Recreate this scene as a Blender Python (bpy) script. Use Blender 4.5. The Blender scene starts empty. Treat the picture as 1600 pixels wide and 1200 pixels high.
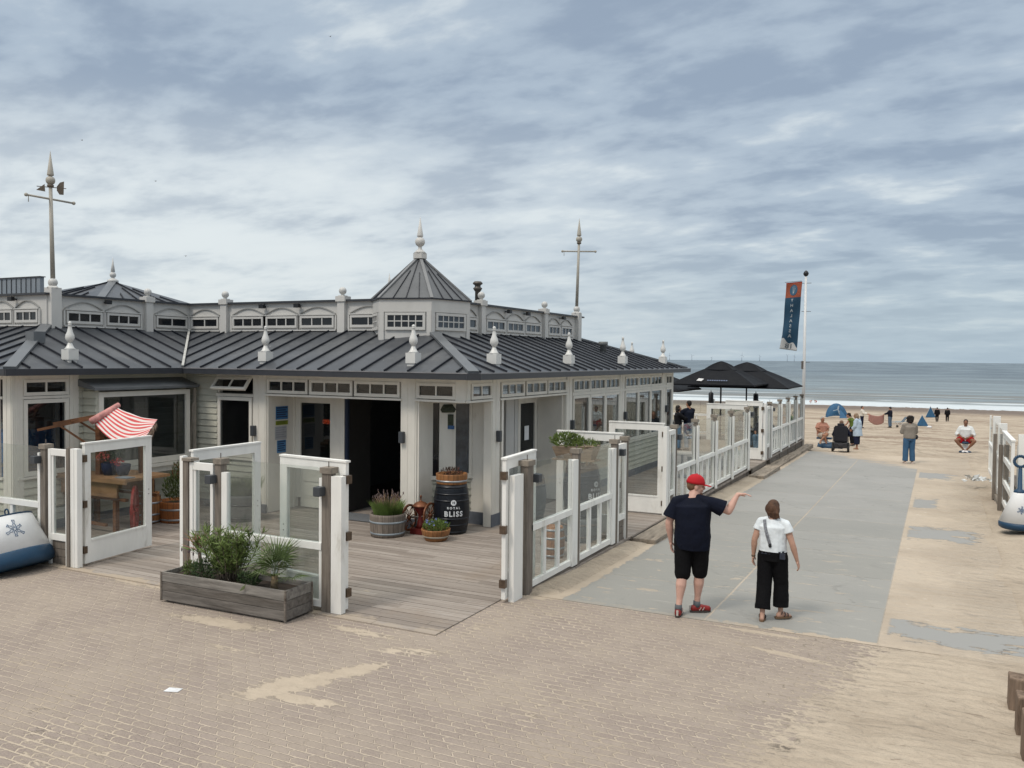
import bpy, math, random
import numpy as np
from mathutils import Vector, Matrix, noise
random.seed(7)
SC=bpy.context.scene
R=math.radians
# ---------------------------------------------------------------- camera
F=1340.0; H=3.35
yaw=R(26.46); pitch=-math.atan(40.6/F); roll=math.atan(0.0103)
fw=Vector((-math.sin(yaw)*math.cos(pitch),math.cos(yaw)*math.cos(pitch),math.sin(pitch)))
rt=Vector((math.cos(yaw),math.sin(yaw),0)); up=rt.cross(fw)
Rv=rt*math.cos(roll)+up*math.sin(roll); Uv=-rt*math.sin(roll)+up*math.cos(roll)
cd=bpy.data.cameras.new('camera'); cam=bpy.data.objects.new('camera',cd); SC.collection.objects.link(cam)
cam.matrix_world=Matrix(((Rv.x,Uv.x,-fw.x,0),(Rv.y,Uv.y,-fw.y,0),(Rv.z,Uv.z,-fw.z,H),(0,0,0,1)))
cd.sensor_width=36; cd.lens=36*F/1600; cd.clip_start=.05; cd.clip_end=60000
SC.camera=cam
SC.render.resolution_x=1024; SC.render.resolution_y=768
# ---------------------------------------------------------------- world: overcast sky with broken cloud
W=bpy.data.worlds.new('World'); SC.world=W; W.use_nodes=True
nt=W.node_tree; nt.nodes.clear()
class NG:
    def __init__(s,nt): s.nt=nt
    def n(s,t,ins=None,**kw):
        nd=s.nt.nodes.new(t)
        for k,v in kw.items(): setattr(nd,k,v)
        for k,v in (ins or {}).items(): s.put(nd.inputs[k],v)
        return nd
    def put(s,inp,v):
        if isinstance(v,bpy.types.NodeSocket): s.nt.links.new(v,inp)
        else:
            if isinstance(v,(tuple,list)) and len(v)==3 and inp.type=='RGBA': v=(*v,1)
            inp.default_value=v
    def m(s,op,a,b=0.0,c=None,clamp=False):
        nd=s.nt.nodes.new('ShaderNodeMath'); nd.operation=op; nd.use_clamp=clamp
        s.put(nd.inputs[0],a); s.put(nd.inputs[1],b)
        if c is not None: s.put(nd.inputs[2],c)
        return nd.outputs[0]
    def ramp(s,v,a,b,lo=0.0,hi=1.0,sm=True):
        nd=s.nt.nodes.new('ShaderNodeMapRange'); nd.interpolation_type='SMOOTHSTEP' if sm else 'LINEAR'
        s.put(nd.inputs[0],v)
        for i,x in ((1,a),(2,b),(3,lo),(4,hi)): s.put(nd.inputs[i],x)
        return nd.outputs[0]
    def mix(s,f,a,b,bt='MIX'):
        nd=s.nt.nodes.new('ShaderNodeMix'); nd.data_type='RGBA'; nd.blend_type=bt
        s.put(nd.inputs[0],f); s.put(nd.inputs[6],a); s.put(nd.inputs[7],b)
        return nd.outputs[2]
    def vec(s,x,y,z):
        nd=s.nt.nodes.new('ShaderNodeCombineXYZ')
        for i,v in enumerate((x,y,z)): s.put(nd.inputs[i],v)
        return nd.outputs[0]
    def sep(s,v):
        nd=s.nt.nodes.new('ShaderNodeSeparateXYZ'); s.put(nd.inputs[0],v); return nd.outputs
    def noise(s,v,scale=1.0,detail=4,rough=.55,dist=0.0):
        return s.n('ShaderNodeTexNoise',{'Vector':v,'Scale':scale,'Detail':detail,'Roughness':rough,'Distortion':dist}).outputs[0]
g=NG(nt)
SUN_EL,SUN_AZ=52,200     # degrees; azimuth clockwise from +Y
sky=g.n('ShaderNodeTexSky',sky_type='NISHITA',sun_disc=False,sun_elevation=R(SUN_EL),sun_rotation=R(SUN_AZ),air_density=1.2,dust_density=2.5)
tc=g.n('ShaderNodeTexCoord').outputs['Generated']
x,y,z=g.sep(tc)
zc=g.m('MAXIMUM',z,0.0)
den=g.m('ADD',zc,0.17)
p=g.vec(g.m('DIVIDE',x,den),g.m('DIVIDE',y,den),0.0)
mp=g.n('ShaderNodeMapping',{'Vector':p,'Rotation':(0,0,R(26)),'Scale':(.80,1.15,1)}).outputs[0]
n1=g.noise(mp,2.9,8,.53,.15)
n2=g.noise(g.n('ShaderNodeMapping',{'Vector':p,'Location':(7.3,2.1,0),'Rotation':(0,0,R(-30)),'Scale':(1,1.1,1)}).outputs[0],.85,4,.5,.1)
n3=g.noise(mp,10.0,5,.55,.2)
cl=g.m('ADD',g.m('ADD',g.m('MULTIPLY',n1,.66),g.m('MULTIPLY',n2,.26)),g.m('MULTIPLY',n3,.17))
f1=g.ramp(cl,.445,.575); f2=g.ramp(cl,.565,.70)
k=10.0   # colours below are seen values; background strength is 1/k
def C3(r,g_,b,s=k): return (r*s,g_*s,b*s)
c=g.mix(f1,C3(.325,.405,.515),C3(.46,.55,.65))
c=g.mix(f2,c,C3(.72,.79,.83))
# pale band low in the west (left), greyer blue over the sea
hz=g.ramp(z,.0,.16,1.0,0.0)
hb=g.ramp(z,.17,.30,1.0,0.0)
side=g.m('ADD',g.m('MULTIPLY',x,-.94),g.m('MULTIPLY',y,.2))
sb=g.ramp(side,.25,.85)
band=g.m('MULTIPLY',g.m('MULTIPLY',hb,sb),g.ramp(cl,.40,.62,.45,.95))
c=g.mix(g.m('MULTIPLY',hz,.72),c,C3(.50,.62,.70))
c=g.mix(band,c,C3(.82,.88,.90))
# real sky shows through a little; clouds thin towards the zenith so more light comes from above
c=g.mix(.12,c,sky.outputs[0])
zw=g.ramp(z,.40,.85)
c=g.mix(g.m('MULTIPLY',zw,.85),c,C3(.80,.78,.73))
up_=g.ramp(z,.40,.95,1.0,2.3)
c=g.mix(1.0,c,g.vec(up_,up_,up_),'MULTIPLY')
low=g.ramp(z,-.02,0.0,.35,1.0)
c=g.mix(1.0,c,g.vec(low,low,low),'MULTIPLY')
bg=g.n('ShaderNodeBackground',{'Color':c,'Strength':1.0/k})
nt.links.new(bg.outputs[0],g.n('ShaderNodeOutputWorld').inputs[0])
# ---------------------------------------------------------------- sun (veiled)
sd=bpy.data.lights.new('sun','SUN'); sd.energy=1.6; sd.angle=R(12); sd.color=(1,.91,.80)
so=bpy.data.objects.new('sun',sd); SC.collection.objects.link(so)
sv=Vector((math.sin(R(SUN_AZ))*math.cos(R(SUN_EL)),math.cos(R(SUN_AZ))*math.cos(R(SUN_EL)),math.sin(R(SUN_EL))))
so.rotation_euler=sv.to_track_quat('Z','Y').to_euler()
VS=SC.view_settings; VS.view_transform='Standard'; VS.look='None'; VS.exposure=0.0; VS.gamma=1
SC.render.engine='CYCLES'
SC.cycles.max_bounces=8; SC.cycles.transparent_max_bounces=24; SC.cycles.use_denoising=True
# ---------------------------------------------------------------- helpers
COL=SC.collection
SPLIT={k:.03 for k in 'siding_wall wall_core skirting cheek_wall plinth porch_ceiling lintel head_board sill door_frame mullion open_door window_trim arch_moulding hip_flashing inner_wall bar_goods soffit bay_sill timber_step white_post edge_board post_board skirt_board lug upright side_board rail awning_frame lock sock beard post platform gutter_lip shelf interior_floor flat_roof'.split()}
SPLIT.update(curtain=.14,hinge=.02,bolt=.01)
class MB:
    """collects shapes; build() links them as ONE mesh object"""
    def __init__(s): s.v=[]; s.f=[]; s.sm=[]; s.sh=[]
    def add(s,vs,fs,M=None,smooth=False):
        o=len(s.v); f0=len(s.f)
        for q in vs: s.v.append(tuple(M@Vector(q)) if M is not None else tuple(q))
        for q in fs: s.f.append(tuple(i+o for i in q)); s.sm.append(smooth)
        s.sh.append((o,len(s.v),f0,len(s.f)))
    def box(s,x0,x1,y0,y1,z0,z1,M=None):
        s.add([(x0,y0,z0),(x1,y0,z0),(x1,y1,z0),(x0,y1,z0),(x0,y0,z1),(x1,y0,z1),(x1,y1,z1),(x0,y1,z1)],
              [(3,2,1,0),(4,5,6,7),(0,1,5,4),(1,2,6,5),(2,3,7,6),(3,0,4,7)],M)
    def hexa(s,pts): s.add(pts,[(3,2,1,0),(4,5,6,7),(0,1,5,4),(1,2,6,5),(2,3,7,6),(3,0,4,7)])
    def prism(s,poly,z0,z1,M=None,smooth=False):
        n=len(poly); s.add([(a,b,z0) for a,b in poly]+[(a,b,z1) for a,b in poly],
            [tuple(range(n-1,-1,-1)),tuple(range(n,2*n))]+[(i,(i+1)%n,n+(i+1)%n,n+i) for i in range(n)],M,smooth)
    def lathe(s,prof,n=20,c=(0,0,0),M=None,smooth=True,cap=True):
        vs=[];fs=[]
        for r,z in prof:
            for i in range(n):
                a=2*math.pi*i/n; vs.append((c[0]+r*math.cos(a),c[1]+r*math.sin(a),c[2]+z))
        for j in range(len(prof)-1):
            for i in range(n): fs.append((j*n+i,j*n+(i+1)%n,(j+1)*n+(i+1)%n,(j+1)*n+i))
        if cap: fs.append(tuple(range(n-1,-1,-1))); fs.append(tuple((len(prof)-1)*n+i for i in range(n)))
        s.add(vs,fs,M,smooth)
    def cone(s,p,q,r1,r2=None,n=10,smooth=True):
        p=Vector(p);q=Vector(q); r2=r1 if r2 is None else r2
        d=q-p
        if d.length<1e-6: return
        M=Matrix.Translation(p)@d.to_track_quat('Z','Y').to_matrix().to_4x4()
        s.lathe([(r1,0),(r2,d.length)],n,M=M,smooth=smooth)
    def ball(s,c,r,n=10,M=None):
        if not isinstance(r,(tuple,list)): r=(r,r,r)
        pr=[]; m=max(4,n//2+1)
        for j in range(m+1):
            a=-math.pi/2+math.pi*j/m; pr.append((max(math.cos(a),.001),math.sin(a)))
        T=Matrix.Translation(Vector(c))@(M if M is not None else Matrix())@Matrix.Diagonal((*r,1))
        s.lathe(pr,n,M=T)
    def chain(s,pts,rs,n=10):
        for i,(a,r) in enumerate(zip(pts,rs)):
            s.ball(a,r,n)
            if i: s.cone(pts[i-1],a,rs[i-1],r,n)
    def bar(s,p,q,w,h=None,upv=(0,0,1)):
        p=Vector(p);q=Vector(q);h=h or w;d=(q-p); L=d.length; d.normalize()
        u=Vector(upv); a=d.cross(u)
        if a.length<1e-3: a=d.cross(Vector((1,0,0)))
        a.normalize(); b=a.cross(d)
        M=Matrix((( a.x,d.x,b.x,p.x),(a.y,d.y,b.y,p.y),(a.z,d.z,b.z,p.z),(0,0,0,1)))
        s.box(-w/2,w/2,0,L,-h/2,h/2,M)
    def quad(s,*p): s.add(p,[tuple(range(len(p)))])
    def clusters(s,mar):
        B=[]
        for a,b,_,_ in s.sh:
            P=s.v[a:b]; B.append([min(p[i] for p in P)-mar/2 for i in range(3)]+[max(p[i] for p in P)+mar/2 for i in range(3)])
        par=list(range(len(B)))
        def fd(i):
            while par[i]!=i: par[i]=par[par[i]]; i=par[i]
            return i
        for i in range(len(B)):
            for j in range(i):
                if all(B[i][k]<=B[j][k+3] and B[j][k]<=B[i][k+3] for k in range(3)): par[fd(i)]=fd(j)
        g={}
        for i in range(len(B)): g.setdefault(fd(i),[]).append(i)
        return list(g.values())
    def build(s,name,m,parent=None,world=True,bevel=0):
        if name in SPLIT and len(s.sh)>1:
            cl=s.clusters(SPLIT[name])
            if len(cl)>1:
                for c in cl:
                    q=MB()
                    for i in c:
                        a,b,f0,f1=s.sh[i]; q.add(s.v[a:b],[tuple(k-a for k in f) for f in s.f[f0:f1]],None,s.sm[f0])
                    r=q.build(name,m,parent,world,bevel)
                return r
        me=bpy.data.meshes.new(name); me.from_pydata(s.v,[],s.f); 
        me.polygons.foreach_set('use_smooth',s.sm); me.update()
        if world and parent is not None:
            o_=world_loc(parent); me.transform(Matrix.Translation(-o_))
        ob=bpy.data.objects.new(name,me); COL.objects.link(ob)
        if m is not None: me.materials.append(m)
        if parent is not None: ob.parent=parent
        if bevel:
            md=ob.modifiers.new('bevel','BEVEL'); md.width=bevel; md.segments=2; md.limit_method='ANGLE'
        return ob
def world_loc(o):
    v=Vector((0,0,0))
    while o is not None: v+=o.location; o=o.parent
    return v
def thing(name,label,cat,loc=(0,0,0),group=None,rz=0):
    o=bpy.data.objects.new(name,None); COL.objects.link(o); o.location=loc; o.rotation_euler=(0,0,rz); o.empty_display_size=.1
    o['label']=label; o['category']=cat
    if group: o['group']=group
    return o
def tag(o,label,cat,group=None):
    o['label']=label; o['category']=cat
    if group: o['group']=group
    return o
def stru(o): o['kind']='structure'; return o
def copy_tree(o,parent=None):
    c=o.copy(); COL.objects.link(c); c.parent=parent
    for ch in list(o.children): copy_tree(ch,c)
    return c
def text_mesh(s,size,off=.0,ext=.002,align='CENTER',space=1.0):
    cu=bpy.data.curves.new('lettering','FONT'); cu.body=s; cu.size=size; cu.offset=off; cu.extrude=ext; cu.align_x=align; cu.align_y='CENTER'; cu.resolution_u=3; cu.space_character=space
    ob=bpy.data.objects.new('lettering',cu); COL.objects.link(ob)
    me=bpy.data.meshes.new_from_object(ob.evaluated_get(bpy.context.evaluated_depsgraph_get()))
    bpy.data.objects.remove(ob); bpy.data.curves.remove(cu)
    return me
def place_mesh(me,name,m,parent):
    ob=bpy.data.objects.new(name,me); COL.objects.link(ob); me.materials.clear(); me.materials.append(m); ob.parent=parent; return ob
# ---------------------------------------------------------------- materials
MT={}
def mat(name,col,rough=.6,var=.12,scale=3.0,stretch=(1,1,1),bump=0.0,bscale=30,spec=.4,metal=0.0,dark=None,dthr=(.5,.7),world=False,staves=0,specks=None,panels=None):
    if name in MT: return MT[name]
    m=bpy.data.materials.new(name); m.use_nodes=True; nt=m.node_tree; nt.nodes.clear(); g=NG(nt)
    co=g.n('ShaderNodeNewGeometry').outputs['Position'] if world else g.n('ShaderNodeTexCoord').outputs['Object']
    v=g.n('ShaderNodeMapping',{'Vector':co,'Scale':stretch}).outputs[0]
    nz=g.noise(v,scale,6,.6)
    f=g.ramp(nz,.3,.7,1-var,1+var,False)
    c=g.mix(1.0,col,g.vec(f,f,f),'MULTIPLY')
    if dark is not None:
        nd=g.noise(v,scale*.6,7,.7,.4); c=g.mix(g.ramp(nd,dthr[0],dthr[1]),c,dark)
    if staves:
        x_,y_,z_=g.sep(co); an=g.m('MULTIPLY',g.m('ARCTAN2',y_,x_),staves/(2*math.pi)); fr_=g.m('ABSOLUTE',g.m('SUBTRACT',g.m('FRACT',an),.5)); c=g.mix(g.ramp(fr_,.46,.49),c,tuple(v*.18 for v in col))
        wn=g.n('ShaderNodeTexWhiteNoise',{'W':g.m('FLOOR',an)},noise_dimensions='1D').outputs['Value']; tn=g.ramp(wn,0,1,.78,1.18,False); c=g.mix(1.0,c,g.vec(tn,tn,tn),'MULTIPLY')
    if specks:
        vd=g.n('ShaderNodeTexVoronoi',{'Vector':co,'Scale':1.7}).outputs['Distance']; c=g.mix(g.ramp(g.m('ADD',vd,g.m('MULTIPLY',g.noise(co,18,3),.12)),.10,.075),c,specks)
    if panels:
        # faint lengthwise streaks where rain runs
        s1=g.noise(g.n('ShaderNodeMapping',{'Vector':co,'Scale':(6,6,.6)}).outputs[0],1.2,5,.65); c=g.mix(g.ramp(s1,.5,.72,0,.6),c,panels)
    b=g.n('ShaderNodeBsdfPrincipled',{'Base Color':c,'Roughness':g.ramp(nz,.3,.7,rough*.9,min(1,rough*1.1),False),'Metallic':metal,'Specular IOR Level':spec})
    if bump:
        bp=g.n('ShaderNodeBump',{'Strength':bump,'Distance':.01,'Height':g.noise(v,bscale,5,.6)})
        nt.links.new(bp.outputs[0],b.inputs['Normal'])
    nt.links.new(b.outputs[0],g.n('ShaderNodeOutputMaterial').inputs[0])
    MT[name]=m; return m
def glass(name,tint,rfl=.10,milky=0.0,mcol=(.4,.45,.45),rough=.0):
    m=bpy.data.materials.new(name); m.use_nodes=True; nt=m.node_tree; nt.nodes.clear(); g=NG(nt)
    ge=g.n('ShaderNodeNewGeometry'); ct=g.m('ABSOLUTE',g.n('ShaderNodeVectorMath',{0:ge.outputs['Incoming'],1:ge.outputs['Normal']},operation='DOT_PRODUCT').outputs['Value'])
    fr=g.m('ADD',.04,g.m('MULTIPLY',g.m('POWER',g.m('SUBTRACT',1.0,ct,clamp=True),5.0),.7))
    nz=g.noise(g.n('ShaderNodeNewGeometry').outputs['Position'],1.3,4,.6)
    tr=g.n('ShaderNodeBsdfTransparent',{'Color':tint}).outputs[0]
    df=g.n('ShaderNodeBsdfDiffuse',{'Color':mcol}).outputs[0]
    a=g.n('ShaderNodeMixShader',{0:g.m('MULTIPLY',g.ramp(nz,.3,.7,.5,1.4,False),milky),1:tr,2:df}).outputs[0]
    gl=g.n('ShaderNodeBsdfGlossy',{'Color':(.95,.97,1),'Roughness':rough}).outputs[0]
    o=g.n('ShaderNodeMixShader',{0:g.m('ADD',fr,rfl-.04,clamp=True),1:a,2:gl}).outputs[0]
    nt.links.new(o,g.n('ShaderNodeOutputMaterial').inputs[0]); MT[name]=m; return m
white=mat('white_paint',(.79,.785,.75),.45,.07,4,(1,1,.25),.15,60,dark=(.42,.39,.33),dthr=(.56,.84))
cream=mat('cream_paint',(.69,.665,.60),.5,.07,3,(1,1,.4),.10,60,dark=(.38,.35,.28),dthr=(.58,.9))
clerest=mat('weathered_white_paint',(.52,.515,.495),.5,.07,2,(1,1,.5),.1,50,dark=(.33,.33,.30),dthr=(.6,.95))
siding_m=mat('painted_siding',(.49,.485,.41),.6,.12,2.2,(.5,.5,2.5),.2,60,dark=(.17,.18,.11),dthr=(.55,.82))
roof_m=mat('zinc_roof',(.056,.062,.071),.40,.28,1.4,(1,1,1),.2,9,.5,.15,dark=(.105,.11,.115),dthr=(.48,.72),specks=(.42,.42,.40),panels=(.035,.038,.045))
rooflt=mat('pale_zinc_flashing',(.135,.145,.155),.42,.14,2,bump=.1,bscale=20,metal=.2)
towerroof=mat('tower_zinc',(.10,.107,.115),.5,.2,2.2,bump=.15,bscale=8,metal=.1)
seam_m=mat('seam_shadow_dark',(.018,.021,.029),.5,.1)  # near-black: the shadow along each seam is put into its colour
gutter_m=mat('gutter_metal',(.036,.039,.046),.4,.12,3)
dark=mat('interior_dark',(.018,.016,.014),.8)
wood=mat('weathered_post_wood',(.19,.165,.14),.8,.3,9,(3,3,.25),.6,60,.2,dark=(.07,.052,.04),dthr=(.5,.8))
capwood=mat('post_cap_wood',(.24,.21,.175),.8,.25,9,bump=.5,bscale=60,spec=.2)
plankw=mat('grey_planter_wood',(.20,.185,.165),.8,.32,7,(.25,3,3),.6,40,.2,dark=(.075,.062,.052),dthr=(.48,.8))
skirt_w=mat('skirt_wood',(.19,.165,.14),.85,.3,6,(3,.3,3),.6,40,.2,dark=(.08,.062,.05),dthr=(.45,.75))
iron=mat('rusty_iron',(.11,.095,.085),.6,.3,20)
lampm=mat('lamp_grey',(.05,.056,.064),.4,.1)
black=mat('black_plastic',(.012,.013,.016),.45,.1)
fglass=glass('fence_glass',(.91,.93,.92),.045,.05,(.42,.44,.42))
fglass2=glass('fence_glass_thick',(.86,.89,.88),.07,.1,(.40,.43,.42))
dglass=glass('gate_glass',(.85,.87,.86),.045,.04,(.35,.36,.35))
wglass=glass('window_glass',(.50,.52,.53),.05,.03,(.10,.11,.12))
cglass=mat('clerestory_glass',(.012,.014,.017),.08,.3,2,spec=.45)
tglass=mat('clerestory_glass_reflect',(.05,.06,.075),.08,.4,5,spec=.5)  # paler base colour: mirrored sky and curtains painted into these panes
rglass=glass('seaward_window_glass',(.52,.55,.55),.16,.08,(.16,.17,.17))
# ================================================================ GROUND
def sandcol(g,P):
    n1=g.noise(P,.55,6,.6); n2=g.noise(P,6,6,.65); n3=g.noise(P,90,3,.7)
    c=g.mix(g.ramp(n1,.35,.68),SAND,SANDD)
    c=g.mix(g.ramp(n2,.5,.75,0,.35),c,tuple(v*.72 for v in SANDD))
    c=g.mix(g.ramp(n3,.45,.75,0,.28),c,tuple(v*.6 for v in SANDD))
    rp=g.n('ShaderNodeMapping',{'Vector':P,'Rotation':(0,0,R(14)),'Scale':(.9,3.2,1)}).outputs[0]
    c=g.mix(g.m('MULTIPLY',g.ramp(g.noise(rp,4.2,7,.72,.5),.585,.68),g.ramp(g.noise(P,.8,3,.5),.42,.58,.15,.75)),c,(.215,.17,.13))  # dark streaks: debris, plus ripple shading painted since the bump hardly shows
    return c
SAND=(.485,.412,.325); SANDD=(.38,.317,.248)
def sandh(g,P):
    n2=g.noise(P,6,6,.65); n3=g.noise(P,90,3,.7)
    rip=g.n('ShaderNodeMapping',{'Vector':P,'Rotation':(0,0,R(18)),'Scale':(.8,2.6,1)}).outputs[0]
    h=g.m('ADD',g.noise(rip,3.2,5,.62,.6),g.m('MULTIPLY',n2,.6))
    vo=g.n('ShaderNodeTexVoronoi',{'Vector':P,'Scale':2.6,'Randomness':1.0}).outputs['Distance']; h=g.m('ADD',h,g.ramp(vo,0.0,.32,-.55,0.0))
    return g.m('MULTIPLY',g.m('SUBTRACT',g.m('ADD',h,g.m('MULTIPLY',n3,.05)),.68),.075)
def sandmat(name,base,dk,extra=None,wet=False):
    m=bpy.data.materials.new(name); m.use_nodes=True; nt=m.node_tree; nt.nodes.clear(); g=NG(nt)
    P=g.n('ShaderNodeNewGeometry').outputs['Position']; x,y,z=g.sep(P)
    n1=g.noise(P,.55,6,.6); n2=g.noise(P,6,6,.65); n3=g.noise(P,90,3,.7)
    c=sandcol(g,P)
    # wet strip by the water
    w=g.ramp(g.m('ADD',y,g.m('MULTIPLY',g.noise(P,.03,3),12)),138,165)
    c=g.mix(g.m('MULTIPLY',g.ramp(g.m('ADD',g.noise(g.n('ShaderNodeMapping',{'Vector':P,'Scale':(.5,1.6,1)}).outputs[0],.22,6,.7),g.m('MULTIPLY',n2,.2)),.58,.72),g.ramp(y,36,60)),c,(.26,.20,.15)); c=g.mix(w,c,(.165,.125,.095))
    # tyre ruts where vehicles turn onto the beach
    rut=None
    for cx,cy,r in ((6.2,39.5,4.6),(6.2,39.5,5.0),(4.9,43.0,5.7),(4.9,43.0,6.15),(8.5,47,9.6),(9.5,49,10.2)):
        d=g.n('ShaderNodeVectorMath',{0:g.vec(x,y,0.0),1:(cx,cy,0)},operation='DISTANCE').outputs['Value']
        q=g.ramp(g.m('ABSOLUTE',g.m('SUBTRACT',g.m('ADD',d,g.m('MULTIPLY',n2,.12)),r)),0.0,.16,1.0,0.0)
        rut=q if rut is None else g.m('MAXIMUM',rut,q)
    rut=g.m('MULTIPLY',rut,g.m('MULTIPLY',g.ramp(y,34,37),g.ramp(y,50,44)))
    c=g.mix(g.m('MULTIPLY',rut,.30),c,tuple(v*.62 for v in dk))
    h=g.m('SUBTRACT',sandh(g,P),g.m('MULTIPLY',rut,.04))
    bp=g.n('ShaderNodeBump',{'Strength':1.0,'Distance':1.0,'Height':h})
    b=g.n('ShaderNodeBsdfPrincipled',{'Base Color':c,'Roughness':g.ramp(w,0,1,.95,.55),'Specular IOR Level':.15})
    nt.links.new(bp.outputs[0],b.inputs['Normal'])
    nt.links.new(b.outputs[0],g.n('ShaderNodeOutputMaterial').inputs[0]); return m
sand_m=sandmat('beach_sand',SAND,SANDD)
def pz(y): return 0.0 if y<10.9 else (-.0125*(y-10.9)-.02*min(1,(y-10.9)/1.5) if y<34 else -.309)
def bz(y):
    if y<35: return pz(y)
    if y<90: return -.309-(y-35)*.0495
    return -3.03-(y-90)*.0247
def ground_z(x,y):
    z=bz(y)
    cov=.012
    def sm(t): t=max(0,min(1,t)); return t*t*(3-2*t)
    brick=sm((-.2-x)/1.2+ .0)*sm((11.2-y)/.3)      # bricks lie bare here
    xe=x+.3*noise.noise(Vector((0,y*.8,7))) if x>.5 else x
    path=sm((x+4.85)/.3)*sm((1.15-xe)/.45)*sm((y-(10.6 if x<.1 else 10.88))/(.3 if x<.1 else .1))*sm((36.6-y)/1.0)
    z-= .05*max(brick,path)
    # slab under the sand on the right
    d=.0
    if x>-.4 and y<34: d=min(1,(x+.4)/2.0)
    if y>=34: d=min(1,(y-34)/4) if x<-.4 else 1
    z+=cov*(1-max(brick,path))+ d*(1-path)*(.075*noise.noise(Vector((x*.9,y*.7,0)))+.045*noise.noise(Vector((x*2.6,y*2.2,3)))+.03*noise.noise(Vector((x*6,y*5,5))))
    if x<-4.6 and y>10.9 and x>-5.6 and not 15.2<y<18.5: z+=.035*sm((-4.6-x)/.45)+.01*noise.noise(Vector((x*5,y*3,1)))
    if x>1.0 and y<30: z+=.07*sm((x-1.0)/2.5)
    if x<-5.5 and y>8.7: z=min(z,-.06)
    return z
def grid_sheet(name,xs,ys,fn,m):
    b=MB(); nx=len(xs)
    vs=[(a,c,fn(a,c)) for c in ys for a in xs]
    fs=[(j*nx+i,j*nx+i+1,(j+1)*nx+i+1,(j+1)*nx+i) for j in range(len(ys)-1) for i in range(nx-1)]
    b.add(vs,fs,smooth=True); return b.build(name,m)
def spread(segs):
    o=[]
    for a,b_,st in segs:
        n=max(1,int(round((b_-a)/st))); o+= [a+(b_-a)*i/n for i in range(n)]
    return o+[segs[-1][1]]
xs=spread([(-900,-100,80),(-100,-20,8),(-20,-6,1),(-6,4.5,.09),(4.5,12,.4),(12,60,4),(60,900,70)])
ys=spread([(-60,2,6),(2,5,.3),(5,12,.1),(12,40,.16),(40,60,.5),(60,100,2),(100,210,8)])
stru(grid_sheet('sand',xs,ys,ground_z,sand_m))
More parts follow.
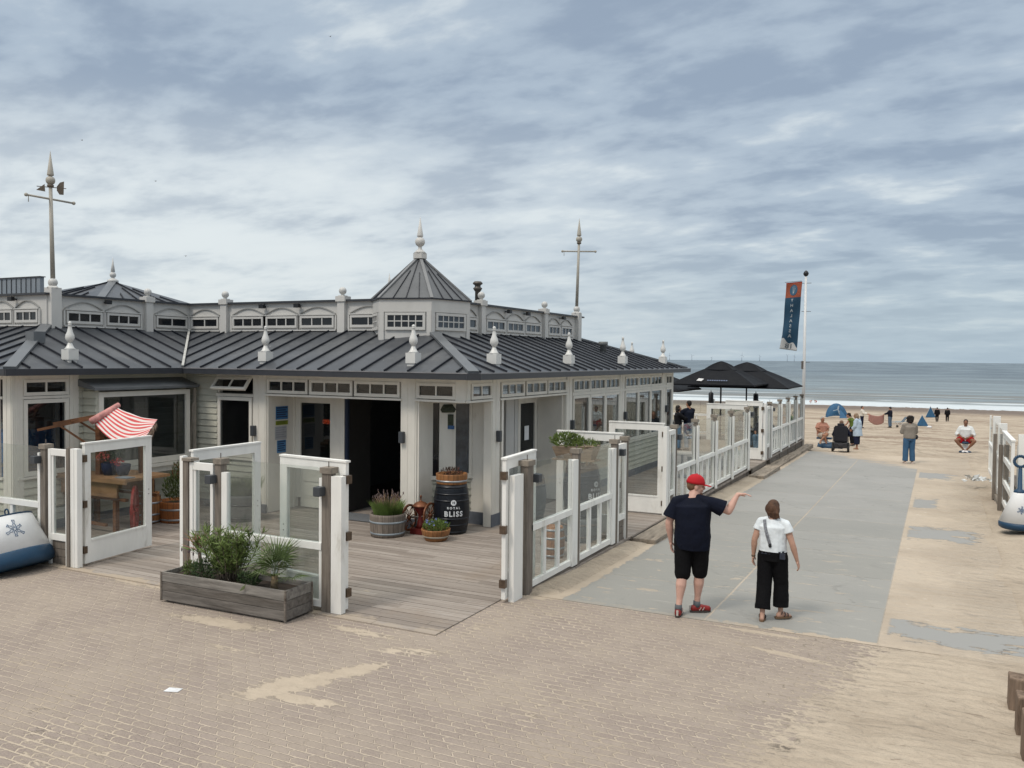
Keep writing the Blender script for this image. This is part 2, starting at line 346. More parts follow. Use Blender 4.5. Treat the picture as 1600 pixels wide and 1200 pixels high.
# ---- brick paving with blown sand
def brickmat():
    m=bpy.data.materials.new('brick_paving'); m.use_nodes=True; nt=m.node_tree; nt.nodes.clear(); g=NG(nt)
    P=g.n('ShaderNodeNewGeometry').outputs['Position']; x,y,z=g.sep(P)
    wob=g.noise(P,9,3,.6); wob2=g.noise(P,14,2,.5)
    # H-shaped setts: the end joints jog sideways
    jog=g.m('MULTIPLY',g.m('PINGPONG',y,.0513),.75)
    v=g.vec(g.m('ADD',g.m('ADD',x,jog),g.m('MULTIPLY',g.m('SUBTRACT',wob,.5),.045)),g.m('ADD',y,g.m('MULTIPLY',g.m('SUBTRACT',wob2,.5),.026)),0.0)
    br=g.n('ShaderNodeTexBrick',{'Vector':v,'Color1':(0,0,0),'Color2':(1,1,1),'Mortar':(.5,.5,.5),'Scale':1.0,'Mortar Size':.0125,'Mortar Smooth':.55,'Bias':0.0,'Brick Width':.205,'Row Height':.1025},offset=.5)
    tone=g.sep(br.outputs[0])[0]; mort=br.outputs[1]
    n1=g.noise(P,.35,5,.6,.3); n2=g.noise(P,3.5,6,.7); n3=g.noise(P,60,4,.7); n4=g.noise(P,1.1,5,.65)
    c=g.mix(tone,(.212,.175,.160),(.256,.214,.196))
    c=g.mix(g.ramp(n3,.35,.7,0,.75),c,(.36,.30,.245)); c=g.mix(g.ramp(g.noise(P,22,5,.75),.5,.72,0,.6),c,(.175,.145,.13))
    c=g.mix(g.ramp(n4,.36,.68,.08,.55),c,(.37,.315,.255))
    # joints filled with sand to a varying degree
    jf=g.m('MULTIPLY',g.ramp(mort,.1,.7),g.ramp(n2,.30,.58,.35,1.0))
    dkj=g.ramp(g.noise(P,5,4,.6),.5,.66)
    c=g.mix(jf,c,g.mix(g.m('MULTIPLY',dkj,.25),(.455,.385,.312),(.17,.14,.12)))
    # drifts
    def blob(cx,cy,rx,ry,a=0.0,k=1.0):
        mpn=g.n('ShaderNodeMapping',{'Vector':P,'Location':(cx,cy,0),'Rotation':(0,0,R(a)),'Scale':(rx,ry,1)},vector_type='TEXTURE').outputs[0]
        xx,yy,_=g.sep(mpn); d=g.n('ShaderNodeVectorMath',{0:g.vec(xx,yy,0.0)},operation='LENGTH').outputs['Value']
        return g.m('MULTIPLY',g.ramp(d,0.2,1.5,1.0,0.0),k)
    s=None
    for a in ((-5.83,6.75,.75,.30,62,1.05),(-5.5,7.35,.5,.2,65,1.0),(-5.45,6.5,.55,.13,8,1.0),(-8.0,7.92,1.0,.2,3,.98),(-6.2,8.45,.7,.16,-4,.85),(-5.3,8.15,.7,.2,20,.75),(-10.3,8.7,1.3,.12,0,.8),(-5.0,10.9,.45,.22,0,1.0),
              (-7.2,7.25,.5,.1,0,.7),(-3.2,7.6,1.0,.3,20,.55),(-1.5,10.08,.75,.09,-12,.95),(-3.9,9.3,1.2,.3,0,.5),(-1.9,10.75,.8,.08,-2,.95),(-8.8,5.9,1.0,.25,20,.5),(-2.6,5.6,1.4,.5,10,.6),(-4.6,5.2,1.4,.4,10,.55)):
        q=blob(*a); s=q if s is None else g.m('MAXIMUM',s,q)
    right=g.ramp(g.m('ADD',x,g.m('MULTIPLY',g.m('SUBTRACT',y,8.0),-.22)),-2.3,-.55)
    s=g.m('MAXIMUM',s,g.m('MAXIMUM',g.m('MULTIPLY',right,.98),g.ramp(x,-.55,-.05,0,1.6)))
    base=g.ramp(n1,.36,.70,.05,.58)
    s=g.m('MAXIMUM',s,base)
    cov=g.ramp(g.m('ADD',g.m('ADD',s,g.m('ADD',g.m('MULTIPLY',g.m('SUBTRACT',n2,.5),.9),g.m('MULTIPLY',g.m('SUBTRACT',g.noise(g.vec(g.m('MULTIPLY',x,7),g.m('MULTIPLY',y,16),0.0),1,5,.7),.5),1.3))),g.m('MULTIPLY',mort,.30)),.58,.78)
    cs=sandcol(g,P)
    c=g.mix(cov,c,cs)
    hgt=g.m('ADD',g.m('MULTIPLY',g.m('SUBTRACT',1.0,mort),g.m('SUBTRACT',1.0,cov)),g.m('ADD',g.m('MULTIPLY',n3,.25),g.m('MULTIPLY',g.noise(P,14,4),.5)))
    bp=g.n('ShaderNodeBump',{'Strength':1.0,'Distance':1.0,'Height':g.m('ADD',g.m('MULTIPLY',hgt,.009),g.m('MULTIPLY',sandh(g,P),g.m('MULTIPLY',cov,g.ramp(x,-2.2,-.6,.25,1.0))))})
    b=g.n('ShaderNodeBsdfPrincipled',{'Base Color':c,'Roughness':.9,'Specular IOR Level':.2})
    nt.links.new(bp.outputs[0],b.inputs['Normal'])
    nt.links.new(b.outputs[0],g.n('ShaderNodeOutputMaterial').inputs[0]); return m
b=MB(); b.quad((-40,-40,.0),(0.25,-40,.0),(.25,10.895,.0),(-5.35,10.895,.0),(-5.35,8.9,.0),(-40,8.9,.0))
stru(b.build('brick_paving',brickmat()))
# ---- concrete path slabs
def pathmat():
    m=bpy.data.materials.new('concrete_path'); m.use_nodes=True; nt=m.node_tree; nt.nodes.clear(); g=NG(nt)
    P=g.n('ShaderNodeNewGeometry').outputs['Position']; x,y,z=g.sep(P)
    n1=g.noise(P,.7,5,.6); n2=g.noise(P,4,6,.7,.2); n3=g.noise(P,70,3,.7); ns=g.noise(g.n('ShaderNodeMapping',{'Vector':P,'Rotation':(0,0,R(-20)),'Scale':(1,2.8,1)}).outputs[0],1.6,6,.62,.4)
    row=g.m('FLOOR',g.m('DIVIDE',g.m('SUBTRACT',y,10.88),1.83)); col=g.m('FLOOR',g.m('DIVIDE',g.m('SUBTRACT',x,-2.63),2.03))
    tone=g.n('ShaderNodeTexWhiteNoise',{'Vector':g.vec(row,col,0.0)}).outputs['Value']
    c=g.mix(tone,(.25,.248,.228),(.305,.30,.282))
    far=g.ramp(y,12,26); c=g.mix(far,c,g.mix(.5,c,(.30,.30,.295)))
    c=g.mix(g.ramp(n1,.4,.7,0,.35),c,(.22,.225,.215)); c=g.mix(g.ramp(n3,.5,.75,0,.3),c,(.40,.39,.36))
    fy=g.m('ABSOLUTE',g.m('SUBTRACT',g.m('FRACT',g.m('DIVIDE',g.m('SUBTRACT',y,g.m('ADD',10.88-.915,g.m('MULTIPLY',n2,.02))),1.83)),.5)); jy=g.ramp(g.m('MULTIPLY',fy,1.83),.0,.016,1,0)
    jx=g.ramp(g.m('ABSOLUTE',g.m('SUBTRACT',x,g.m('ADD',-2.645,g.m('MULTIPLY',n2,.03)))),.004,.024,1,0)
    c=g.mix(g.m('MULTIPLY',jy,.6),c,(.13,.125,.115))
    ck=g.n('ShaderNodeTexVoronoi',{'Vector':g.n('ShaderNodeMapping',{'Vector':P,'Scale':(.45,.33,1)}).outputs[0],'Scale':1.0,'Randomness':1.0},feature='DISTANCE_TO_EDGE').outputs['Distance']
    c=g.mix(g.m('MULTIPLY',g.ramp(g.m('ADD',ck,g.m('MULTIPLY',g.m('SUBTRACT',n2,.5),.09)),.0,.005,1,0),g.ramp(n1,.45,.62,0,.4)),c,(.15,.145,.135))
    c=g.mix(g.ramp(g.noise(g.n('ShaderNodeMapping',{'Vector':P,'Scale':(.6,2.2,1)}).outputs[0],3.2,6,.72,.3),.56,.70,0,.45),c,(.40,.385,.35))
    c=g.mix(g.ramp(g.noise(P,2.1,6,.75,.5),.56,.74,0,.5),c,(.185,.185,.175))
    # sand scraps
    edgeL=g.ramp(x,-4.75,-4.45,1,0); 
    s=g.ramp(g.m('ADD',g.m('MULTIPLY',ns,1.0),g.m('MULTIPLY',g.m('SUBTRACT',n2,.5),.35)),.60,.66)
    s=g.m('MULTIPLY',s,g.ramp(y,20,11,.0,.8)); s=g.m('MULTIPLY',s,g.ramp(n1,.36,.48))
    e=g.ramp(g.m('ADD',edgeL,g.m('MULTIPLY',g.m('SUBTRACT',n2,.5),1.3)),.45,.62)
    js=g.m('MULTIPLY',g.m('ADD',jy,jx,clamp=True),g.ramp(n2,.42,.56)); js=g.m('MAXIMUM',js,g.m('MULTIPLY',jx,.8))
    endf=g.ramp(g.m('ADD',y,g.m('ADD',g.m('MULTIPLY',g.m('SUBTRACT',ns,.5),5),g.m('MULTIPLY',x,1.25))),30.7,31.9)
    fe=g.ramp(g.m('ADD',g.ramp(y,10.9,11.25,1,0),g.m('MULTIPLY',g.m('SUBTRACT',g.noise(P,5,4,.6),.5),1.6)),.72,.85); fe=g.m('MULTIPLY',fe,g.ramp(x,-3,-1.8,.25,1))
    s=g.m('MAXIMUM',g.m('MAXIMUM',g.m('MAXIMUM',s,e),g.m('MAXIMUM',g.m('MULTIPLY',js,.85),endf)),fe)
    cs=sandcol(g,P)
    c=g.mix(s,c,cs)
    # right-hand strip: the same slabs, buried but for bare patches
    rt_=g.ramp(x,-.60,-.57)
    pt=None
    for cx,cy,rx,ry,a in ((.05,19.2,.62,.75,-4),(.15,11.75,1.0,.42,-8),(-.2,30.3,.65,.9,0),(-.25,23.7,.3,.9,0),(1.0,12.0,.7,.22,-4)):
        mpn=g.n('ShaderNodeMapping',{'Vector':P,'Location':(cx,cy,0),'Rotation':(0,0,R(a)),'Scale':(rx,ry,1)},vector_type='TEXTURE').outputs[0]
        xx,yy,_=g.sep(mpn); dd=g.m('MAXIMUM',g.m('ABSOLUTE',xx),g.m('ABSOLUTE',yy))
        q=g.ramp(g.m('ADD',dd,g.m('MULTIPLY',g.m('ADD',g.m('SUBTRACT',ns,.5),g.m('MULTIPLY',g.m('SUBTRACT',n2,.5),.5)),2.6)),.86,1.0,1,0); pt=q if pt is None else g.m('MAXIMUM',pt,q)
    pt=g.m('MULTIPLY',pt,g.ramp(x,-.52,-.47))
    thin=g.ramp(g.noise(g.n('ShaderNodeMapping',{'Vector':P,'Scale':(1,3.2,1)}).outputs[0],2.2,6,.7),.42,.62)
    csr=g.mix(g.m('MULTIPLY',thin,.4),cs,(.40,.35,.29))
    csr=g.mix(g.m('MULTIPLY',g.ramp(n2,.62,.72),.6),csr,(.60,.55,.48))
    c2=g.mix(pt,csr,c); c=g.mix(rt_,c,g.mix(pt,csr,(.285,.285,.275)))
    cov=g.m('MAXIMUM',g.m('MULTIPLY',s,g.m('SUBTRACT',1.0,rt_)),g.m('MULTIPLY',rt_,g.m('SUBTRACT',1.0,pt)))
    h=g.m('ADD',g.m('MULTIPLY',cov,g.m('ADD',1.0,g.m('MULTIPLY',g.noise(P,20,4),.8))),g.m('MULTIPLY',n3,.15)); h=g.m('SUBTRACT',h,g.m('MULTIPLY',jy,1.0))
    bp=g.n('ShaderNodeBump',{'Strength':1.0,'Distance':1.0,'Height':g.m('ADD',g.m('MULTIPLY',h,.004),g.m('MULTIPLY',sandh(g,P),g.m('MULTIPLY',g.m('MULTIPLY',cov,rt_),g.ramp(x,-.3,.9,.3,1.0))))})
    b=g.n('ShaderNodeBsdfPrincipled',{'Base Color':c,'Roughness':.85,'Specular IOR Level':.25})
    nt.links.new(bp.outputs[0],b.inputs['Normal'])
    nt.links.new(b.outputs[0],g.n('ShaderNodeOutputMaterial').inputs[0]); return m
b=MB()
yy=[10.9]+[12.71+1.83*i for i in range(14)]
for a,c in zip(yy[:-1],yy[1:]):
    b.quad((-5.0,a,pz(a)+.006),(1.05,a,pz(a)+.006),(1.05,c,pz(c)+.006),(-5.0,c,pz(c)+.006))
b.quad((-5.0,10.9,.006),(-5.0,10.9,-.1),(1.05,10.9,-.1),(1.05,10.9,.006))
stru(b.build('path',pathmat()))
# ---- sea
def seamat():
    m=bpy.data.materials.new('sea_water'); m.use_nodes=True; nt=m.node_tree; nt.nodes.clear(); g=NG(nt)
    P=g.n('ShaderNodeNewGeometry').outputs['Position']; x,y,z=g.sep(P)
    big=g.noise(g.vec(g.m('MULTIPLY',x,.006),g.m('MULTIPLY',y,.02),0.0),1,4,.6)
    ly=g.m('LOGARITHM',g.m('MAXIMUM',g.m('SUBTRACT',y,150),1.0),2.718)     # bands bunch with distance from the shore
    st=g.noise(g.vec(g.m('MULTIPLY',x,.012),g.m('MULTIPLY',ly,9.0),0.0),1.0,6,.65,.4)
    st2=g.noise(g.vec(g.m('MULTIPLY',x,.05),g.m('MULTIPLY',ly,30.0),0.0),1.0,5,.7,.3)
    c=g.mix(g.ramp(y,230,700),(.17,.205,.22),(.09,.12,.145))
    c=g.mix(g.ramp(st,.42,.62,0,.6),c,(.23,.29,.325))
    c=g.mix(g.ramp(st2,.5,.7,0,.4),c,(.12,.155,.18))
    c=g.mix(g.m('MULTIPLY',g.ramp(y,184,215,0,1),g.m('MULTIPLY',g.ramp(st,.46,.58,1,0),g.ramp(y,300,230))),c,(.17,.165,.145))
    # foam
    ye=g.m('ADD',y,g.m('MULTIPLY',g.m('SUBTRACT',g.noise(g.vec(g.m('MULTIPLY',x,.03),g.m('MULTIPLY',y,.05),0.0),1,4,.6),.5),16))
    near=g.ramp(ye,201,192)
    fn=g.ramp(g.m('ADD',st2,g.m('MULTIPLY',st,.3)),.44,.60)
    foam=g.m('MULTIPLY',near,g.m('ADD',.25,g.m('MULTIPLY',fn,.75)))
    for yc,w,k_ in ((205,5,.9),(236,3,.6),(290,4,.3)):
        bnd=g.ramp(g.m('ABSOLUTE',g.m('SUBTRACT',ye,yc)),w*.3,w,k_,0.0)
        foam=g.m('MAXIMUM',foam,g.m('MULTIPLY',bnd,g.ramp(g.noise(g.vec(g.m('MULTIPLY',x,.03),yc*1.0,0.0),1.0,3),.42,.55)))
    c=g.mix(foam,c,(.60,.65,.67))
    h=g.m('ADD',g.noise(g.vec(g.m('MULTIPLY',x,.10),g.m('MULTIPLY',y,.30),0.0),1,6,.7),g.m('MULTIPLY',g.noise(g.vec(g.m('MULTIPLY',x,.9),g.m('MULTIPLY',y,1.6),0.0),1,4,.7),.12))
    bp=g.n('ShaderNodeBump',{'Strength':.8,'Distance':1.2,'Height':h})
    b=g.n('ShaderNodeBsdfPrincipled',{'Base Color':c,'Roughness':.45,'Specular IOR Level':.25})
    nt.links.new(bp.outputs[0],b.inputs['Normal'])
    nt.links.new(b.outputs[0],g.n('ShaderNodeOutputMaterial').inputs[0]); return m
SEA=-5.16
b=MB(); b.quad((-40000,150,SEA),(40000,150,SEA),(40000,45000,SEA),(-40000,45000,SEA)); stru(b.build('sea',seamat()))
# ---- timber deck
def deckmat():
    m=bpy.data.materials.new('deck_boards'); m.use_nodes=True; nt=m.node_tree; nt.nodes.clear(); g=NG(nt)
    P=g.n('ShaderNodeNewGeometry').outputs['Position']; x,y,z=g.sep(P)
    row=g.m('FLOOR',g.m('DIVIDE',g.m('SUBTRACT',y,8.75),.145)); 
    cx=g.m('FLOOR',g.m('DIVIDE',g.m('ADD',x,g.m('MULTIPLY',g.n('ShaderNodeTexWhiteNoise',{'Vector':g.vec(row,3.0,0.0)}).outputs['Value'],4.0)),3.6))
    t=g.n('ShaderNodeTexWhiteNoise',{'Vector':g.vec(row,cx,1.0)}).outputs['Value']
    gr=g.noise(g.vec(g.m('MULTIPLY',x,1.2),g.m('MULTIPLY',y,26),row),1,6,.65); n1=g.noise(P,.7,5,.6)
    c=g.mix(t,(.23,.20,.175),(.37,.33,.295)); c=g.mix(g.ramp(gr,.4,.7,0,.7),c,(.18,.145,.12))
    c=g.mix(g.ramp(n1,.5,.72,0,.5),c,(.25,.20,.155)); c=g.mix(g.ramp(g.noise(P,2.4,5,.7),.62,.72,0,.6),c,(.45,.37,.28))
    # blown sand along the front edge
    s=g.ramp(g.m('ADD',g.ramp(y,8.7,9.35,1,0),g.m('MULTIPLY',g.m('SUBTRACT',g.noise(P,2.5,5,.65),.5),1.8)),.72,.9)
    s=g.m('MULTIPLY',s,g.ramp(x,-6.2,-7.2,.5,1)); c=g.mix(s,c,SANDD)
    en=g.ramp(g.m('ABSOLUTE',g.m('SUBTRACT',g.m('FRACT',g.m('DIVIDE',g.m('ADD',x,g.m('MULTIPLY',g.n('ShaderNodeTexWhiteNoise',{'Vector':g.vec(row,3.0,0.0)}).outputs['Value'],4.0)),3.6)),.5)),.0,.0016,1,0); c=g.mix(en,c,(.05,.04,.03))
    bp=g.n('ShaderNodeBump',{'Strength':.4,'Distance':.005,'Height':gr})
    b=g.n('ShaderNodeBsdfPrincipled',{'Base Color':c,'Roughness':.8,'Specular IOR Level':.25})
    nt.links.new(bp.outputs[0],b.inputs['Normal'])
    nt.links.new(b.outputs[0],g.n('ShaderNodeOutputMaterial').inputs[0]); return m
b=MB(); DZ=.016
n=int((38.3-8.75)/.145)
for i in range(n):
    y0=8.75+i*.145; dz=random.uniform(-.002,.002)
    x0=-17 if y0>9.0 else -12.9
    x1=-5.35 if y0<11.05 else -5.12
    if y0<10.98: x1=-5.35
    b.box(x0,x1,y0,y0+.134,-.02,DZ+dz)
stru(b.build('deck',deckmat()))
b=MB(); b.box(-17,-5.5,9.0,38.2,-.35,-.03); stru(b.build('deck_base',dark))  # near-black block: shade in the board gaps is put into its colour
b=MB()
for y0,y1 in ((15.35,17.75),(26.9,29.3)): b.box(-5.12,-5.08,y0,y1,-.2,DZ+.004)
stru(b.build('deck_edge_board',skirt_w))
# timber steps lying in the sand outside each gate
for i,(y0,y1,lab,top) in enumerate(((15.3,18.4,'long worn timber step by the nearer path gate',.012),(26.3,29.2,'worn timber step below the middle gate opening',-.11),(29.6,38.6,'long timber kerb beam under the farthest fence panels',-.20))):
    t=MB(); t.box(-5.06,-4.62 if i<2 else -4.75,y0,y1,top-.16,top)
    tag(t.build('timber_step',mat('step_wood%d'%i,(.30,.255,.205),.85,.3,5,(3,.4,3),.6,40,.2,dark=(.07,.055,.045),dthr=(.5,.72)),bevel=.012),lab,'step')
# ================================================================ PAVILION
def frame(O,ux,nx):
    """local (u along wall, w outward, z) -> world"""
    O=Vector((O[0],O[1],0)); u=Vector((*ux,0)); n=Vector((*nx,0))
    return Matrix(((u.x,n.x,0,O.x),(u.y,n.y,0,O.y),(0,0,1,0),(0,0,0,1)))
def window(M,u0,u1,z0,z1,panes,parent,gl=None,m=None,rows=1,fw_=.055,w=.0,name='window',mw=.03,dep=.05):
    m=m or cream; f=MB()
    f.box(u0,u1,w,w+dep,z0,z0+fw_*1.15,M); f.box(u0,u1,w,w+dep,z1-fw_,z1,M)
    f.box(u0,u0+fw_,w,w+dep,z0+fw_*1.15,z1-fw_,M); f.box(u1-fw_,u1,w,w+dep,z0+fw_*1.15,z1-fw_,M)
    a,b_=u0+fw_,u1-fw_; c,d=z0+fw_*1.15,z1-fw_
    for i in range(1,panes):
        x=a+(b_-a)*i/panes; f.box(x-mw/2,x+mw/2,w+.006,w+dep-.008,c,d,M)
    for j in range(1,rows):
        zz=c+(d-c)*j/rows; f.box(a,b_,w+.008,w+dep-.01,zz-mw/2,zz+mw/2,M)
    ob=f.build(name,m,parent)
    g_=MB(); g_.box(a,b_,w+.012,w+.018,c,d,M); g_.build('pane',gl or wglass,ob)
    return ob
def siding(b,M,u0,u1,z0,z1,pitch=.135):
    z=z0
    while z<z1-.01:
        zt=min(z+pitch-.011,z1)
        b.add([(u0,.0,z),(u1,.0,z),(u1,.034,z),(u0,.034,z),(u0,.0,zt),(u1,.0,zt),(u1,.010,zt),(u0,.010,zt)],
              [(3,2,1,0),(4,5,6,7),(0,1,5,4),(1,2,6,5),(2,3,7,6),(3,0,4,7)],M)
        z+=pitch
BLD=thing('beach_pavilion','long low cream beach pavilion with grey seamed zinc roof and corner turret','building',(-12,19,0))
Mw=frame((-15.05,0),(0,1),(1,0))    # wing wall facing the deck (u=y)
Mf=frame((0,13.9),(1,0),(0,-1))     # entrance front (u=x)
Mr=frame((-7.85,0),(0,1),(1,0))     # path side (u=y)
Mwf=frame((0,9.9),(1,0),(0,-1))     # wing front (u=x)
ZT=2.99
# solid walls and structural boxes
wl=MB()
siding(wl,Mw,11.2,13.9,.18,ZT); siding(wl,Mw,9.95,11.15,.18,1.02)
siding(wl,Mf,-15.05,-14.1,.18,ZT); siding(wl,Mf,-14.1,-13.05,.18,1.10)
siding(wl,Mwf,-30,-15.1,.18,1.02)
siding(wl,Mr,18.95,27.5,.18,.98)
siding(wl,frame((-8.93,14.40),(.645,.764),(.764,-.645)),0.0,.85,.18,.93)
wl.build('siding_wall',siding_m,BLD)
co=MB()   # wall cores, thin, behind the cladding
co.box(-15.17,-15.055,11.15,13.9,.18,ZT); co.box(-15.17,-15.055,9.95,11.15,.18,1.0); co.box(-15.17,-14.05,13.905,14.0,.18,ZT); co.box(-14.1,-13.05,13.905,14.0,.18,1.1)
co.box(-30,-15.1,9.905,10.0,.18,1.0); co.box(-7.95,-7.855,18.95,27.5,.18,.98); co.box(-8.0,-30,27.5,27.6,0,ZT)
co.build('wall_core',cream,BLD)
sk=MB() # blue-grey skirting
sk.box(-15.035,-15.0,9.95,13.87,.0,.18); sk.box(-15.0,-13.0,13.855,13.885,0,.18); sk.box(-7.84,-7.80,18.95,27.55,0,.2); sk.box(-30,-15.02,9.86,9.89,0,.18)
sk.box(-9.27,-8.92,13.80,13.86,.02,.24); sk.box(-13.08,-12.66,13.80,13.86,.02,.2)
sk.build('skirting',mat('slate_skirting',(.12,.135,.16),.6,.2,4),BLD)
# posts (entrance front)
def post(M,u0,u1,z1=ZT,w=.04,d=.14,z0=.02,m=cream):
    f=MB(); f.box(u0,u1,-d,w,z0,z1,M); f.box(u0+(u1-u0)*.42,u0+(u1-u0)*.46,w,w+.006,z0,z1,M)
    f.box(u0-.03,u0,-d,w-.012,z0,z1,M); f.box(u1,u1+.03,-d,w-.012,z0,z1,M)
    return f.build('post',m,BLD)
post(Mf,-13.03,-12.72); post(Mf,-9.27,-8.97); post(Mw,9.93,10.05); post(Mw,11.0,11.18,m=cream); post(Mwf,-15.28,-15.065)
post(Mr,14.86,15.16); post(Mr,18.60,18.92); post(Mr,22.36,22.72); post(Mr,26.38,26.72); post(Mr,27.48,27.6)
# return walls of the entrance recess and open corner
cw=MB()
cw.box(-12.72,-12.66,13.9,14.75,.02,2.5)         # poster wall
cw.box(-9.33,-9.27,14.0,14.9,.02,2.5)
cw.box(-8.97,-8.90,13.9,14.44,.02,2.5)            # left cheek of open corner
cw.box(-8.40,-7.86,15.02,15.10,.26,2.5)           # right cheek
cw.box(-8.6,-7.86,15.35,15.43,.02,2.5)
cw.box(-8.62,-7.9,18.52,18.6,.02,2.5)             # side entrance far cheek
cw.build('cheek_wall',cream,BLD)
sk=MB(); sk.box(-8.42,-7.82,14.98,15.14,.0,.26); sk.box(-7.90,-7.80,14.84,15.2,.0,.26); sk.build('plinth',MT['slate_skirting'],BLD)
# soffits and lintels
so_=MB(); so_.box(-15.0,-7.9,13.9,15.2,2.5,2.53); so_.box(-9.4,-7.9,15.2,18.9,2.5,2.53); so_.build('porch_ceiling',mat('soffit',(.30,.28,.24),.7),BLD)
li=MB(); li.box(-12.72,-9.27,-.02,.065,2.505,2.545,Mf); li.box(-8.97,-7.86,-.02,.065,2.505,2.545,Mf); li.box(13.86,14.86,-.02,.065,2.505,2.545,Mr); li.box(15.16,18.60,-.02,.065,2.505,2.545,Mr)
li.build('lintel',cream,BLD)
# transom lights
tz0,tz1=2.56,2.86
def head(M,u0,u1,zb=2.86):
    f=MB(); f.box(u0,u1,-.03,.035,zb,ZT,M); return f
hd=MB(); hd.box(-12.69,-9.27,-.03,.03,2.862,ZT,Mf); hd.box(-8.94,-7.86,-.03,.03,2.862,ZT,Mf); hd.box(13.87,14.83,-.03,.03,2.862,ZT,Mr); hd.box(15.19,27.45,-.03,.028,2.862,ZT,Mr)
hd.box(-14.1,-13.06,-.03,.03,2.862,ZT,Mf); hd.box(10.08,10.97,-.03,.03,2.862,ZT,Mw); hd.box(-30,-15.31,-.03,.03,2.862,ZT,Mwf)
hd.box(-8.08,-7.85,-.12,.04,2.53,ZT,Mf); hd.box(13.875,13.98,-.12,.032,2.532,ZT,Mr)
hd.build('head_board',cream,BLD)
for a in (-12.66,-11.53,-10.40): window(Mf,a,a+1.08,tz0,tz1,3,BLD,wglass)
window(Mf,-8.93,-8.08,tz0,tz1,2,BLD,wglass); window(Mr,14.0,14.83,tz0,tz1,2,BLD,rglass)
for a in (15.22,16.37,17.50): window(Mr,a,a+1.07,tz0,tz1,3,BLD,rglass)
for s,e in ((18.98,22.33),(22.78,26.35)):
    w_=(e-s)/3
    for i in range(3):
        window(Mr,s+i*w_,s+(i+1)*w_-.02,tz0-.02,tz1,3,BLD,rglass); window(Mr,s+i*w_,s+(i+1)*w_-.02,1.04,2.46,1,BLD,rglass,fw_=.07)
window(Mr,26.76,27.46,tz0-.02,tz1,2,BLD,rglass); window(Mr,26.76,27.46,1.04,2.46,1,BLD,rglass,fw_=.07)
f=MB(); f.box(18.95,27.48,-.04,.06,.985,1.03,Mr); f.box(18.95,27.48,-.03,.045,2.465,2.535,Mr); f.box(9.95,11.16,-.04,.06,1.02,1.06,Mw); f.box(9.98,11.0,-.03,.045,2.50,2.55,Mw)
f.box(-14.1,-13.05,-.04,.06,1.10,1.15,Mf); f.box(-14.1,-13.05,-.03,.045,2.46,2.52,Mf); f.box(-30,-15.3,-.04,.06,1.02,1.06,Mwf); f.box(-30,-15.3,-.03,.045,2.50,2.55,Mwf); f.build('sill',cream,BLD)
# wing windows
window(Mw,10.07,10.98,2.56,2.86,2,BLD); window(Mw,10.07,10.98,1.07,2.49,1,BLD,fw_=.075)
for i in range(5):
    a=-15.33-(i+1)*1.12; window(Mwf,a,a+1.05,2.56,2.86,3,BLD); window(Mwf,a,a+1.05,1.07,2.49,1,BLD,fw_=.075)
# front window beside entrance with the top light swung open
window(Mf,-14.06,-13.08,1.16,2.45,1,BLD,fw_=.075)
Mo=Mf@Matrix.Translation((0,.03,2.86))@Matrix.Rotation(R(38),4,'X')@Matrix.Translation((0,0,-2.86))
window(Mo,-14.06,-13.08,2.53,2.86,2,BLD,name='open_top_light')
# projecting bay window with lean-to roof
f=MB()
MB.box(f,-15.05,-14.66,11.32,11.38,.95,2.66); siding(f,frame((0,11.32),(1,0),(0,-1)),-15.05,-14.66,1.0,2.64)
f.build('bay_cheek',siding_m,BLD)
Mb=frame((-14.70,0),(0,1),(1,0))
window(Mb,11.36,13.62,1.08,2.60,1,BLD,fw_=.10,name='bay_window',dep=.07)
f=MB(); f.box(-15.05,-14.60,11.28,13.70,1.0,1.07); f.box(-15.02,-14.66,11.34,13.64,.88,.995); f.build('bay_sill',cream,BLD)
f=MB(); f.hexa([(-15.05,11.18,2.72),(-14.52,11.18,2.64),(-14.52,13.78,2.64),(-15.05,13.78,2.72),(-15.05,11.18,2.86),(-14.52,11.18,2.69),(-14.52,13.78,2.69),(-15.05,13.78,2.86)]); f.build('bay_roof',rooflt,BLD)
f=MB(); f.bar((-14.62,13.74,2.62),(-14.62,13.74,.9),.05); f.bar((-14.64,13.72,2.3),(-14.92,13.80,.1),.05); f.build('downpipe',mat('old_downpipe',(.28,.25,.21),.7,.2,6),BLD)
# entrance: glazed side leaf, dark open doorway, door
Me=frame((0,14.72),(1,0),(0,-1))
window(Me,-12.62,-11.55,.25,2.46,1,BLD,wglass,fw_=.13,name='glazed_side_panel',w=-.05)
f=MB(); f.box(-12.66,-12.62,-.08,.04,.03,2.5,Me); f.box(-11.55,-11.28,-.08,.03,.03,2.5,Me); f.box(-9.62,-9.36,-.08,.03,.03,2.5,Me); f.box(-12.66,-9.36,-.08,.02,2.46,2.5,Me); f.build('door_frame',cream,BLD)
f=MB(); f.box(-12.49,-11.68,-.06,-.01,.05,.98,Me); f.box(-12.40,-11.77,-.01,.008,.3,.55,Me); f.box(-12.40,-11.77,-.01,.008,.62,.9,Me); f.build('door_panel',cream,BLD)
navy=mat('navy_door',(.012,.022,.05),.4)
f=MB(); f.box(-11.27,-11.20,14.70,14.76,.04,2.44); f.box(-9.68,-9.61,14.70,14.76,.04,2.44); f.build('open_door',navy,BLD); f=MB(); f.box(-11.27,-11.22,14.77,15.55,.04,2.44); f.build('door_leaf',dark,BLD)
f=MB(); f.box(-11.25,-9.65,14.05,14.68,.031,.045); f.build('door_mat',mat('grating_mat',(.14,.15,.16),.8,.4,60),BLD)
tx=MB(); me=text_mesh('OPEN',.13,.004,.004); me.transform(Matrix.Translation((-11.88,14.85,1.92))@Matrix.Rotation(R(90),4,'X')@Matrix.Scale(.62,4,(1,0,0)))
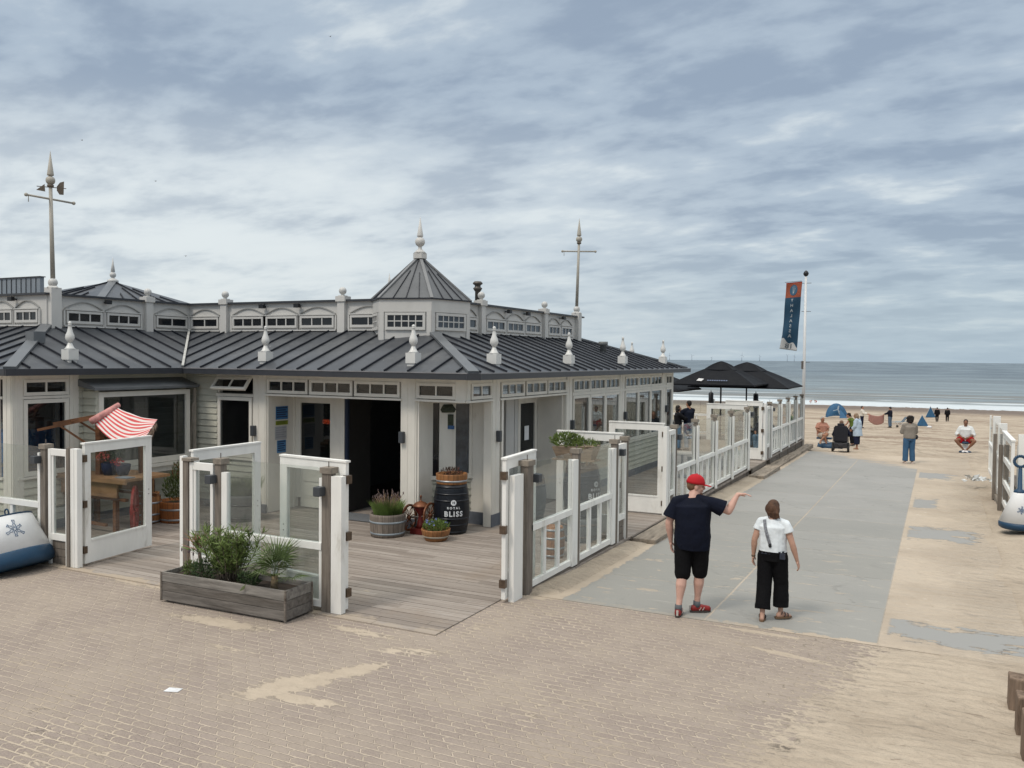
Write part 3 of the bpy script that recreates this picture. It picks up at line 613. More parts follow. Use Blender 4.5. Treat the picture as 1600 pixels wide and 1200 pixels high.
em=bpy.data.materials.new('neon'); em.use_nodes=True; em.node_tree.nodes['Principled BSDF'].inputs['Base Color'].default_value=(.7,.08,.02,1); em.node_tree.nodes['Principled BSDF'].inputs['Emission Color'].default_value=(1,.12,.03,1); em.node_tree.nodes['Principled BSDF'].inputs['Emission Strength'].default_value=.55
o=place_mesh(me,'open_sign',em,BLD); me.transform(Matrix.Translation(-BLD.location)); 
# posters on the cheek wall
def poster(y0,y1,z0,z1,col,ink,nm='poster'):
    f=MB(); f.box(-12.655,-12.650,y0,y1,z0,z1); o=f.build(nm,mat(nm+str(col),col,.5,.1),BLD)
    f=MB(); n_=5
    for i in range(n_):
        zz=z1-(i+.9)*(z1-z0)/(n_+.8); f.box(-12.649,-12.648,y0+.02,y1-.02-(.05*(i%2)),zz,zz+(z1-z0)/(n_+.8)*.5)
    f.build('print',mat('ink'+str(ink),ink,.5),o)
poster(14.12,14.50,1.98,2.26,(.05,.17,.36),(.02,.03,.08)); poster(14.12,14.5,1.86,1.95,(.28,.33,.03),(.08,.10,.02)); poster(14.1,14.46,1.55,1.83,(.42,.43,.45),(.30,.31,.34)); poster(14.16,14.44,1.26,1.53,(.08,.22,.42),(.02,.04,.10))
# corner recess back windows
M1=frame((-9.0,15.25),(.93,.30),(.30,-.93))
Mc=frame((-8.93,14.40),(.645,.764),(.764,-.645))
window(Mc,-.12,.19,.96,2.49,1,BLD,cglass,fw_=.04); window(Mc,.43,.84,.96,2.49,1,BLD,tglass,fw_=.06)
f=MB(); f.box(.19,.43,-.05,.04,.95,2.5,Mc); f.box(-.1,.86,-.04,.06,.93,.957,Mc); f.build('mullion',cream,BLD)
# side entrance
Ms=frame((-8.55,0),(0,1),(1,0))
f=MB(); f.box(16.85,17.25,-.06,.03,.03,2.5,Ms); f.box(17.30,17.46,-.06,.02,.03,2.5,Ms); f.box(15.43,18.6,-.06,.02,2.44,2.5,Ms); f.build('door_frame',clerest,BLD)
window(Ms,17.48,18.5,.05,2.43,1,BLD,wglass,fw_=.12,name='side_door',w=-.03)
f=MB(); f.box(17.62,18.36,.0,.025,.17,.95,Ms); f.build('door_panel',clerest,BLD)
f=MB(); f.box(17.85,18.08,.0,.004,1.45,1.78,Ms); f.build('paper_notice',mat('paper',(.72,.74,.75),.6,.03),BLD)
f=MB(); f.box(18.40,18.43,.02,.05,.98,1.15,Ms); f.build('door_handle',black,BLD)
# window shades hanging inside the path side
cu=MB()
for i in range(34):
    y0=19.1+i*.25
    if i in (13,14,29,30): continue
    cu.box(-8.22,-8.20,y0,y0+.13,2.5,2.95)
    if i%3!=0: cu.box(-8.35,-8.33,y0,y0+.11,1.0,2.5)
cu.box(-8.5,-8.48,22.0,22.5,1,2.5); cu.box(-8.3,-8.28,15.3,18.5,2.53,2.9)
cu.build('curtain',mat('curtain',(.36,.37,.34),.9,.2,5),BLD)
# interior shell so that openings read dark; lit only through the glass
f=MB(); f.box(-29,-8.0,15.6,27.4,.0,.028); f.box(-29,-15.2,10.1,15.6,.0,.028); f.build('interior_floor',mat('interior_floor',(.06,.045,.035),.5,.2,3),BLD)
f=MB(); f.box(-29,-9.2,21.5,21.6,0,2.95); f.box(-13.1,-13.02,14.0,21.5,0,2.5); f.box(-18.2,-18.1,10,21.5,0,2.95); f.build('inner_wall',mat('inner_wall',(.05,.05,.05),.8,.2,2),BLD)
f=MB(); f.box(-16.3,-15.5,10.2,11.05,.75,1.9); f.build('blue_crate_stack',mat('blue_crates',(.08,.33,.75),.5,.5,10),BLD)
f=MB(); f.box(-16.4,-15.45,10.15,11.1,1.92,2.05); f.box(-16.4,-15.45,10.15,11.1,1.2,1.26); f.box(-15.5,-15.44,11.05,11.1,.1,2.5); f.build('shelf',mat('shelf_grey',(.3,.32,.33),.6),BLD)
f=MB()
for q in ((-15.5,11.9),(-15.7,12.5),(-15.4,13.1)): f.box(q[0]-.12,q[0]+.12,q[1]-.2,q[1]+.2,.9,1.55)
f.build('bar_goods',mat('bar_goods',(.14,.15,.18),.4,.8,9),BLD)
# ---------- roofs
ZE=3.06; ZC=3.93
RP=[[(-30,9.57,ZE),(-14.7,9.57,ZE),(-17.1,12.0,ZC),(-30,12.0,ZC)],
    [(-14.7,9.57,ZE),(-14.7,13.5,ZE),(-17.1,15.9,ZC),(-17.1,12.0,ZC)],
    [(-14.7,13.5,ZE),(-7.5,13.5,ZE),(-9.9,15.9,ZC),(-17.1,15.9,ZC)],
    [(-7.5,13.5,ZE),(-7.5,28.1,ZE),(-9.9,24.6,ZC),(-9.9,15.9,ZC)],
    [(-7.5,28.1,ZE),(-30,28.1,ZE),(-30,24.6,ZC),(-9.9,24.6,ZC)]]
rf=MB()
for q in RP:
    lo=[(a,b_,c-.05) for a,b_,c in q]; rf.hexa(lo+q)
ROOF=rf.build('roof',roof_m,BLD)
def in_poly(px,py,q):
    s=0; n=len(q)
    for i in range(n):
        x1,y1=q[i][0],q[i][1]; x2,y2=q[(i+1)%n][0],q[(i+1)%n][1]
        c=(x2-x1)*(py-y1)-(y2-y1)*(px-x1)
        if c<-1e-6: return False
    return True
def seams(q,axis,step,off=0.0):
    sm_=MB()
    """standing seams straight up the slope from the eave"""
    (x0,y0,_),(x1,y1,_)=q[0],q[1]; L=math.hypot(x1-x0,y1-y0); ex,ey=(x1-x0)/L,(y1-y0)/L; nx,ny=-ey,ex
    depth=abs((q[2][0]-q[1][0])*nx+(q[2][1]-q[1][1])*ny); sl=(ZC-ZE)/depth
    t=off+step-6*step
    while t<L+6*step:
        ax,ay=x0+ex*t,y0+ey*t
        e0=0.0
        while e0<depth and not in_poly(ax+nx*(e0+.02),ay+ny*(e0+.02),q): e0+=.04
        e=e0
        while e<depth-.04 and in_poly(ax+nx*(e+.04),ay+ny*(e+.04),q): e+=.04
        if e-e0>.15:
            e0+=.02; a=(ax+nx*e0,ay+ny*e0,ZE+sl*e0+.016); b_=(ax+nx*e,ay+ny*e,ZE+sl*e+.016)
            sm_.bar(a,b_,.022,.05)
        t+=step
    sm_.build('standing_seam',seam_m,ROOF)
seams(RP[0],'x',.53); seams(RP[1],'y',.53,-.1); seams(RP[2],'x',.53,-.05); seams(RP[3],'y',.53,-.2); 
# valley: seams of the wing slope below the valley line
hp=MB()
def strip(p,q,w,lift=.045):
    p=Vector(p);q=Vector(q);d=(q-p).normalized(); s=Vector((d.y,-d.x,0)).normalized()*w/2
    for sg in (1,-1):
        pass
    hp.bar(tuple(p+Vector((0,0,lift-.02))),tuple(q+Vector((0,0,lift-.02))),w*.8,.05)
strip((-14.72,9.62,ZE),(-17.1,12.0,ZC),.26); strip((-7.52,13.55,ZE),(-9.9,15.9,ZC),.26); strip((-7.52,28.05,ZE),(-9.9,24.6,ZC),.2)
hp.build('hip_flashing',rooflt,ROOF)
hp=MB(); hp.bar((-14.72,13.5,ZE+.05),(-17.05,15.85,ZC+.05),.05,.03); hp.build('valley_flashing',mat('valley_white',(.42,.42,.40),.6,.3,10),ROOF)
gt=MB()
def gut(p,q):
    gt.bar((*p,ZE-.055),(*q,ZE-.055),.13,.12)
for a,c in (((-30,9.52),(-14.62,9.52)),((-14.65,9.46),(-14.65,13.45)),((-14.71,13.45),(-7.56,13.45)),((-7.45,13.56),(-7.45,28.16))): gut(a,c)
gt.bar((-7.60,13.42,ZE-.055),(-7.42,13.60,ZE-.055),.14,.124)
GUT=gt.build('gutter',gutter_m,ROOF)
f=MB(); f.bar((-7.39,13.56,ZE+.004),(-7.39,28.16,ZE+.004),.03,.02); f.bar((-14.71,13.39,ZE+.004),(-7.55,13.39,ZE+.004),.03,.02); f.build('gutter_lip',mat('gutter_lip',(.20,.20,.21),.35,.2,5),GUT)
f=MB(); f.box(-15.0,-14.72,9.56,13.5,2.97,3.0); f.box(-15.0,-7.6,13.52,13.86,2.97,3.0); f.box(-7.82,-7.52,13.52,28.0,2.97,3.0); f.box(-30,-14.8,9.58,9.86,2.97,3.0); f.build('soffit',cream,ROOF)
# ---------- clerestory storey
CL=MB(); t_=.08
CL.box(-30,-17.1,12.0,12.0+t_,ZC-.25,4.60); CL.box(-17.1-t_,-17.1,12.08,15.98,ZC-.25,4.60); CL.box(-17.1,-9.9,15.9,15.9+t_,ZC-.25,4.60); CL.box(-9.9-t_,-9.9,15.98,24.6,ZC-.25,4.60); CL.box(-30,-9.98,24.5,24.6,ZC-.25,4.6)
CLO=CL.build('clerestory_wall',clerest,BLD)
cp=MB(); cp.box(-30,-17.04,11.92,12.2,4.60,4.645); cp.box(-17.3,-17.02,12.2,15.82,4.60,4.645); cp.box(-17.3,-9.82,15.82,16.1,4.60,4.645); cp.box(-10.1,-9.82,16.1,24.7,4.60,4.645)
cp.build('coping',gutter_m,CLO)
f=MB(); f.quad((-30,12.1,4.62),(-17.2,12.1,4.62),(-17.2,24.5,4.62),(-30,24.5,4.62)); f.quad((-17.2,16,4.621),(-9.9,16,4.621),(-9.9,24.5,4.621),(-17.2,24.5,4.621)); f.build('flat_roof',roof_m,CLO)
Kf=frame((0,15.9),(1,0),(0,-1)); Kr=frame((-9.9,0),(0,1),(1,0)); Kw=frame((-17.1,0),(0,1),(1,0)); Kwf=frame((0,12.0),(1,0),(0,-1))
arc=MB(); trim=MB()
def cwin(M,u0,u1,panes,rows=1,gl=None):
    window(M,u0+.02,u1-.02,4.01,4.285,panes,CLO,gl or cglass,clerest,w=.004,fw_=.05,mw=.028,name='clerestory_window',dep=.045)
    trim.box(u0-.02,u1+.02,.003,.055,4.30,4.325,M); trim.box(u0-.03,u1+.03,.003,.05,3.935,3.965,M); trim.box(u0-.045,u0-.005,.003,.04,3.966,4.299,M); trim.box(u1+.005,u1+.045,.003,.04,3.966,4.299,M)
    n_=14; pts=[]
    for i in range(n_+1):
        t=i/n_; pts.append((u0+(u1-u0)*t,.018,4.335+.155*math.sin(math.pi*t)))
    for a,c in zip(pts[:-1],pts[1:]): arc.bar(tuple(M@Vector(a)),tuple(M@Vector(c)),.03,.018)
def pier(M,u,ball_=True,w_=.10,top=4.72,h=.17):
    f=MB(); f.box(u-w_,u+w_,-.07,.10,ZC-.2,4.60,M); f.box(u-w_-.03,u+w_+.03,-.11,.13,4.60,top,M)
    c=M@Vector((u,.025,0)); f.prism([(c.x+.11*math.cos(a),c.y+.11*math.sin(a)) for a in [R(45+90*i) for i in range(4)]],top,top+.02)
    o=f.build('pier',clerest,CLO)
    b_=MB(); b_.lathe([(.05,0),(.04,.025)]+[(.088*math.sin(R(a)),.11-.088*math.cos(R(a))) for a in range(25,181,14)],18,(c.x,c.y,top+.015)); b_.build('ball_finial',mat('finial_white',(.50,.50,.485),.4,.05,5,dark=(.36,.35,.32),dthr=(.55,.9)),o)
    return c
for a,c,p_ in ((-17.02,-16.05,2),(-15.62,-14.6,3),(-14.55,-13.56,3),(-13.5,-12.47,3),(-12.05,-11.0,2)): cwin(Kf,a,c,p_)
for a,c,p_ in ((17.2,17.93,2),(18.38,19.42,3),(19.5,20.5,3),(20.58,21.58,3),(22.08,22.92,3),(23.0,23.85,3)): cwin(Kr,a,c,p_,gl=tglass)
for a,c,p_ in ((12.42,13.36,3),(13.44,14.38,3),(14.82,15.82,2)): cwin(Kw,a,c,p_)
for i in range(6): a=-17.32-i*.87; cwin(Kwf,a-.8,a,3)
arc.build('arch_moulding',mat('arch_grey_line',(.30,.30,.29),.6),CLO); trim.build('window_trim',clerest,CLO)  # arch bars in a darker grey than the wall
for u in (-15.85,-12.25): pier(Kf,u)
for u in (18.14,21.82): pier(Kr,u)
pier(Kw,14.6)
# floodlights on the clerestory
def flood(M,u,z=4.52):
    f=MB(); f.bar(M@Vector((u,.0,z)),M@Vector((u,.10,z)),.03); f.box(u-.07,u+.07,.09,.17,z-.04,z+.05,M); f.build('spotlight',black,CLO)
for M_,u in ((Kf,-14.57),(Kf,-13.5),(Kr,19.45),(Kr,20.55),(Kr,22.95),(Kw,13.42),(Kwf,-18.1)): flood(M_,u)
# masts with yard, ball, spike
putty=mat('mast_putty',(.36,.34,.295),.5,.1,4)
def mast(x,y,yd,vane,Lr=.55,tx_=0.0,zy=6.66,base=4.76,top_=6.93):
    f=MB(); f.box(x-.12,x+.12,y-.12,y+.12,ZC-.25,base); f.lathe([(.15,0),(.10,.04)],4,(x,y,base),smooth=False); PR=f.build('mast_pier',clerest,CLO)
    f=MB(); f.ball((x,y,base+.11),.098,16); f.build('ball_finial',MT['finial_white'],PR)
    f=MB(); f.cone((x,y,base+.2),(x+tx_,y,6.95),.048,.036,12); MS=f.build('mast',putty,PR)
    f=MB(); a=Vector((x+tx_,y,zy)); d=Vector(yd).normalized()
    f.cone(a-d*Lr,a+d*Lr,.022,.022,8); f.ball(a-d*Lr,.04,8); f.ball(a+d*Lr,.04,8); f.cone(a-d*(Lr-.05),a-d*(Lr-.05)-Vector((0,0,.14)),.008,.008,6); f.build('yard',putty,MS)
    f=MB(); f.lathe([(.03,0),(.045,.03)]+[(.095*math.sin(R(t)),.125-.095*math.cos(R(t))) for t in range(20,165,12)]+[(.045,.225),(.068,.235),(.068,.255),(.002,.76)],16,(x+tx_,y,top_)); f.build('spire',putty,MS)
    f=MB(); c=Vector((x+tx_,y,top_-.02))
    f.lathe([(.05,0),(.07,.02),(.07,.05),(.04,.06)],10,tuple(c))
    if vane:
        dd=Vector((.6,.8,0)).normalized(); f.bar(c-dd*.26,c+dd*.3,.015)
        def fin(pts,th=.012):
            s=Vector((-dd.y,dd.x,0))*th/2; P_=[c+dd*u+Vector((0,0,v)) for u,v in pts]; n_=len(P_)
            f.add([tuple(p-s) for p in P_]+[tuple(p+s) for p in P_],[tuple(range(n_-1,-1,-1)),tuple(range(n_,2*n_))]+[(i,(i+1)%n_,n_+(i+1)%n_,n_+i) for i in range(n_)])
        fin([(.12,-.06),(.17,-.14),(.25,-.14),(.26,.15),(.18,.12),(.12,.03)]); fin([(-.10,-.1),(-.11,.06),(-.27,-.08)])
    f.build('weather_vane',mat('vane_brown',(.13,.105,.08),.6,.2,8),MS)
mast(-17.1,12.15,(0,1,.0),True,.55,-.06)
mast(-9.9,24.25,(.9,.44,0),False,.50,.05,6.60,4.74,6.84)
# finials standing on the lower roof
def finial(x,y,z):
    f=MB(); f.box(x-.108,x+.108,y-.108,y+.108,z+.03,z+.23); f.box(x-.085,x+.085,y-.085,y+.085,z-.05,z+.03)
    f.lathe([(.115,0),(.08,.03),(.05,.09),(.035,.13)],18,(x,y,z+.23))
    f.lathe([(.035,0),(.066,.04),(.086,.09),(.078,.15),(.048,.22),(.035,.29),(.026,.34),(.036,.345),(.036,.355),(.02,.36)],18,(x,y,z+.36))
    f.ball((x,y,z+.74),.034,12); return f.build('roof_finial',mat('finial_gloss',(.62,.62,.60),.3,.04,5),ROOF)
for x,y in ((-12.74,13.9),(-9.04,13.9),(-7.9,15.06),(-7.9,18.9),(-7.9,22.78),(-7.9,26.67),(-15.1,11.08)): finial(x,y,3.2)
finial(-9.3,27.75,3.16); 
f=MB(); f.box(-16.25,-16.0,10.95,11.2,3.55,3.78); f.lathe([(.1,0),(.1,.1)],12,(-16.1,11.1,3.48)); f.build('roof_vent',rooflt,ROOF)
f=MB(); f.lathe([(.09,0),(.09,.35),(.14,.36),(.14,.46)],12,(-8.9,23.9,3.4)); f.build('roof_vent',mat('vent_grey',(.16,.17,.17),.5),ROOF)
f=MB(); f.lathe([(.07,0),(.07,.5),(.10,.54),(.125,.59),(.08,.62),(.08,.67),(.13,.70),(.13,.73),(.09,.77)],16,(-11,20,4.6)); f.build('chimney_cowl',mat('cowl',(.10,.09,.08),.5,.3,5,metal=.5),CLO)
# corner turret
cx,cy=-10.52,16.42; tr=1.14
def hexp(r,rot=-45): return [(cx+r*math.cos(R(rot+60*i)),cy+r*math.sin(R(rot+60*i))) for i in range(6)]
f=MB(); f.prism(hexp(tr),3.2,4.36); TW=f.build('turret_wall',clerest,BLD)
f=MB(); f.prism(hexp(tr+.035),4.315,4.60); f.build('turret_fascia',clerest,TW)
Hh=hexp(tr)
for i in (5,0,4,1):
    a=Vector(Hh[i]); c=Vector(Hh[(i+1)%6]); d=(c-a); L=d.length; d.normalize(); n_=Vector((d.y,-d.x))
    M_=frame(a,d,n_); window(M_,.12,L-.12,3.93,4.30,5,TW,cglass if i==5 else tglass,clerest,rows=2,w=.003,fw_=.055,mw=.022,name='turret_window',dep=.04)
    f=MB(); f.box(-.01,.09,.0,.03,3.6,4.314,M_); f.box(L-.09,L+.01,.0,.03,3.6,4.314,M_); f.build('corner_board',clerest,TW)
f=MB(); E_=hexp(tr+.06); ap=(cx,cy,5.62)
f.add([(a,b_,4.60) for a,b_ in E_]+[ap],[(i,(i+1)%6,6) for i in range(6)]+[tuple(range(5,-1,-1))]); TR=f.build('turret_roof',towerroof,TW)
f=MB()
for i in range(6):
    a=Vector((*E_[i],4.60)); c=Vector((*E_[(i+1)%6],4.60)); A=Vector(ap)
    for t in (.28,.52,.76):
        b0=a.lerp(c,t); k_=1-abs(t-.5)*1.5
        f.bar(tuple(b0+Vector((0,0,.01))),tuple(b0.lerp(A,.80*k_+.1)+Vector((0,0,.01))),.014,.03)
    f.bar(tuple(a),tuple(c),.03,.03)
f.build('turret_seam',seam_m,TR)
f=MB()
for i in range(6): f.bar((*E_[i],4.61),(cx,cy,5.64),.07,.03)
f.build('turret_hip',mat('hip_grey',(.19,.195,.2),.5,.1),TR)
f=MB(); f.prism([(cx+.16*math.cos(R(-45+60*i)),cy+.16*math.sin(R(-45+60*i))) for i in range(6)],5.56,5.68)
f.lathe([(.15,0),(.10,.05),(.045,.10),(.04,.14)]+[(.112*math.sin(R(t)),.26-.112*math.cos(R(t))) for t in range(22,160,12)]+[(.045,.37),(.07,.38),(.07,.40),(.002,.82)],18,(cx,cy,5.68)); f.build('turret_spire',clerest,TW)
# rear wing roof with its own finial, plant screen
f=MB(); a=(-21.3,17,5.43); q=[(-24,14.5,4.66),(-19.1,14.8,4.66),(-19.3,19,4.66),(-24,19,4.66)]; f.add(q+[a],[(0,1,4),(1,2,4),(2,3,4),(3,0,4)]); UR=f.build('upper_roof',roof_m,CLO)
f=MB()
for i in range(7):
    t=(i+.5)/7
    for A_,B_ in ((0,1),(1,2)):
        b0=Vector(q[A_]).lerp(Vector(q[B_]),t); k_=1-abs(t-.5)*2; f.bar(tuple(b0+Vector((0,0,.02))),tuple(b0.lerp(Vector(a),k_*.95+.02)+Vector((0,0,.02))),.025,.04)
f.build('standing_seam',seam_m,UR); f=MB(); f.bar(q[1],a,.2,.05); f.build('hip_flashing',rooflt,UR)
def sspire(x,y,z,s=1.0):
    f=MB(); f.lathe([(.19*s,0),(.19*s,.08*s),(.10*s,.13*s),(.05*s,.17*s)]+[(.11*s*math.sin(R(t)),.27*s-.11*s*math.cos(R(t))) for t in range(25,160,15)]+[(.05*s,.37*s),(.075*s,.39*s),(.002,.9*s)],12,(x,y,z)); return f.build('roof_spire',clerest,CLO)
sspire(-21.3,17,5.40,.8); sspire(-15.2,22,4.9,1.15)
f=MB(); f.box(-23.5,-18.75,13.0,13.1,4.66,5.12); SCN=f.build('plant_screen',mat('screen_grey',(.22,.25,.28),.5,.08,2),CLO)
f=MB()
for i in range(26): f.box(-23.4+i*.18,-23.385+i*.18,12.985,13.0,4.68,5.10)
f.box(-23.5,-18.72,12.97,13.12,5.12,5.14); f.build('screen_rib',gutter_m,SCN)
# wall lamps on posts
for M_,u,z in ((Mf,-13.0,1.75),(Mf,-9.24,1.80),(Mr,15.05,1.80),(Mr,18.86,1.78),(Mr,22.7,1.78),(Mr,26.72,1.78)):
    f=MB(); f.box(u-.05,u+.05,.04,.13,z-.11,z+.11,M_); f.build('wall_lamp',lampm,BLD,bevel=.01)
# hanging lantern board in the corner porch
f=MB(); f.box(-8.86,-8.56,14.62,14.66,1.93,2.0); f.build('hanging_sign',mat('sign_blue',(.05,.13,.30),.5,.5,30),BLD)
f=MB(); f.box(-8.84,-8.58,14.62,14.66,2.0,2.22); f.bar((-8.71,14.64,2.2),(-8.71,14.64,2.5),.02); f.lathe([(.14,0),(.17,.06),(.1,.16)],10,(-8.71,14.64,2.26)); f.build('hanging_planter',mat('sign_dark',(.05,.06,.04),.7,.5,20),BLD)
# ================================================================ GLASS FENCES AND GATES
hinge_m=mat('bronze_hinge',(.12,.085,.06),.45,.3,20,metal=.5)
def gate(parent,O,d,W_=1.25,z0=.05,z1=1.93,gl=None,col=None,hinges=True,flip=1):
    d=Vector((*d,0)).normalized(); n=Vector((d.y,-d.x,0))*flip
    M=Matrix(((d.x,n.x,0,O[0]),(d.y,n.y,0,O[1]),(0,0,1,0),(0,0,0,1)))
    s=.115; f=MB()
    f.box(0,s,-.028,.028,z0,z1,M); f.box(W_-s,W_,-.028,.028,z0,z1,M); f.box(s,W_-s,-.027,.027,z1-.14,z1,M); f.box(s,W_-s,-.024,.024,z0,z0+.34,M)
    f.box(s,W_-s,-.034,.034,z0+.34,z0+.37,M); f.box(-.02,W_+.02,-.042,.042,z1,z1+.025,M); f.box(W_,W_+.02,-.03,.03,z0,z1,M)
    o=f.build('gate',col or white,parent)
    g_=MB(); g_.box(s,W_-s,-.004,.004,z0+.37,z1-.14,M); g_.build('pane',gl or dglass,o)
    h=MB()
    for z in (z0+.22,(z0+z1)/2,z1-.22): h.box(-.045,.03,-.045,.045,z-.055,z+.055,M)
    h.build('hinge',hinge_m,o)
    k=MB()
    for z in (.95,1.03): k.box(W_-.06,W_-.045,-.034,.034,z,z+.012,M)
    k.build('lock',iron,o)
    return o
def fpost(parent,M,u,z0=-.12,z1=1.83,cap=True,w_=.055,wpos=0.0,m=None):
    f=MB(); f.box(u-w_,u+w_,wpos-.055,wpos+.055,z0,z1,M); o=f.build('post',m or wood,parent)
    if cap:
        c=MB(); c.box(u-w_-.02,u+w_+.02,wpos-.085,wpos+.075,z1,z1+.075,M); c.build('post_cap',capwood,o)
        c=MB(); c.box(u-.005,u+.005,wpos-.005,wpos+.005,z1+.075,z1+.15,M); c.build('bolt',iron,o)
    return o
def stile(b,M,u0,u1,z0=.03,z1=1.74,w0=-.02,w1=.06): b.box(u0,u1,w0,w1,z0,z1,M)
def bay(parent,M,u0,u1,nb=2,zt=1.86,zm=.88,zb=.07,gl=None,corner=True):
    f=MB(); f.box(u0,u1,-.02,.045,zb,zb+.085,M); f.box(u0,u1,-.025,.055,zm,zm+.09,M)
    f.box(u0,u0+.045,-.015,.04,zb+.085,zm,M); f.box(u1-.045,u1,-.015,.04,zb+.085,zm,M)
    for i in range(nb):
        c=u0+(u1-u0)*(i+1)/(nb+1); f.box(c-.035,c+.035,-.015,.04,zb+.085,zm,M)
    f.box(u1-.05,u1,-.012,.035,zm+.09,1.76,M)
    o=f.build('panel',white,parent)
    g_=MB(); g_.box(u0+.045,u1-.045,.008,.016,zb+.085,zm,M)
    # upper glass with rounded corners
    r=.12; pts=[(u0,zm+.09),(u1,zm+.09)]
    for k in range(7): a=R(15*k); pts.append((u1-r+r*math.cos(a),zt-r+r*math.sin(a)))
    for k in range(7): a=R(90+15*k); pts.append((u0+r+r*math.cos(a),zt-r+r*math.sin(a)))
    n_=len(pts); vs=[(u,.010,z) for u,z in pts]+[(u,.022,z) for u,z in pts]
    g_.add(vs,[tuple(range(n_-1,-1,-1)),tuple(range(n_,2*n_))]+[(i,(i+1)%n_,n_+(i+1)%n_,n_+i) for i in range(n_)],M)
    g_.build('pane',gl or fglass,o); return o
def narrow(parent,M,u0,u1,zt=1.80,zm=None,zb=.40):
    f=MB(); f.box(u0,u0+.06,-.02,.05,.0,zt,M); f.box(u1-.05,u1,-.02,.05,.0,zt,M); f.box(u0+.06,u1-.05,-.02,.045,zt-.1,zt,M); f.box(u0+.06,u1-.05,-.018,.045,zb,zb+.1,M); f.box(u0+.06,u0+.10,-.015,.03,zb+.1,zt-.1,M)
    o=f.build('narrow_panel',white,parent); g_=MB(); g_.box(u0+.10,u1-.05,.005,.013,zb+.1,zt-.1,M); g_.build('pane',dglass,o)
    k=MB()
    for i in range(3): k.box(u0+.06,u1-.05,-.01,.02,.02+i*.125,.135+i*.125,M)
    k.build('kick_board',wood,o); return o
def box_lamp(parent,M,u,z=1.66,w0=.06):
    f=MB(); f.box(u-.055,u+.055,w0,w0+.12,z-.06,z+.06,M); f.build('lamp',lampm,parent,bevel=.008)
# --- left run along the front, with gate A swung inwards
A=thing('glass_fence','white framed glass fence left of the striped market cart, one gate swung inwards','fence',(-12.7,8.9,0))
Mx=frame((0,8.9),(1,0),(0,-1))
bay(A,Mx,-15.9,-14.3,1); bay(A,Mx,-14.25,-12.83,1); fpost(A,Mx,-14.28); fpost(A,Mx,-12.72,-.05,1.83); box_lamp(A,Mx,-12.80)
f=MB(); f.box(-12.85,-12.80,-.01,.05,.03,1.68,Mx); f.build('edge_board',white,A)
narrow(A,Mx,-12.60,-12.14,1.84)
f=MB(); f.box(-12.13,-12.07,-.04,.08,-.03,1.88,Mx); f.build('post',wood,A)
f=MB(); f.box(-12.06,-11.90,-.03,.06,.02,1.87,Mx); f.box(-12.0,-11.97,.06,.068,.02,1.87,Mx); f.build('gate_post',white,A)
gate(A,(-11.96,9.0),(-.13,1),1.42,.05,1.93)
# --- middle run behind the planter box
B=thing('glass_fence','white framed glass fence behind the long planter box, between two open gates','fence',(-8.2,8.9,0))
f=MB(); f.box(-9.70,-9.64,-.03,.06,.02,1.90,Mx); f.build('gate_post',white,B)
f=MB(); f.box(-9.63,-9.53,-.04,.07,-.02,1.84,Mx); pp=f.build('post',wood,B); f=MB(); f.box(-9.63,-9.45,-.06,.09,1.84,1.88,Mx); f.build('post_cap',capwood,pp)
narrow(B,Mx,-9.52,-9.07,1.82)
fpost(B,Mx,-8.97); box_lamp(B,Mx,-9.04,1.62); 
f=MB(); f.box(-8.90,-8.80,-.01,.06,.02,1.72,Mx); f.build('edge_board',white,B)
bay(B,Mx,-8.80,-7.16,1,1.90,.82)
fpost(B,Mx,-7.08,-.05,1.83,w_=.07); box_lamp(B,Mx,-7.14,1.60)
f=MB(); f.box(-6.995,-6.83,-.035,.06,.02,1.80,Mx); f.build('gate_post',white,B)
gate(B,(-9.66,9.03),(-.03,1),1.40,.05,1.95)
gate(B,(-6.86,9.0),(-1,.12),1.22,.05,1.97,flip=-1)
# --- right-hand run along the path
Mr2=frame((-5.2,0),(0,1),(1,0))
Cc=thing('glass_fence','white framed glass fence beside the man in the red cap, starting at the deck corner','fence',(-5.2,12.9,0))
f=MB(); f.box(10.46,10.74,-.03,.05,.0,1.74,Mr2); f.build('gate_post',white,Cc)
fpost(Cc,Mr2,10.96,-.12,1.83,w_=.10); box_lamp(Cc,Mr2,11.1,1.64,.03)
bay(Cc,Mr2,11.02,12.55,2,1.86); 
f=MB(); f.box(12.52,12.74,-.02,.065,.05,1.74,Mr2); f.box(14.36,14.54,-.02,.065,.05,1.76,Mr2); f.build('edge_board',white,Cc)
fpost(Cc,Mr2,12.80); bay(Cc,Mr2,12.86,14.36,2,1.86); fpost(Cc,Mr2,14.63); box_lamp(Cc,Mr2,14.78,1.66,.03)
narrow(Cc,Mr2,14.70,15.16,1.80); fpost(Cc,Mr2,15.20,-.15,1.84,w_=.05)
gate(Cc,(-5.26,10.36),(-.10,1),1.22,.05,1.97)
gate(Cc,(-5.26,15.22),(-1,-.04),1.28,.05,1.95,flip=-1)
sk=MB()
for a,c in ((11.05,12.74),(12.86,14.56),(14.7,15.15)): sk.box(a,c,-.0,.03,-.12,.05,Mr2)
sk.build('skirt_board',skirt_w,Cc)
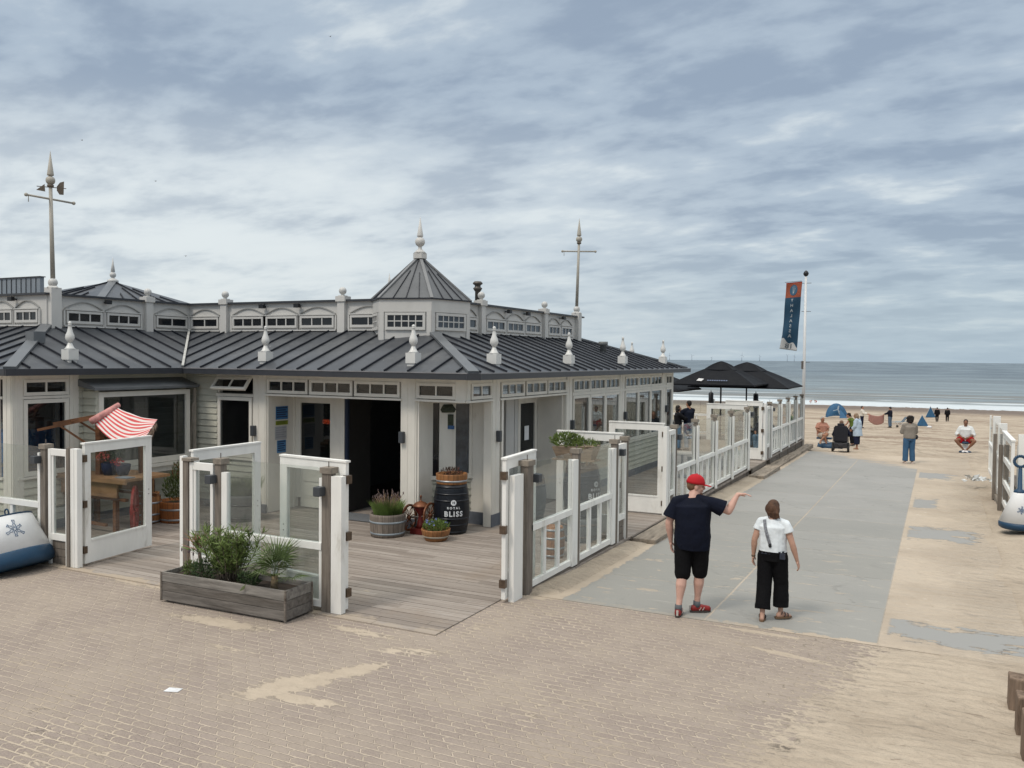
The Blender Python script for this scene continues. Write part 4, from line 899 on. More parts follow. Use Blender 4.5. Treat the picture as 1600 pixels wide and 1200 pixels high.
# --- middle path run
D=thing('glass_fence','white framed glass fence along the path between the two gate openings','fence',(-5.2,22.3,0))
f=MB(); f.box(17.76,17.92,-.03,.055,.02,1.92,Mr2); f.build('gate_post',white,D)
narrow(D,Mr2,18.02,18.46,1.82); fpost(D,Mr2,18.52,-.15,1.84,w_=.05); box_lamp(D,Mr2,18.62,1.64,.03)
us=[18.58,20.30,22.25,24.25,26.50]
for a,c in zip(us[:-1],us[1:]):
    bay(D,Mr2,a+.05,c-.06,2,1.88)
    fpost(D,Mr2,c+.02,-.2,1.86,w_=.05,wpos=-.0)
f=MB()
for c in us[1:]: f.box(c-.07,c+.05,.056,.10,.02,1.78,Mr2)
f.build('edge_board',white,D)
f=MB(); f.box(26.62,26.78,-.03,.055,.02,1.80,Mr2); f.build('gate_post',white,D); box_lamp(D,Mr2,26.66,1.72,.06)
gate(D,(-5.24,17.84),(-1,-.03),1.20,.05,1.97,flip=-1); gate(D,(-5.24,26.8),(-1,.05),1.25,.05,1.97,flip=-1)
sk=MB(); sk.box(18.02,26.75,-.01,.03,-.2,.03,Mr2); sk.build('skirt_board',skirt_w,D)
# --- far path run
E2=thing('glass_fence','white framed glass fence at the seaward end of the deck, up to the flagpole','fence',(-5.2,34,0))
f=MB(); f.box(29.35,29.62,-.03,.055,.02,1.92,Mr2); f.build('gate_post',white,E2)
us=[30.44,32.5,34.4,36.35,38.15]
fpost(E2,Mr2,30.40,-.3,1.86,w_=.06); box_lamp(E2,Mr2,30.62,1.66,.03); narrow(E2,Mr2,29.75,30.30,1.80)
for a,c in zip(us[:-1],us[1:]): bay(E2,Mr2,a+.05,c-.06,3,1.88); fpost(E2,Mr2,c+.02,-.35,1.86,w_=.06)
f=MB()
for c in [30.44]+us[1:]: f.box(c-.07,c+.05,.056,.10,.02,1.78,Mr2)
f.build('edge_board',white,E2)
gate(E2,(-5.24,29.32),(-1,.04),1.22,.05,1.97,flip=-1)
sk=MB(); sk.box(30.5,38.2,-.01,.03,-.35,.03,Mr2); sk.build('skirt_board',skirt_w,E2)
# --- seaward end of the deck
G=thing('glass_fence','low glass fence closing the seaward end of the deck beyond the parasols','fence',(-9,38.2,0))
Mx2=frame((0,38.2),(1,0),(0,-1))
us=[-15.0,-13.0,-11.0,-9.05,-7.1,-5.3]
for a,c in zip(us[:-1],us[1:]): bay(G,Mx2,a+.05,c-.06,2,1.5,.85); 
for c in us: fpost(G,Mx2,c,-.3,1.55,cap=c>-8 and c<-6)
for u in (-9.05,-7.1):
    f=MB(); f.box(u-.12,u+.12,-.08,.08,1.3,1.62,Mx2); f.build('post_board',white,G); f=MB(); f.lathe([(.0,1.40),(.10,1.40),(.11,1.45),(.11,1.88),(.07,1.92),(.02,1.93),(.02,2.0)],12,(u,38.05,0)); f.build('torch_lamp',black,G)
# --- fence on the far side of the path (right edge of the picture)
Hf=thing('wooden_fence','white board fence at the right edge, behind the blue and white buoy','fence',(1.5,24,0))
Mq=frame((1.45,0),(0,1),(-1,0))
f=MB()
def leftgate(y0,y1,z0,z1,nm):
    f=MB(); M=frame((1.42,y0),(0,1),(-1,0)); L=y1-y0
    f.box(0,.12,-.03,.03,z0,z1,M); f.box(L-.12,L,-.03,.03,z0,z1,M)
    for z in (z0,z0+(z1-z0)*.28,z0+(z1-z0)*.6,z1-.12): f.box(.12,L-.12,-.025,.025,z,z+.12,M)
    f.box(-.02,L+.02,-.045,.045,z1,z1+.03,M); o=f.build(nm,white,Hf)
    g_=MB(); g_.box(.12,L-.12,-.004,.004,z0+.12,z1-.12,M); g_.build('pane',fglass,o)
leftgate(20.6,23.4,.05,1.72,'gate')
f=MB(); f.box(1.40,1.54,22.9,23.05,-.2,1.45); f.box(1.40,1.54,23.5,23.62,-.2,1.55); f.box(1.31,1.395,23.22,23.36,-.2,1.42); f.box(1.31,1.39,25.55,25.68,-.2,1.5); f.build('post',wood,Hf)
f=MB(); f.box(1.66,1.86,22.6,22.72,0,1.72); f.box(1.42,1.62,25.6,25.75,-.2,1.78); f.box(1.40,1.58,27.6,27.78,-.3,1.85); f.box(1.44,1.62,24.2,24.35,-.1,1.5); f.build('white_post',white,Hf)
for a,c in ((23.7,25.5),(25.8,27.5),(27.8,29.8)): bay(Hf,Mq,a,c,2,1.7)
f=MB(); f.box(1.70,4.5,23.4,23.5,.2,1.4); f.build('deck_screen',clerest,Hf)
f=MB(); f.box(1.75,6,21.6,27,-.05,.30); tag(f.build('platform',skirt_w),'weathered timber platform behind the right hand fence','platform')
f=MB(); f.box(1.36,1.50,24.3,26.6,-.25,-.06); tag(f.build('timber_beam',capwood),'short grey timber beam in the sand by the right fence','beam')
# ================================================================ OBJECTS
def leafmat(name,col,var=.45):
    return mat(name,col,.6,var,6,bump=0,spec=.3)
green1=leafmat('leaf_green',(.125,.175,.05)); green2=leafmat('leaf_bright',(.12,.175,.045)); green3=leafmat('leaf_grey_green',(.13,.165,.075)); green4=leafmat('leaf_dark',(.035,.065,.022))
dry=leafmat('dry_stem',(.30,.20,.13)); bark=mat('bark',(.10,.08,.06),.9,.3,20,bump=.5)
soil=mat('soil',(.045,.033,.025),.95,.3,20,bump=.6)
def rnd(a,b): return random.uniform(a,b)
def leaf(b,p,d,L,w,nrm=None):
    d=Vector(d).normalized(); n=Vector(nrm) if nrm else Vector((rnd(-1,1),rnd(-1,1),rnd(-1,1)))
    s=d.cross(n); 
    if s.length<1e-3: return
    s.normalize(); p=Vector(p); k=s.cross(d)*(.12*L)
    b.add([tuple(p),tuple(p+d*L*.45+s*w/2+k),tuple(p+d*L),tuple(p+d*L*.45-s*w/2+k)],[(0,1,2,3)])
def bush(b,c,r,n,L=.05,w=.018,upb=.5):
    for _ in range(n):
        while True:
            q=Vector((rnd(-1,1),rnd(-1,1),rnd(-1,1)))
            if .2<q.length<1: break
        p=Vector((c[0]+q.x*r[0],c[1]+q.y*r[1],c[2]+q.z*r[2]))
        leaf(b,p,q*.8+Vector((0,0,upb))+Vector((rnd(-.5,.5),rnd(-.5,.5),rnd(-.4,.6))),L*rnd(.6,1.3),w)
def blades(b,c,r,n,H,lean=.35,w=.008):
    for _ in range(n):
        a=rnd(0,6.283); q=r*math.sqrt(random.random()); x,y=c[0]+q*math.cos(a),c[1]+q*math.sin(a)
        h=H*rnd(.55,1.1); l=lean*(q/r)*h; dx,dy=math.cos(a)*l+rnd(-.1,.1)*h,math.sin(a)*l+rnd(-.1,.1)*h
        s=Vector((-math.sin(a+1),math.cos(a+1),0))*w/2; p0=Vector((x,y,c[2])); p1=p0+Vector((dx*.35,dy*.35,h*.55)); p2=p0+Vector((dx,dy,h))
        b.add([tuple(p0-s),tuple(p0+s),tuple(p1+s),tuple(p1-s)],[(0,1,2,3)]); b.add([tuple(p1-s),tuple(p1+s),tuple(p2)],[(0,1,2)])
# ---- long planter box
ang=math.atan2(8.28-8.19,-7.27+9.37)
PL=thing('planter_box','long grey weathered timber planter box in front of the deck fence','planter',(-8.31,8.50,0),rz=0.02)
Mp=Matrix.Identity(4); L_,Wd,Hh_=1.06,.26,.40
def plk(b,x0,x1,y0,y1,z0,z1): b.box(x0,x1,y0,y1,z0,z1)
for i,(a,c) in enumerate(((.03,.155),(.16,.275),(.28,.41))):
    f=MB(); f.box(-L_,L_,-Wd,-Wd+.03,a,c); f.box(-L_,L_,Wd-.03,Wd,a,c); f.box(-L_,-L_+.03,-Wd+.03,Wd-.03,a,c); f.box(L_-.03,L_,-Wd+.03,Wd-.03,a,c)
    o=f.build('plank_course',mat('planter_course_%d'%i,((.165,.15,.135),(.15,.135,.12),(.23,.215,.195))[i],.85,.35,7,(.3,3,3),.6,40,.2,dark=(.06,.05,.042),dthr=(.46,.78)),PL,world=False,bevel=.005)
f=MB()
for sx in (-1,1):
    for sy in (-1,1): f.box(sx*L_-.012,sx*L_+.012,sy*Wd-.012,sy*Wd+.012,.02,.41)
f.box(-L_+.1,L_-.1,-Wd+.04,Wd-.04,0,.03); f.build('corner_strip',skirt_w,PL,world=False)
f=MB(); f.box(-L_+.03,L_-.03,-Wd+.03,Wd-.03,.05,.34); f.build('soil',soil,PL,world=False)
px0=-8.31
def T(name,label,cat,group=None,loc=(0,0,0)): return thing(name,label,cat,loc,group)
# plants in the planter
t=T('oleander_shrub','tall green leafy shrub in the middle of the planter box','shrub',loc=(-8.45,8.5,.34))
bs=MB(); lf=MB()
for i in range(44):
    a=rnd(0,6.28); r0=rnd(0,.22); p=Vector((-8.40+r0*math.cos(a),8.5+r0*math.sin(a)*.5,.34)); d=Vector((rnd(-.85,.75),rnd(-.35,.35),1)).normalized(); L=rnd(.40,.74)
    if random.random()<.3: L*=.6
    q=p+d*L*.6+Vector((rnd(-.05,.05),rnd(-.03,.03),0)); e=q+(d+Vector((rnd(-.3,.3),rnd(-.3,.3),.3))).normalized()*L*.5
    bs.cone(p,q,.009,.006,5); bs.cone(q,e,.006,.003,5)
    for k in range(40):
        tt=rnd(.0,1); s=q.lerp(e,tt); dd=Vector((rnd(-1,1),rnd(-1,1),rnd(.1,1.4))); leaf(lf,s,dd,rnd(.09,.17),.017)
    for k in range(16): s=p.lerp(q,rnd(.55,1)); leaf(lf,s,Vector((rnd(-1,1),rnd(-1,1),rnd(.0,1.2))),rnd(.06,.10),.016)
lf.build('foliage',green1,t); bs.build('stem',bark,t)
def smallbush(x,y,r,h,lab,m,n=260,L=.055,nm='shrub',stems=None):
    t=T(nm,lab,'plant',loc=(x,y,.34)); b=MB(); bush(b,(x,y,.34+h*.5),(r,r*.7,h*.55),n,L,.014); b.build('foliage',m,t)
    if stems:
        s=MB(); c=MB()
        for i in range(stems):
            a=rnd(0,6.28); x0=x+rnd(-.05,.05); e=(x0+rnd(-.12,.12),y+rnd(-.05,.05),.34+h+rnd(.10,.22)); s.cone((x0,y,.36),e,.003,.002,4); c.ball(e,(.012,.012,.03),5)
        s.build('stem',dry,t); c.build('seed_head',mat('purple_seed',(.16,.12,.13),.9),t)
smallbush(-9.10,8.48,.11,.17,'small low green plant with dry flower spikes at the left end of the planter',green1,260,.055,'low_shrub',7)
smallbush(-8.72,8.38,.19,.27,'low rounded green shrub in the planter beside the pale trunk',green4,520,.06,'low_shrub')
smallbush(-7.98,8.40,.15,.17,'low dark green shrub between tall shrub and fan palm in the planter',green4,420,.06,'low_shrub')
t=T('strappy_plant','spiky plant with pink tinged dry leaves on a thick stem, left part of planter','plant',loc=(-8.9,8.5,.34))
b=MB(); b.cone((-8.90,8.5,.33),(-8.96,8.5,.66),.03,.022,8); b.chain([(-8.9,8.45,.36),(-8.82,8.4,.40),(-8.76,8.42,.36)],[.025,.03,.02],7); b.build('trunk',bark,t)
lf=MB(); lf2=MB()
for i in range(110):
    a=rnd(0,6.28); d=Vector((math.cos(a),.6*math.sin(a),rnd(.15,1.5))); p=(-8.96+rnd(-.05,.05),8.5,.66+rnd(-.03,.18))
    leaf(lf if i%3 else lf2,p,d,rnd(.14,.30),.016)
lf.build('foliage',green2,t); lf2.build('dry_leaf',mat('pink_dry',(.33,.17,.13),.8,.3,9),t)
# fan palm
t=T('fan_palm','small fan palm with a stiff spiky leaf fan at the right end of the planter','palm',loc=(-7.62,8.5,.34))
b=MB(); b.cone((-7.62,8.48,.30),(-7.60,8.47,.52),.055,.04,9); b.build('trunk',mat('palm_trunk',(.16,.12,.07),.95,.4,20,bump=1),t)
lf=MB(); st=MB()
for k,(az,el,L,R0) in enumerate(((15,62,.32,.30),(75,50,.30,.26),(-20,28,.34,.27),(150,48,.30,.26),(205,25,.26,.25),(-60,12,.24,.22),(250,15,.22,.22),(110,70,.30,.24),(-5,5,.40,.20),(300,40,.24,.22),(178,4,.26,.2))):
    d=Vector((math.cos(R(az))*math.cos(R(el)),math.sin(R(az))*math.cos(R(el))*.7,math.sin(R(el)))).normalized(); p=Vector((-7.60,8.47,.50)); e=p+d*L*.8; st.cone(p,e,.006,.004,5)
    s=d.cross(Vector((0,0,1))); s=s.normalized() if s.length>.1 else Vector((1,0,0)); n_=s.cross(d)
    for j in range(23):
        a=R(-105+210*j/22); dd=(d*math.cos(a)+s*math.sin(a)+n_*rnd(-.08,.12)); leaf(lf,e,dd,R0*1.35*rnd(.85,1.1),.018,tuple(n_+s*.3))
lf.build('foliage',leafmat('palm_leaf',(.075,.11,.035)),t); st.build('stem',green3,t)
b=MB(); leaf(b,(-7.95,8.20,.33),(.7,-.1,.6),.18,.03,(0,1,.2)); leaf(b,(-7.95,8.22,.33),(.5,-.1,.4),.14,.03,(0,1,.1)); b.build('fallen_leaf',green3,t)
# ---- barrels
oak=mat('oak_stave',(.28,.125,.045),.6,.35,8,(4,4,.4),.3,30,dark=(.12,.055,.02),dthr=(.55,.85),staves=20)
oldoak=mat('grey_stave',(.19,.16,.135),.8,.35,8,(4,4,.4),.4,30,dark=(.09,.075,.06),dthr=(.5,.8),staves=20)
blk=mat('black_barrel_paint',(.006,.008,.013),.38,.3,8,(4,4,.4),.15,30,staves=22)
hoopm=mat('hoop_steel',(.33,.35,.37),.4,.15,6,metal=.6); hoopb=mat('hoop_black',(.008,.010,.015),.3,.2,6)
def bprof(r0,rm,h,a=0,b_=1,n=11):
    return [(r0+(rm-r0)*(1-(2*(a+(b_-a)*i/(n-1))-1)**2),h*(a+(b_-a)*i/(n-1))-h*a) for i in range(n)]
def tub(name,label,cat,x,y,r0,rm,h,a,b_,m,hm,z=DZ,hoops=(.2,.75),group=None,filled=True,lip=True,H_full=None):
    t=T(name,label,cat,group,(x,y,z)); Hf=h/(b_-a); pr=bprof(r0,rm,Hf,a,b_)
    f=MB(); rt_=pr[-1][0]
    f.lathe(pr+([(rt_-.03,h),(rt_-.035,h-.07),(.001,h-.07)] if filled else [(rt_-.02,h),(rt_-.025,h-.025),(.001,h-.025)]),32,(x,y,z))
    o=f.build('staves',m,t)
    hb=MB()
    for q in hoops:
        zz=h*q; r=np.interp(zz,[p_[1] for p_ in pr],[p_[0] for p_ in pr])+.004; r2=np.interp(zz+.04,[p_[1] for p_ in pr],[p_[0] for p_ in pr])+.004
        hb.lathe([(r-.01,zz),(r,zz),(r2,zz+.035),(r2-.01,zz+.035)],32,(x,y,z),cap=False)
    hb.build('hoop',hm,t)
    if filled:
        s=MB(); s.lathe([(.001,h-.05),(rt_-.036,h-.06)],24,(x,y,z),cap=False); s.lathe([(rt_-.036,h-.06),(.001,h-.045)],24,(x,y,z),cap=False); s.build('soil',soil,t)
    return t
def lettered(t,x,y,z,rm,h,facing,word='BLISS'):
    """white lettering wrapped round the barrel belly"""
    wm=mat('barrel_lettering',(.68,.70,.72),.6,.15,20)
    def wrap(me,z0,sc):
        me.transform(Matrix.Scale(sc,4,(1,0,0)))
        for v in me.vertices:
            a=facing+v.co.x/rm; zz=z0+v.co.y; f_=1-(2*zz/h-1)**2; r=.29+(rm-.29)*f_+.004+ (v.co.z if v.co.z>0 else 0)*.3
            v.co=Vector((r*math.cos(a),r*math.sin(a),zz))
    me=text_mesh(word,.135,.005,.002,space=1.28); wrap(me,.40,.95); o=place_mesh(me,'lettering',wm,t)
    me=text_mesh('R O Y A L',.058,.002,.002); wrap(me,.515,1.0); place_mesh(me,'lettering',wm,t)
    me2=MB(); me2.lathe([(.001,0),(.052,0)],20,cap=False); mm=bpy.data.meshes.new('emblem'); mm.from_pydata(me2.v,[],me2.f); wrap(mm,.615,1.0); ob=place_mesh(mm,'emblem',wm,t)
    mh=text_mesh('H',.07,.002,.002); mh.transform(Matrix.Translation((0,0,.004))); wrap(mh,.615,1.0)
    for v in mh.vertices: v.co+=Vector((math.cos(facing)*.003,math.sin(facing)*.003,0))
    place_mesh(mh,'emblem_letter',blk,ob)
FA=math.atan2(-14.1,8.2)
t=tub('barrel','tall black wine barrel with white lettering in the porch corner','barrel',-8.27,14.08,.285,.345,.94,0,1,blk,hoopb,filled=False,hoops=(.03,.17,.30,.66,.79,.93)); lettered(t,-8.27,14.08,DZ,.345,.94,FA+.12)
tub('flower_tub','low oak tub standing on top of the black porch barrel','tub',-8.27,14.08,.26,.30,.19,.25,.55,oak,hoopm,z=DZ+.94,hoops=(.22,))
t=T('heather','dark reddish dried heather in the tub on the black porch barrel','plant',loc=(-8.27,14.08,DZ+1.08)); b=MB(); bush(b,(-8.27,14.08,DZ+1.13),(.21,.21,.10),420,.05,.012,.9); b.build('foliage',mat('heather_dark',(.06,.035,.022),.9,.6,9),t); b=MB(); bush(b,(-8.20,14.05,DZ+1.15),(.15,.15,.09),50,.05,.012,.9); b.build('dry_leaf',mat('heather_red',(.20,.07,.05),.9,.5,9),t)
tub('flower_tub','grey weathered half barrel with lavender beside the dark doorway','tub',-9.16,13.25,.29,.335,.42,.12,.55,oldoak,mat('hoop_blue_grey',(.24,.28,.31),.5,.2,6),hoops=(.12,.62))
t=T('lavender','bushy lavender growing in the grey half barrel by the doorway','plant',loc=(-9.16,13.25,.38)); b=MB(); blades(b,(-9.16,13.25,.38),.25,1100,.30,.45,.009); b.build('foliage',leafmat('lavender_green',(.13,.19,.05)),t); b=MB(); s=MB()
for _ in range(70):
    a=rnd(0,6.28); q=.26*math.sqrt(random.random()); p=Vector((-9.16+q*math.cos(a)*.5,13.25+q*math.sin(a)*.5,.5)); e=Vector((-9.16+q*math.cos(a)*1.2,13.25+q*math.sin(a)*1.2,.66+rnd(.02,.17))); s.cone(p,e,.002,.002,4); b.ball(e,(.008,.008,.028),5)
b.build('flower_spike',mat('lavender_spike',(.13,.095,.09),.9,.3,10),t); s.build('stem',dry,t)
tub('flower_tub','low oak tub planted with pansies on the deck, nearest the entrance','tub',-8.15,13.32,.19,.27,.21,.0,.42,oak,mat('hoop_tan',(.30,.27,.22),.5,.2,6),hoops=(.30,))
t=T('pansies','green pansies with blue flowers in the low oak tub','flowers',loc=(-8.15,13.32,.2)); b=MB(); bush(b,(-8.15,13.32,.27),(.24,.24,.10),620,.05,.024,.8); b.build('foliage',green2,t); b=MB()
for _ in range(13):
    a=rnd(0,6.28); q=.25*math.sqrt(random.random()); c_=(-8.15+q*math.cos(a),13.32+q*math.sin(a),.30+rnd(0,.09))
    for k in range(5): leaf(b,c_,(math.cos(k*1.26),-.4,math.sin(k*1.26)),.032,.03,(0.2,-1,.3))
b.build('flower',mat('pansy_blue',(.16,.20,.42),.7,.4,8),t)
tub('barrel','black wine barrel with white lettering under the wooden planter, by the path gate','barrel',-5.82,14.62,.285,.345,.94,0,1,blk,hoopb,z=.47,filled=False,hoops=(.03,.17,.30,.66,.79,.93)); lettered(bpy.context.scene.objects[[o.name for o in bpy.data.objects if o.name.startswith('barrel') and not o.name.startswith('barrel_')][-1]],-5.82,14.62,.47,.345,.94,math.atan2(-14.6,5.82)+.85)
# wooden planter on legs on top of it
z0=1.41; xb,yb=-5.95,14.62
t=T('wooden_planter','tapered wooden planter on short legs standing on a black barrel','planter',loc=(xb,yb,z0)); f=MB()
f.hexa([(xb-.32,yb-.13,z0+.10),(xb+.34,yb-.13,z0+.10),(xb+.34,yb+.15,z0+.10),(xb-.32,yb+.15,z0+.10),(xb-.40,yb-.20,z0+.32),(xb+.42,yb-.20,z0+.36),(xb+.42,yb+.20,z0+.36),(xb-.40,yb+.20,z0+.32)]); f.box(xb-.40,xb+.42,yb-.17,yb+.18,z0+.075,z0+.10)
for a in (xb-.12,xb+.26):
    for c in (yb-.1,yb+.1): f.box(a-.018,a+.018,c-.018,c+.018,z0,z0+.075)
f.build('box_body',mat('brown_planter',(.25,.19,.135),.8,.3,6,(.4,3,3),.4,30),t)
t=T('shrub','bushy green shrub spilling from the planter on the black barrel','shrub',loc=(xb,yb,z0+.3)); b=MB(); bush(b,(xb-.16,yb-.05,z0+.43),(.30,.24,.13),620,.065,.03,.5); bush(b,(xb+.20,yb-.05,z0+.38),(.28,.18,.08),260,.06,.026,.3); b.build('foliage',leafmat('shrub_green',(.11,.155,.04)),t)
t=tub('barrel','plain dark barrel standing against the path side wall behind the glass','barrel',-7.6,16.2,.27,.33,.9,0,1,mat('dark_barrel',(.05,.06,.065),.6,.3,6),hoopb,filled=False,hoops=(.05,.2,.75,.9))
tub('flower_tub','grey half barrel carrying the second lettered barrel inside the corner fence','tub',-5.85,14.62,.26,.36,.44,.1,.6,mat('pale_barrel',(.13,.14,.14),.7,.3,6),oldoak,filled=False,hoops=(.2,.7))
tub('barrel','small oak keg standing on the deck inside the corner fence','barrel',-5.75,13.15,.17,.205,.52,0,1,oak,hoopm,filled=False,hoops=(.05,.3,.62,.88))
tub('flower_tub','large dark grey tub with lavender in front of the entrance posts','tub',-12.6,13.1,.33,.36,.52,.2,.75,mat('slate_tub',(.10,.10,.10),.7,.3,6,(4,4,.4),staves=20),hoopb,hoops=(.1,.6))
t=T('lavender','grassy lavender in the dark grey tub by the entrance post','plant',loc=(-12.6,13.1,.5)); b=MB(); blades(b,(-12.6,13.1,.48),.30,1000,.42,.5,.009); b.build('foliage',green3,t)
tub('flower_tub','orange brown oak half barrel below the bay window','tub',-13.62,12.35,.31,.36,.42,.1,.5,mat('orange_oak',(.30,.105,.03),.6,.3,8,(4,4,.4),staves=20),hoopm,hoops=(.12,.60))
t=T('shrub','conifer like green shrub in the orange brown half barrel','shrub',loc=(-13.62,12.35,.4)); b=MB(); bush(b,(-13.62,12.35,.68),(.26,.26,.30),700,.08,.022,1.2); bush(b,(-13.6,12.35,.98),(.14,.14,.2),160,.08,.02,1.4); b.build('foliage',leafmat('conifer',(.075,.10,.03)),t); b=MB(); bush(b,(-13.5,12.3,1.02),(.16,.14,.18),70,.07,.015,1.5); b.build('dry_leaf',mat('rust_leaf',(.16,.06,.03),.9,.4,9),t)
tub('barrel','small oak barrel with steel hoops right of the market cart','barrel',-13.95,11.95,.19,.235,.60,0,1,oak,hoopm,filled=False,hoops=(.04,.28,.66,.90))
t=T('tap_handle','thin stand with a blue lever on the small oak barrel','tap',loc=(-13.95,11.95,.63)); f=MB(); f.cone((-13.8,11.95,.63),(-13.8,11.95,.88),.01,.01,6); f.build('stand',black,t); f=MB(); f.bar((-14.25,11.95,.84),(-13.74,11.95,.93),.035,.03); f.ball((-13.76,11.95,.96),.03,8); f.build('lever',mat('lever_blue',(.04,.20,.45),.5,.3,9),t)
# ---- red coffee grinder with two flywheels
t=T('coffee_grinder','antique red coffee grinder with two spoked flywheels by the black barrel','grinder',loc=(-8.72,13.75,DZ))
red=mat('grinder_red',(.10,.012,.01),.4,.3,8); cop=mat('grinder_copper',(.17,.065,.03),.45,.35,12,metal=.3)
def gwheel(x,y,z,r,nm):
    f=MB(); 
    n_=28; ring=[(x,y+r*math.cos(2*math.pi*i/n_),z+r*math.sin(2*math.pi*i/n_)) for i in range(n_)]
    for i in range(n_): f.bar(ring[i],ring[(i+1)%n_],.04,.03,(1,0,0))
    for k in range(6):
        a=math.pi/3*k; c=Vector((x,y,z)); d=Vector((0,math.cos(a),math.sin(a)))
        for s in (-1,1):
            dd=Vector((0,math.cos(a+.25*s),math.sin(a+.25*s))); f.bar(c+d*.03,c+dd*r*.6,.014,.012,(1,0,0)); f.bar(c+dd*r*.6,c+d*r*.97,.014,.012,(1,0,0))
    f.cone((x-.03,y,z),(x+.03,y,z),.035,.035,10); o=f.build(nm,cop,t)
gwheel(-8.93,13.62,.31,.235,'flywheel'); gwheel(-8.52,13.72,.37,.225,'flywheel')
f=MB(); f.cone((-8.95,13.63,.31),(-8.50,13.72,.36),.018,.018,8); f.build('axle',iron,t)
f=MB(); f.box(-8.86,-8.58,13.55,13.85,DZ,.12); f.lathe([(.10,.12),(.07,.2),(.05,.32),(.05,.38),(.15,.52),(.155,.53)],16,(-8.72,13.7,0)); f.build('grinder_body',red,t)
f=MB(); f.lathe([(.16,.53),(.155,.55),(.10,.60),(.03,.625),(.012,.64),(.012,.69),(.022,.70),(.02,.73),(.001,.74)],16,(-8.72,13.7,0)); f.build('hopper_lid',cop,t)
# ---- market cart with striped cloth
t=T('market_cart','brown wooden market cart with a red and white striped cloth awning','cart',loc=(-14.0,11.0,DZ))
cw_=mat('cart_wood',(.16,.068,.028),.6,.35,6,(1,1,3),.3,30); cw2=mat('cart_wood_light',(.27,.15,.07),.7,.3,6,(.4,3,1),.3,30)
f=MB(); f.box(-15.1,-13.15,10.75,11.75,1.02,1.07); f.box(-15.12,-13.13,10.72,10.76,.98,1.06); f.build('table_top',cw2,t)
f=MB(); f.box(-15.0,-13.45,10.80,10.84,.70,.97); f.box(-15.0,-13.45,11.6,11.64,.70,.97); f.build('side_board',cw2,t)
f=MB(); f.bar((-15.2,10.9,.66),(-13.3,10.9,.66),.07,.05); f.bar((-15.2,11.6,.66),(-13.3,11.6,.66),.07,.05); f.bar((-13.85,10.9,.15),(-15.0,10.9,.18),.05); f.build('rail',cw_,t)
for q in ((-13.62,10.92),(-13.62,11.55),(-14.95,10.92),(-14.95,11.55)):
    f=MB(); f.box(q[0]-.04,q[0]+.04,q[1]-.04,q[1]+.04,DZ,.7); f.build('leg',cw_,t)
f=MB(); f.box(-14.22,-14.10,10.95,11.05,1.05,2.08); f.box(-13.72,-13.66,11.5,11.56,1.05,1.95); f.build('upright',cw_,t)
f=MB(); f.bar((-14.88,10.25,1.93),(-14.0,10.85,2.17),.05); f.bar((-14.72,10.45,2.04),(-13.95,11.1,2.24),.05); f.bar((-14.55,10.45,2.02),(-14.1,10.95,1.50),.035); f.bar((-14.45,10.75,2.10),(-14.0,11.2,1.66),.035); f.bar((-14.35,10.55,2.09),(-14.3,10.9,2.15),.03); f.build('awning_frame',cw_,t)
# wheel (red)
f=MB(); x0,y0,z0_,r0_=-13.22,11.0,.46,.44; n_=30; wd=Vector((-.68,.73)); ring=[(x0+wd.x*r0_*math.cos(2*math.pi*i/n_),y0+wd.y*r0_*math.cos(2*math.pi*i/n_),z0_+r0_*math.sin(2*math.pi*i/n_)) for i in range(n_)]
for i in range(n_): f.bar(ring[i],ring[(i+1)%n_],.05,.045,(.73,.68,0))
for k in range(10): a=2*math.pi*k/10; f.bar((x0,y0,z0_),(x0+wd.x*r0_*math.cos(a),y0+wd.y*r0_*math.cos(a),z0_+r0_*math.sin(a)),.03,.03,(.73,.68,0))
f.cone((x0-.06,y0-.055,z0_),(x0+.045,y0+.04,z0_),.06,.05,12); f.build('wheel',mat('cart_red',(.22,.012,.008),.5,.25,6),t)
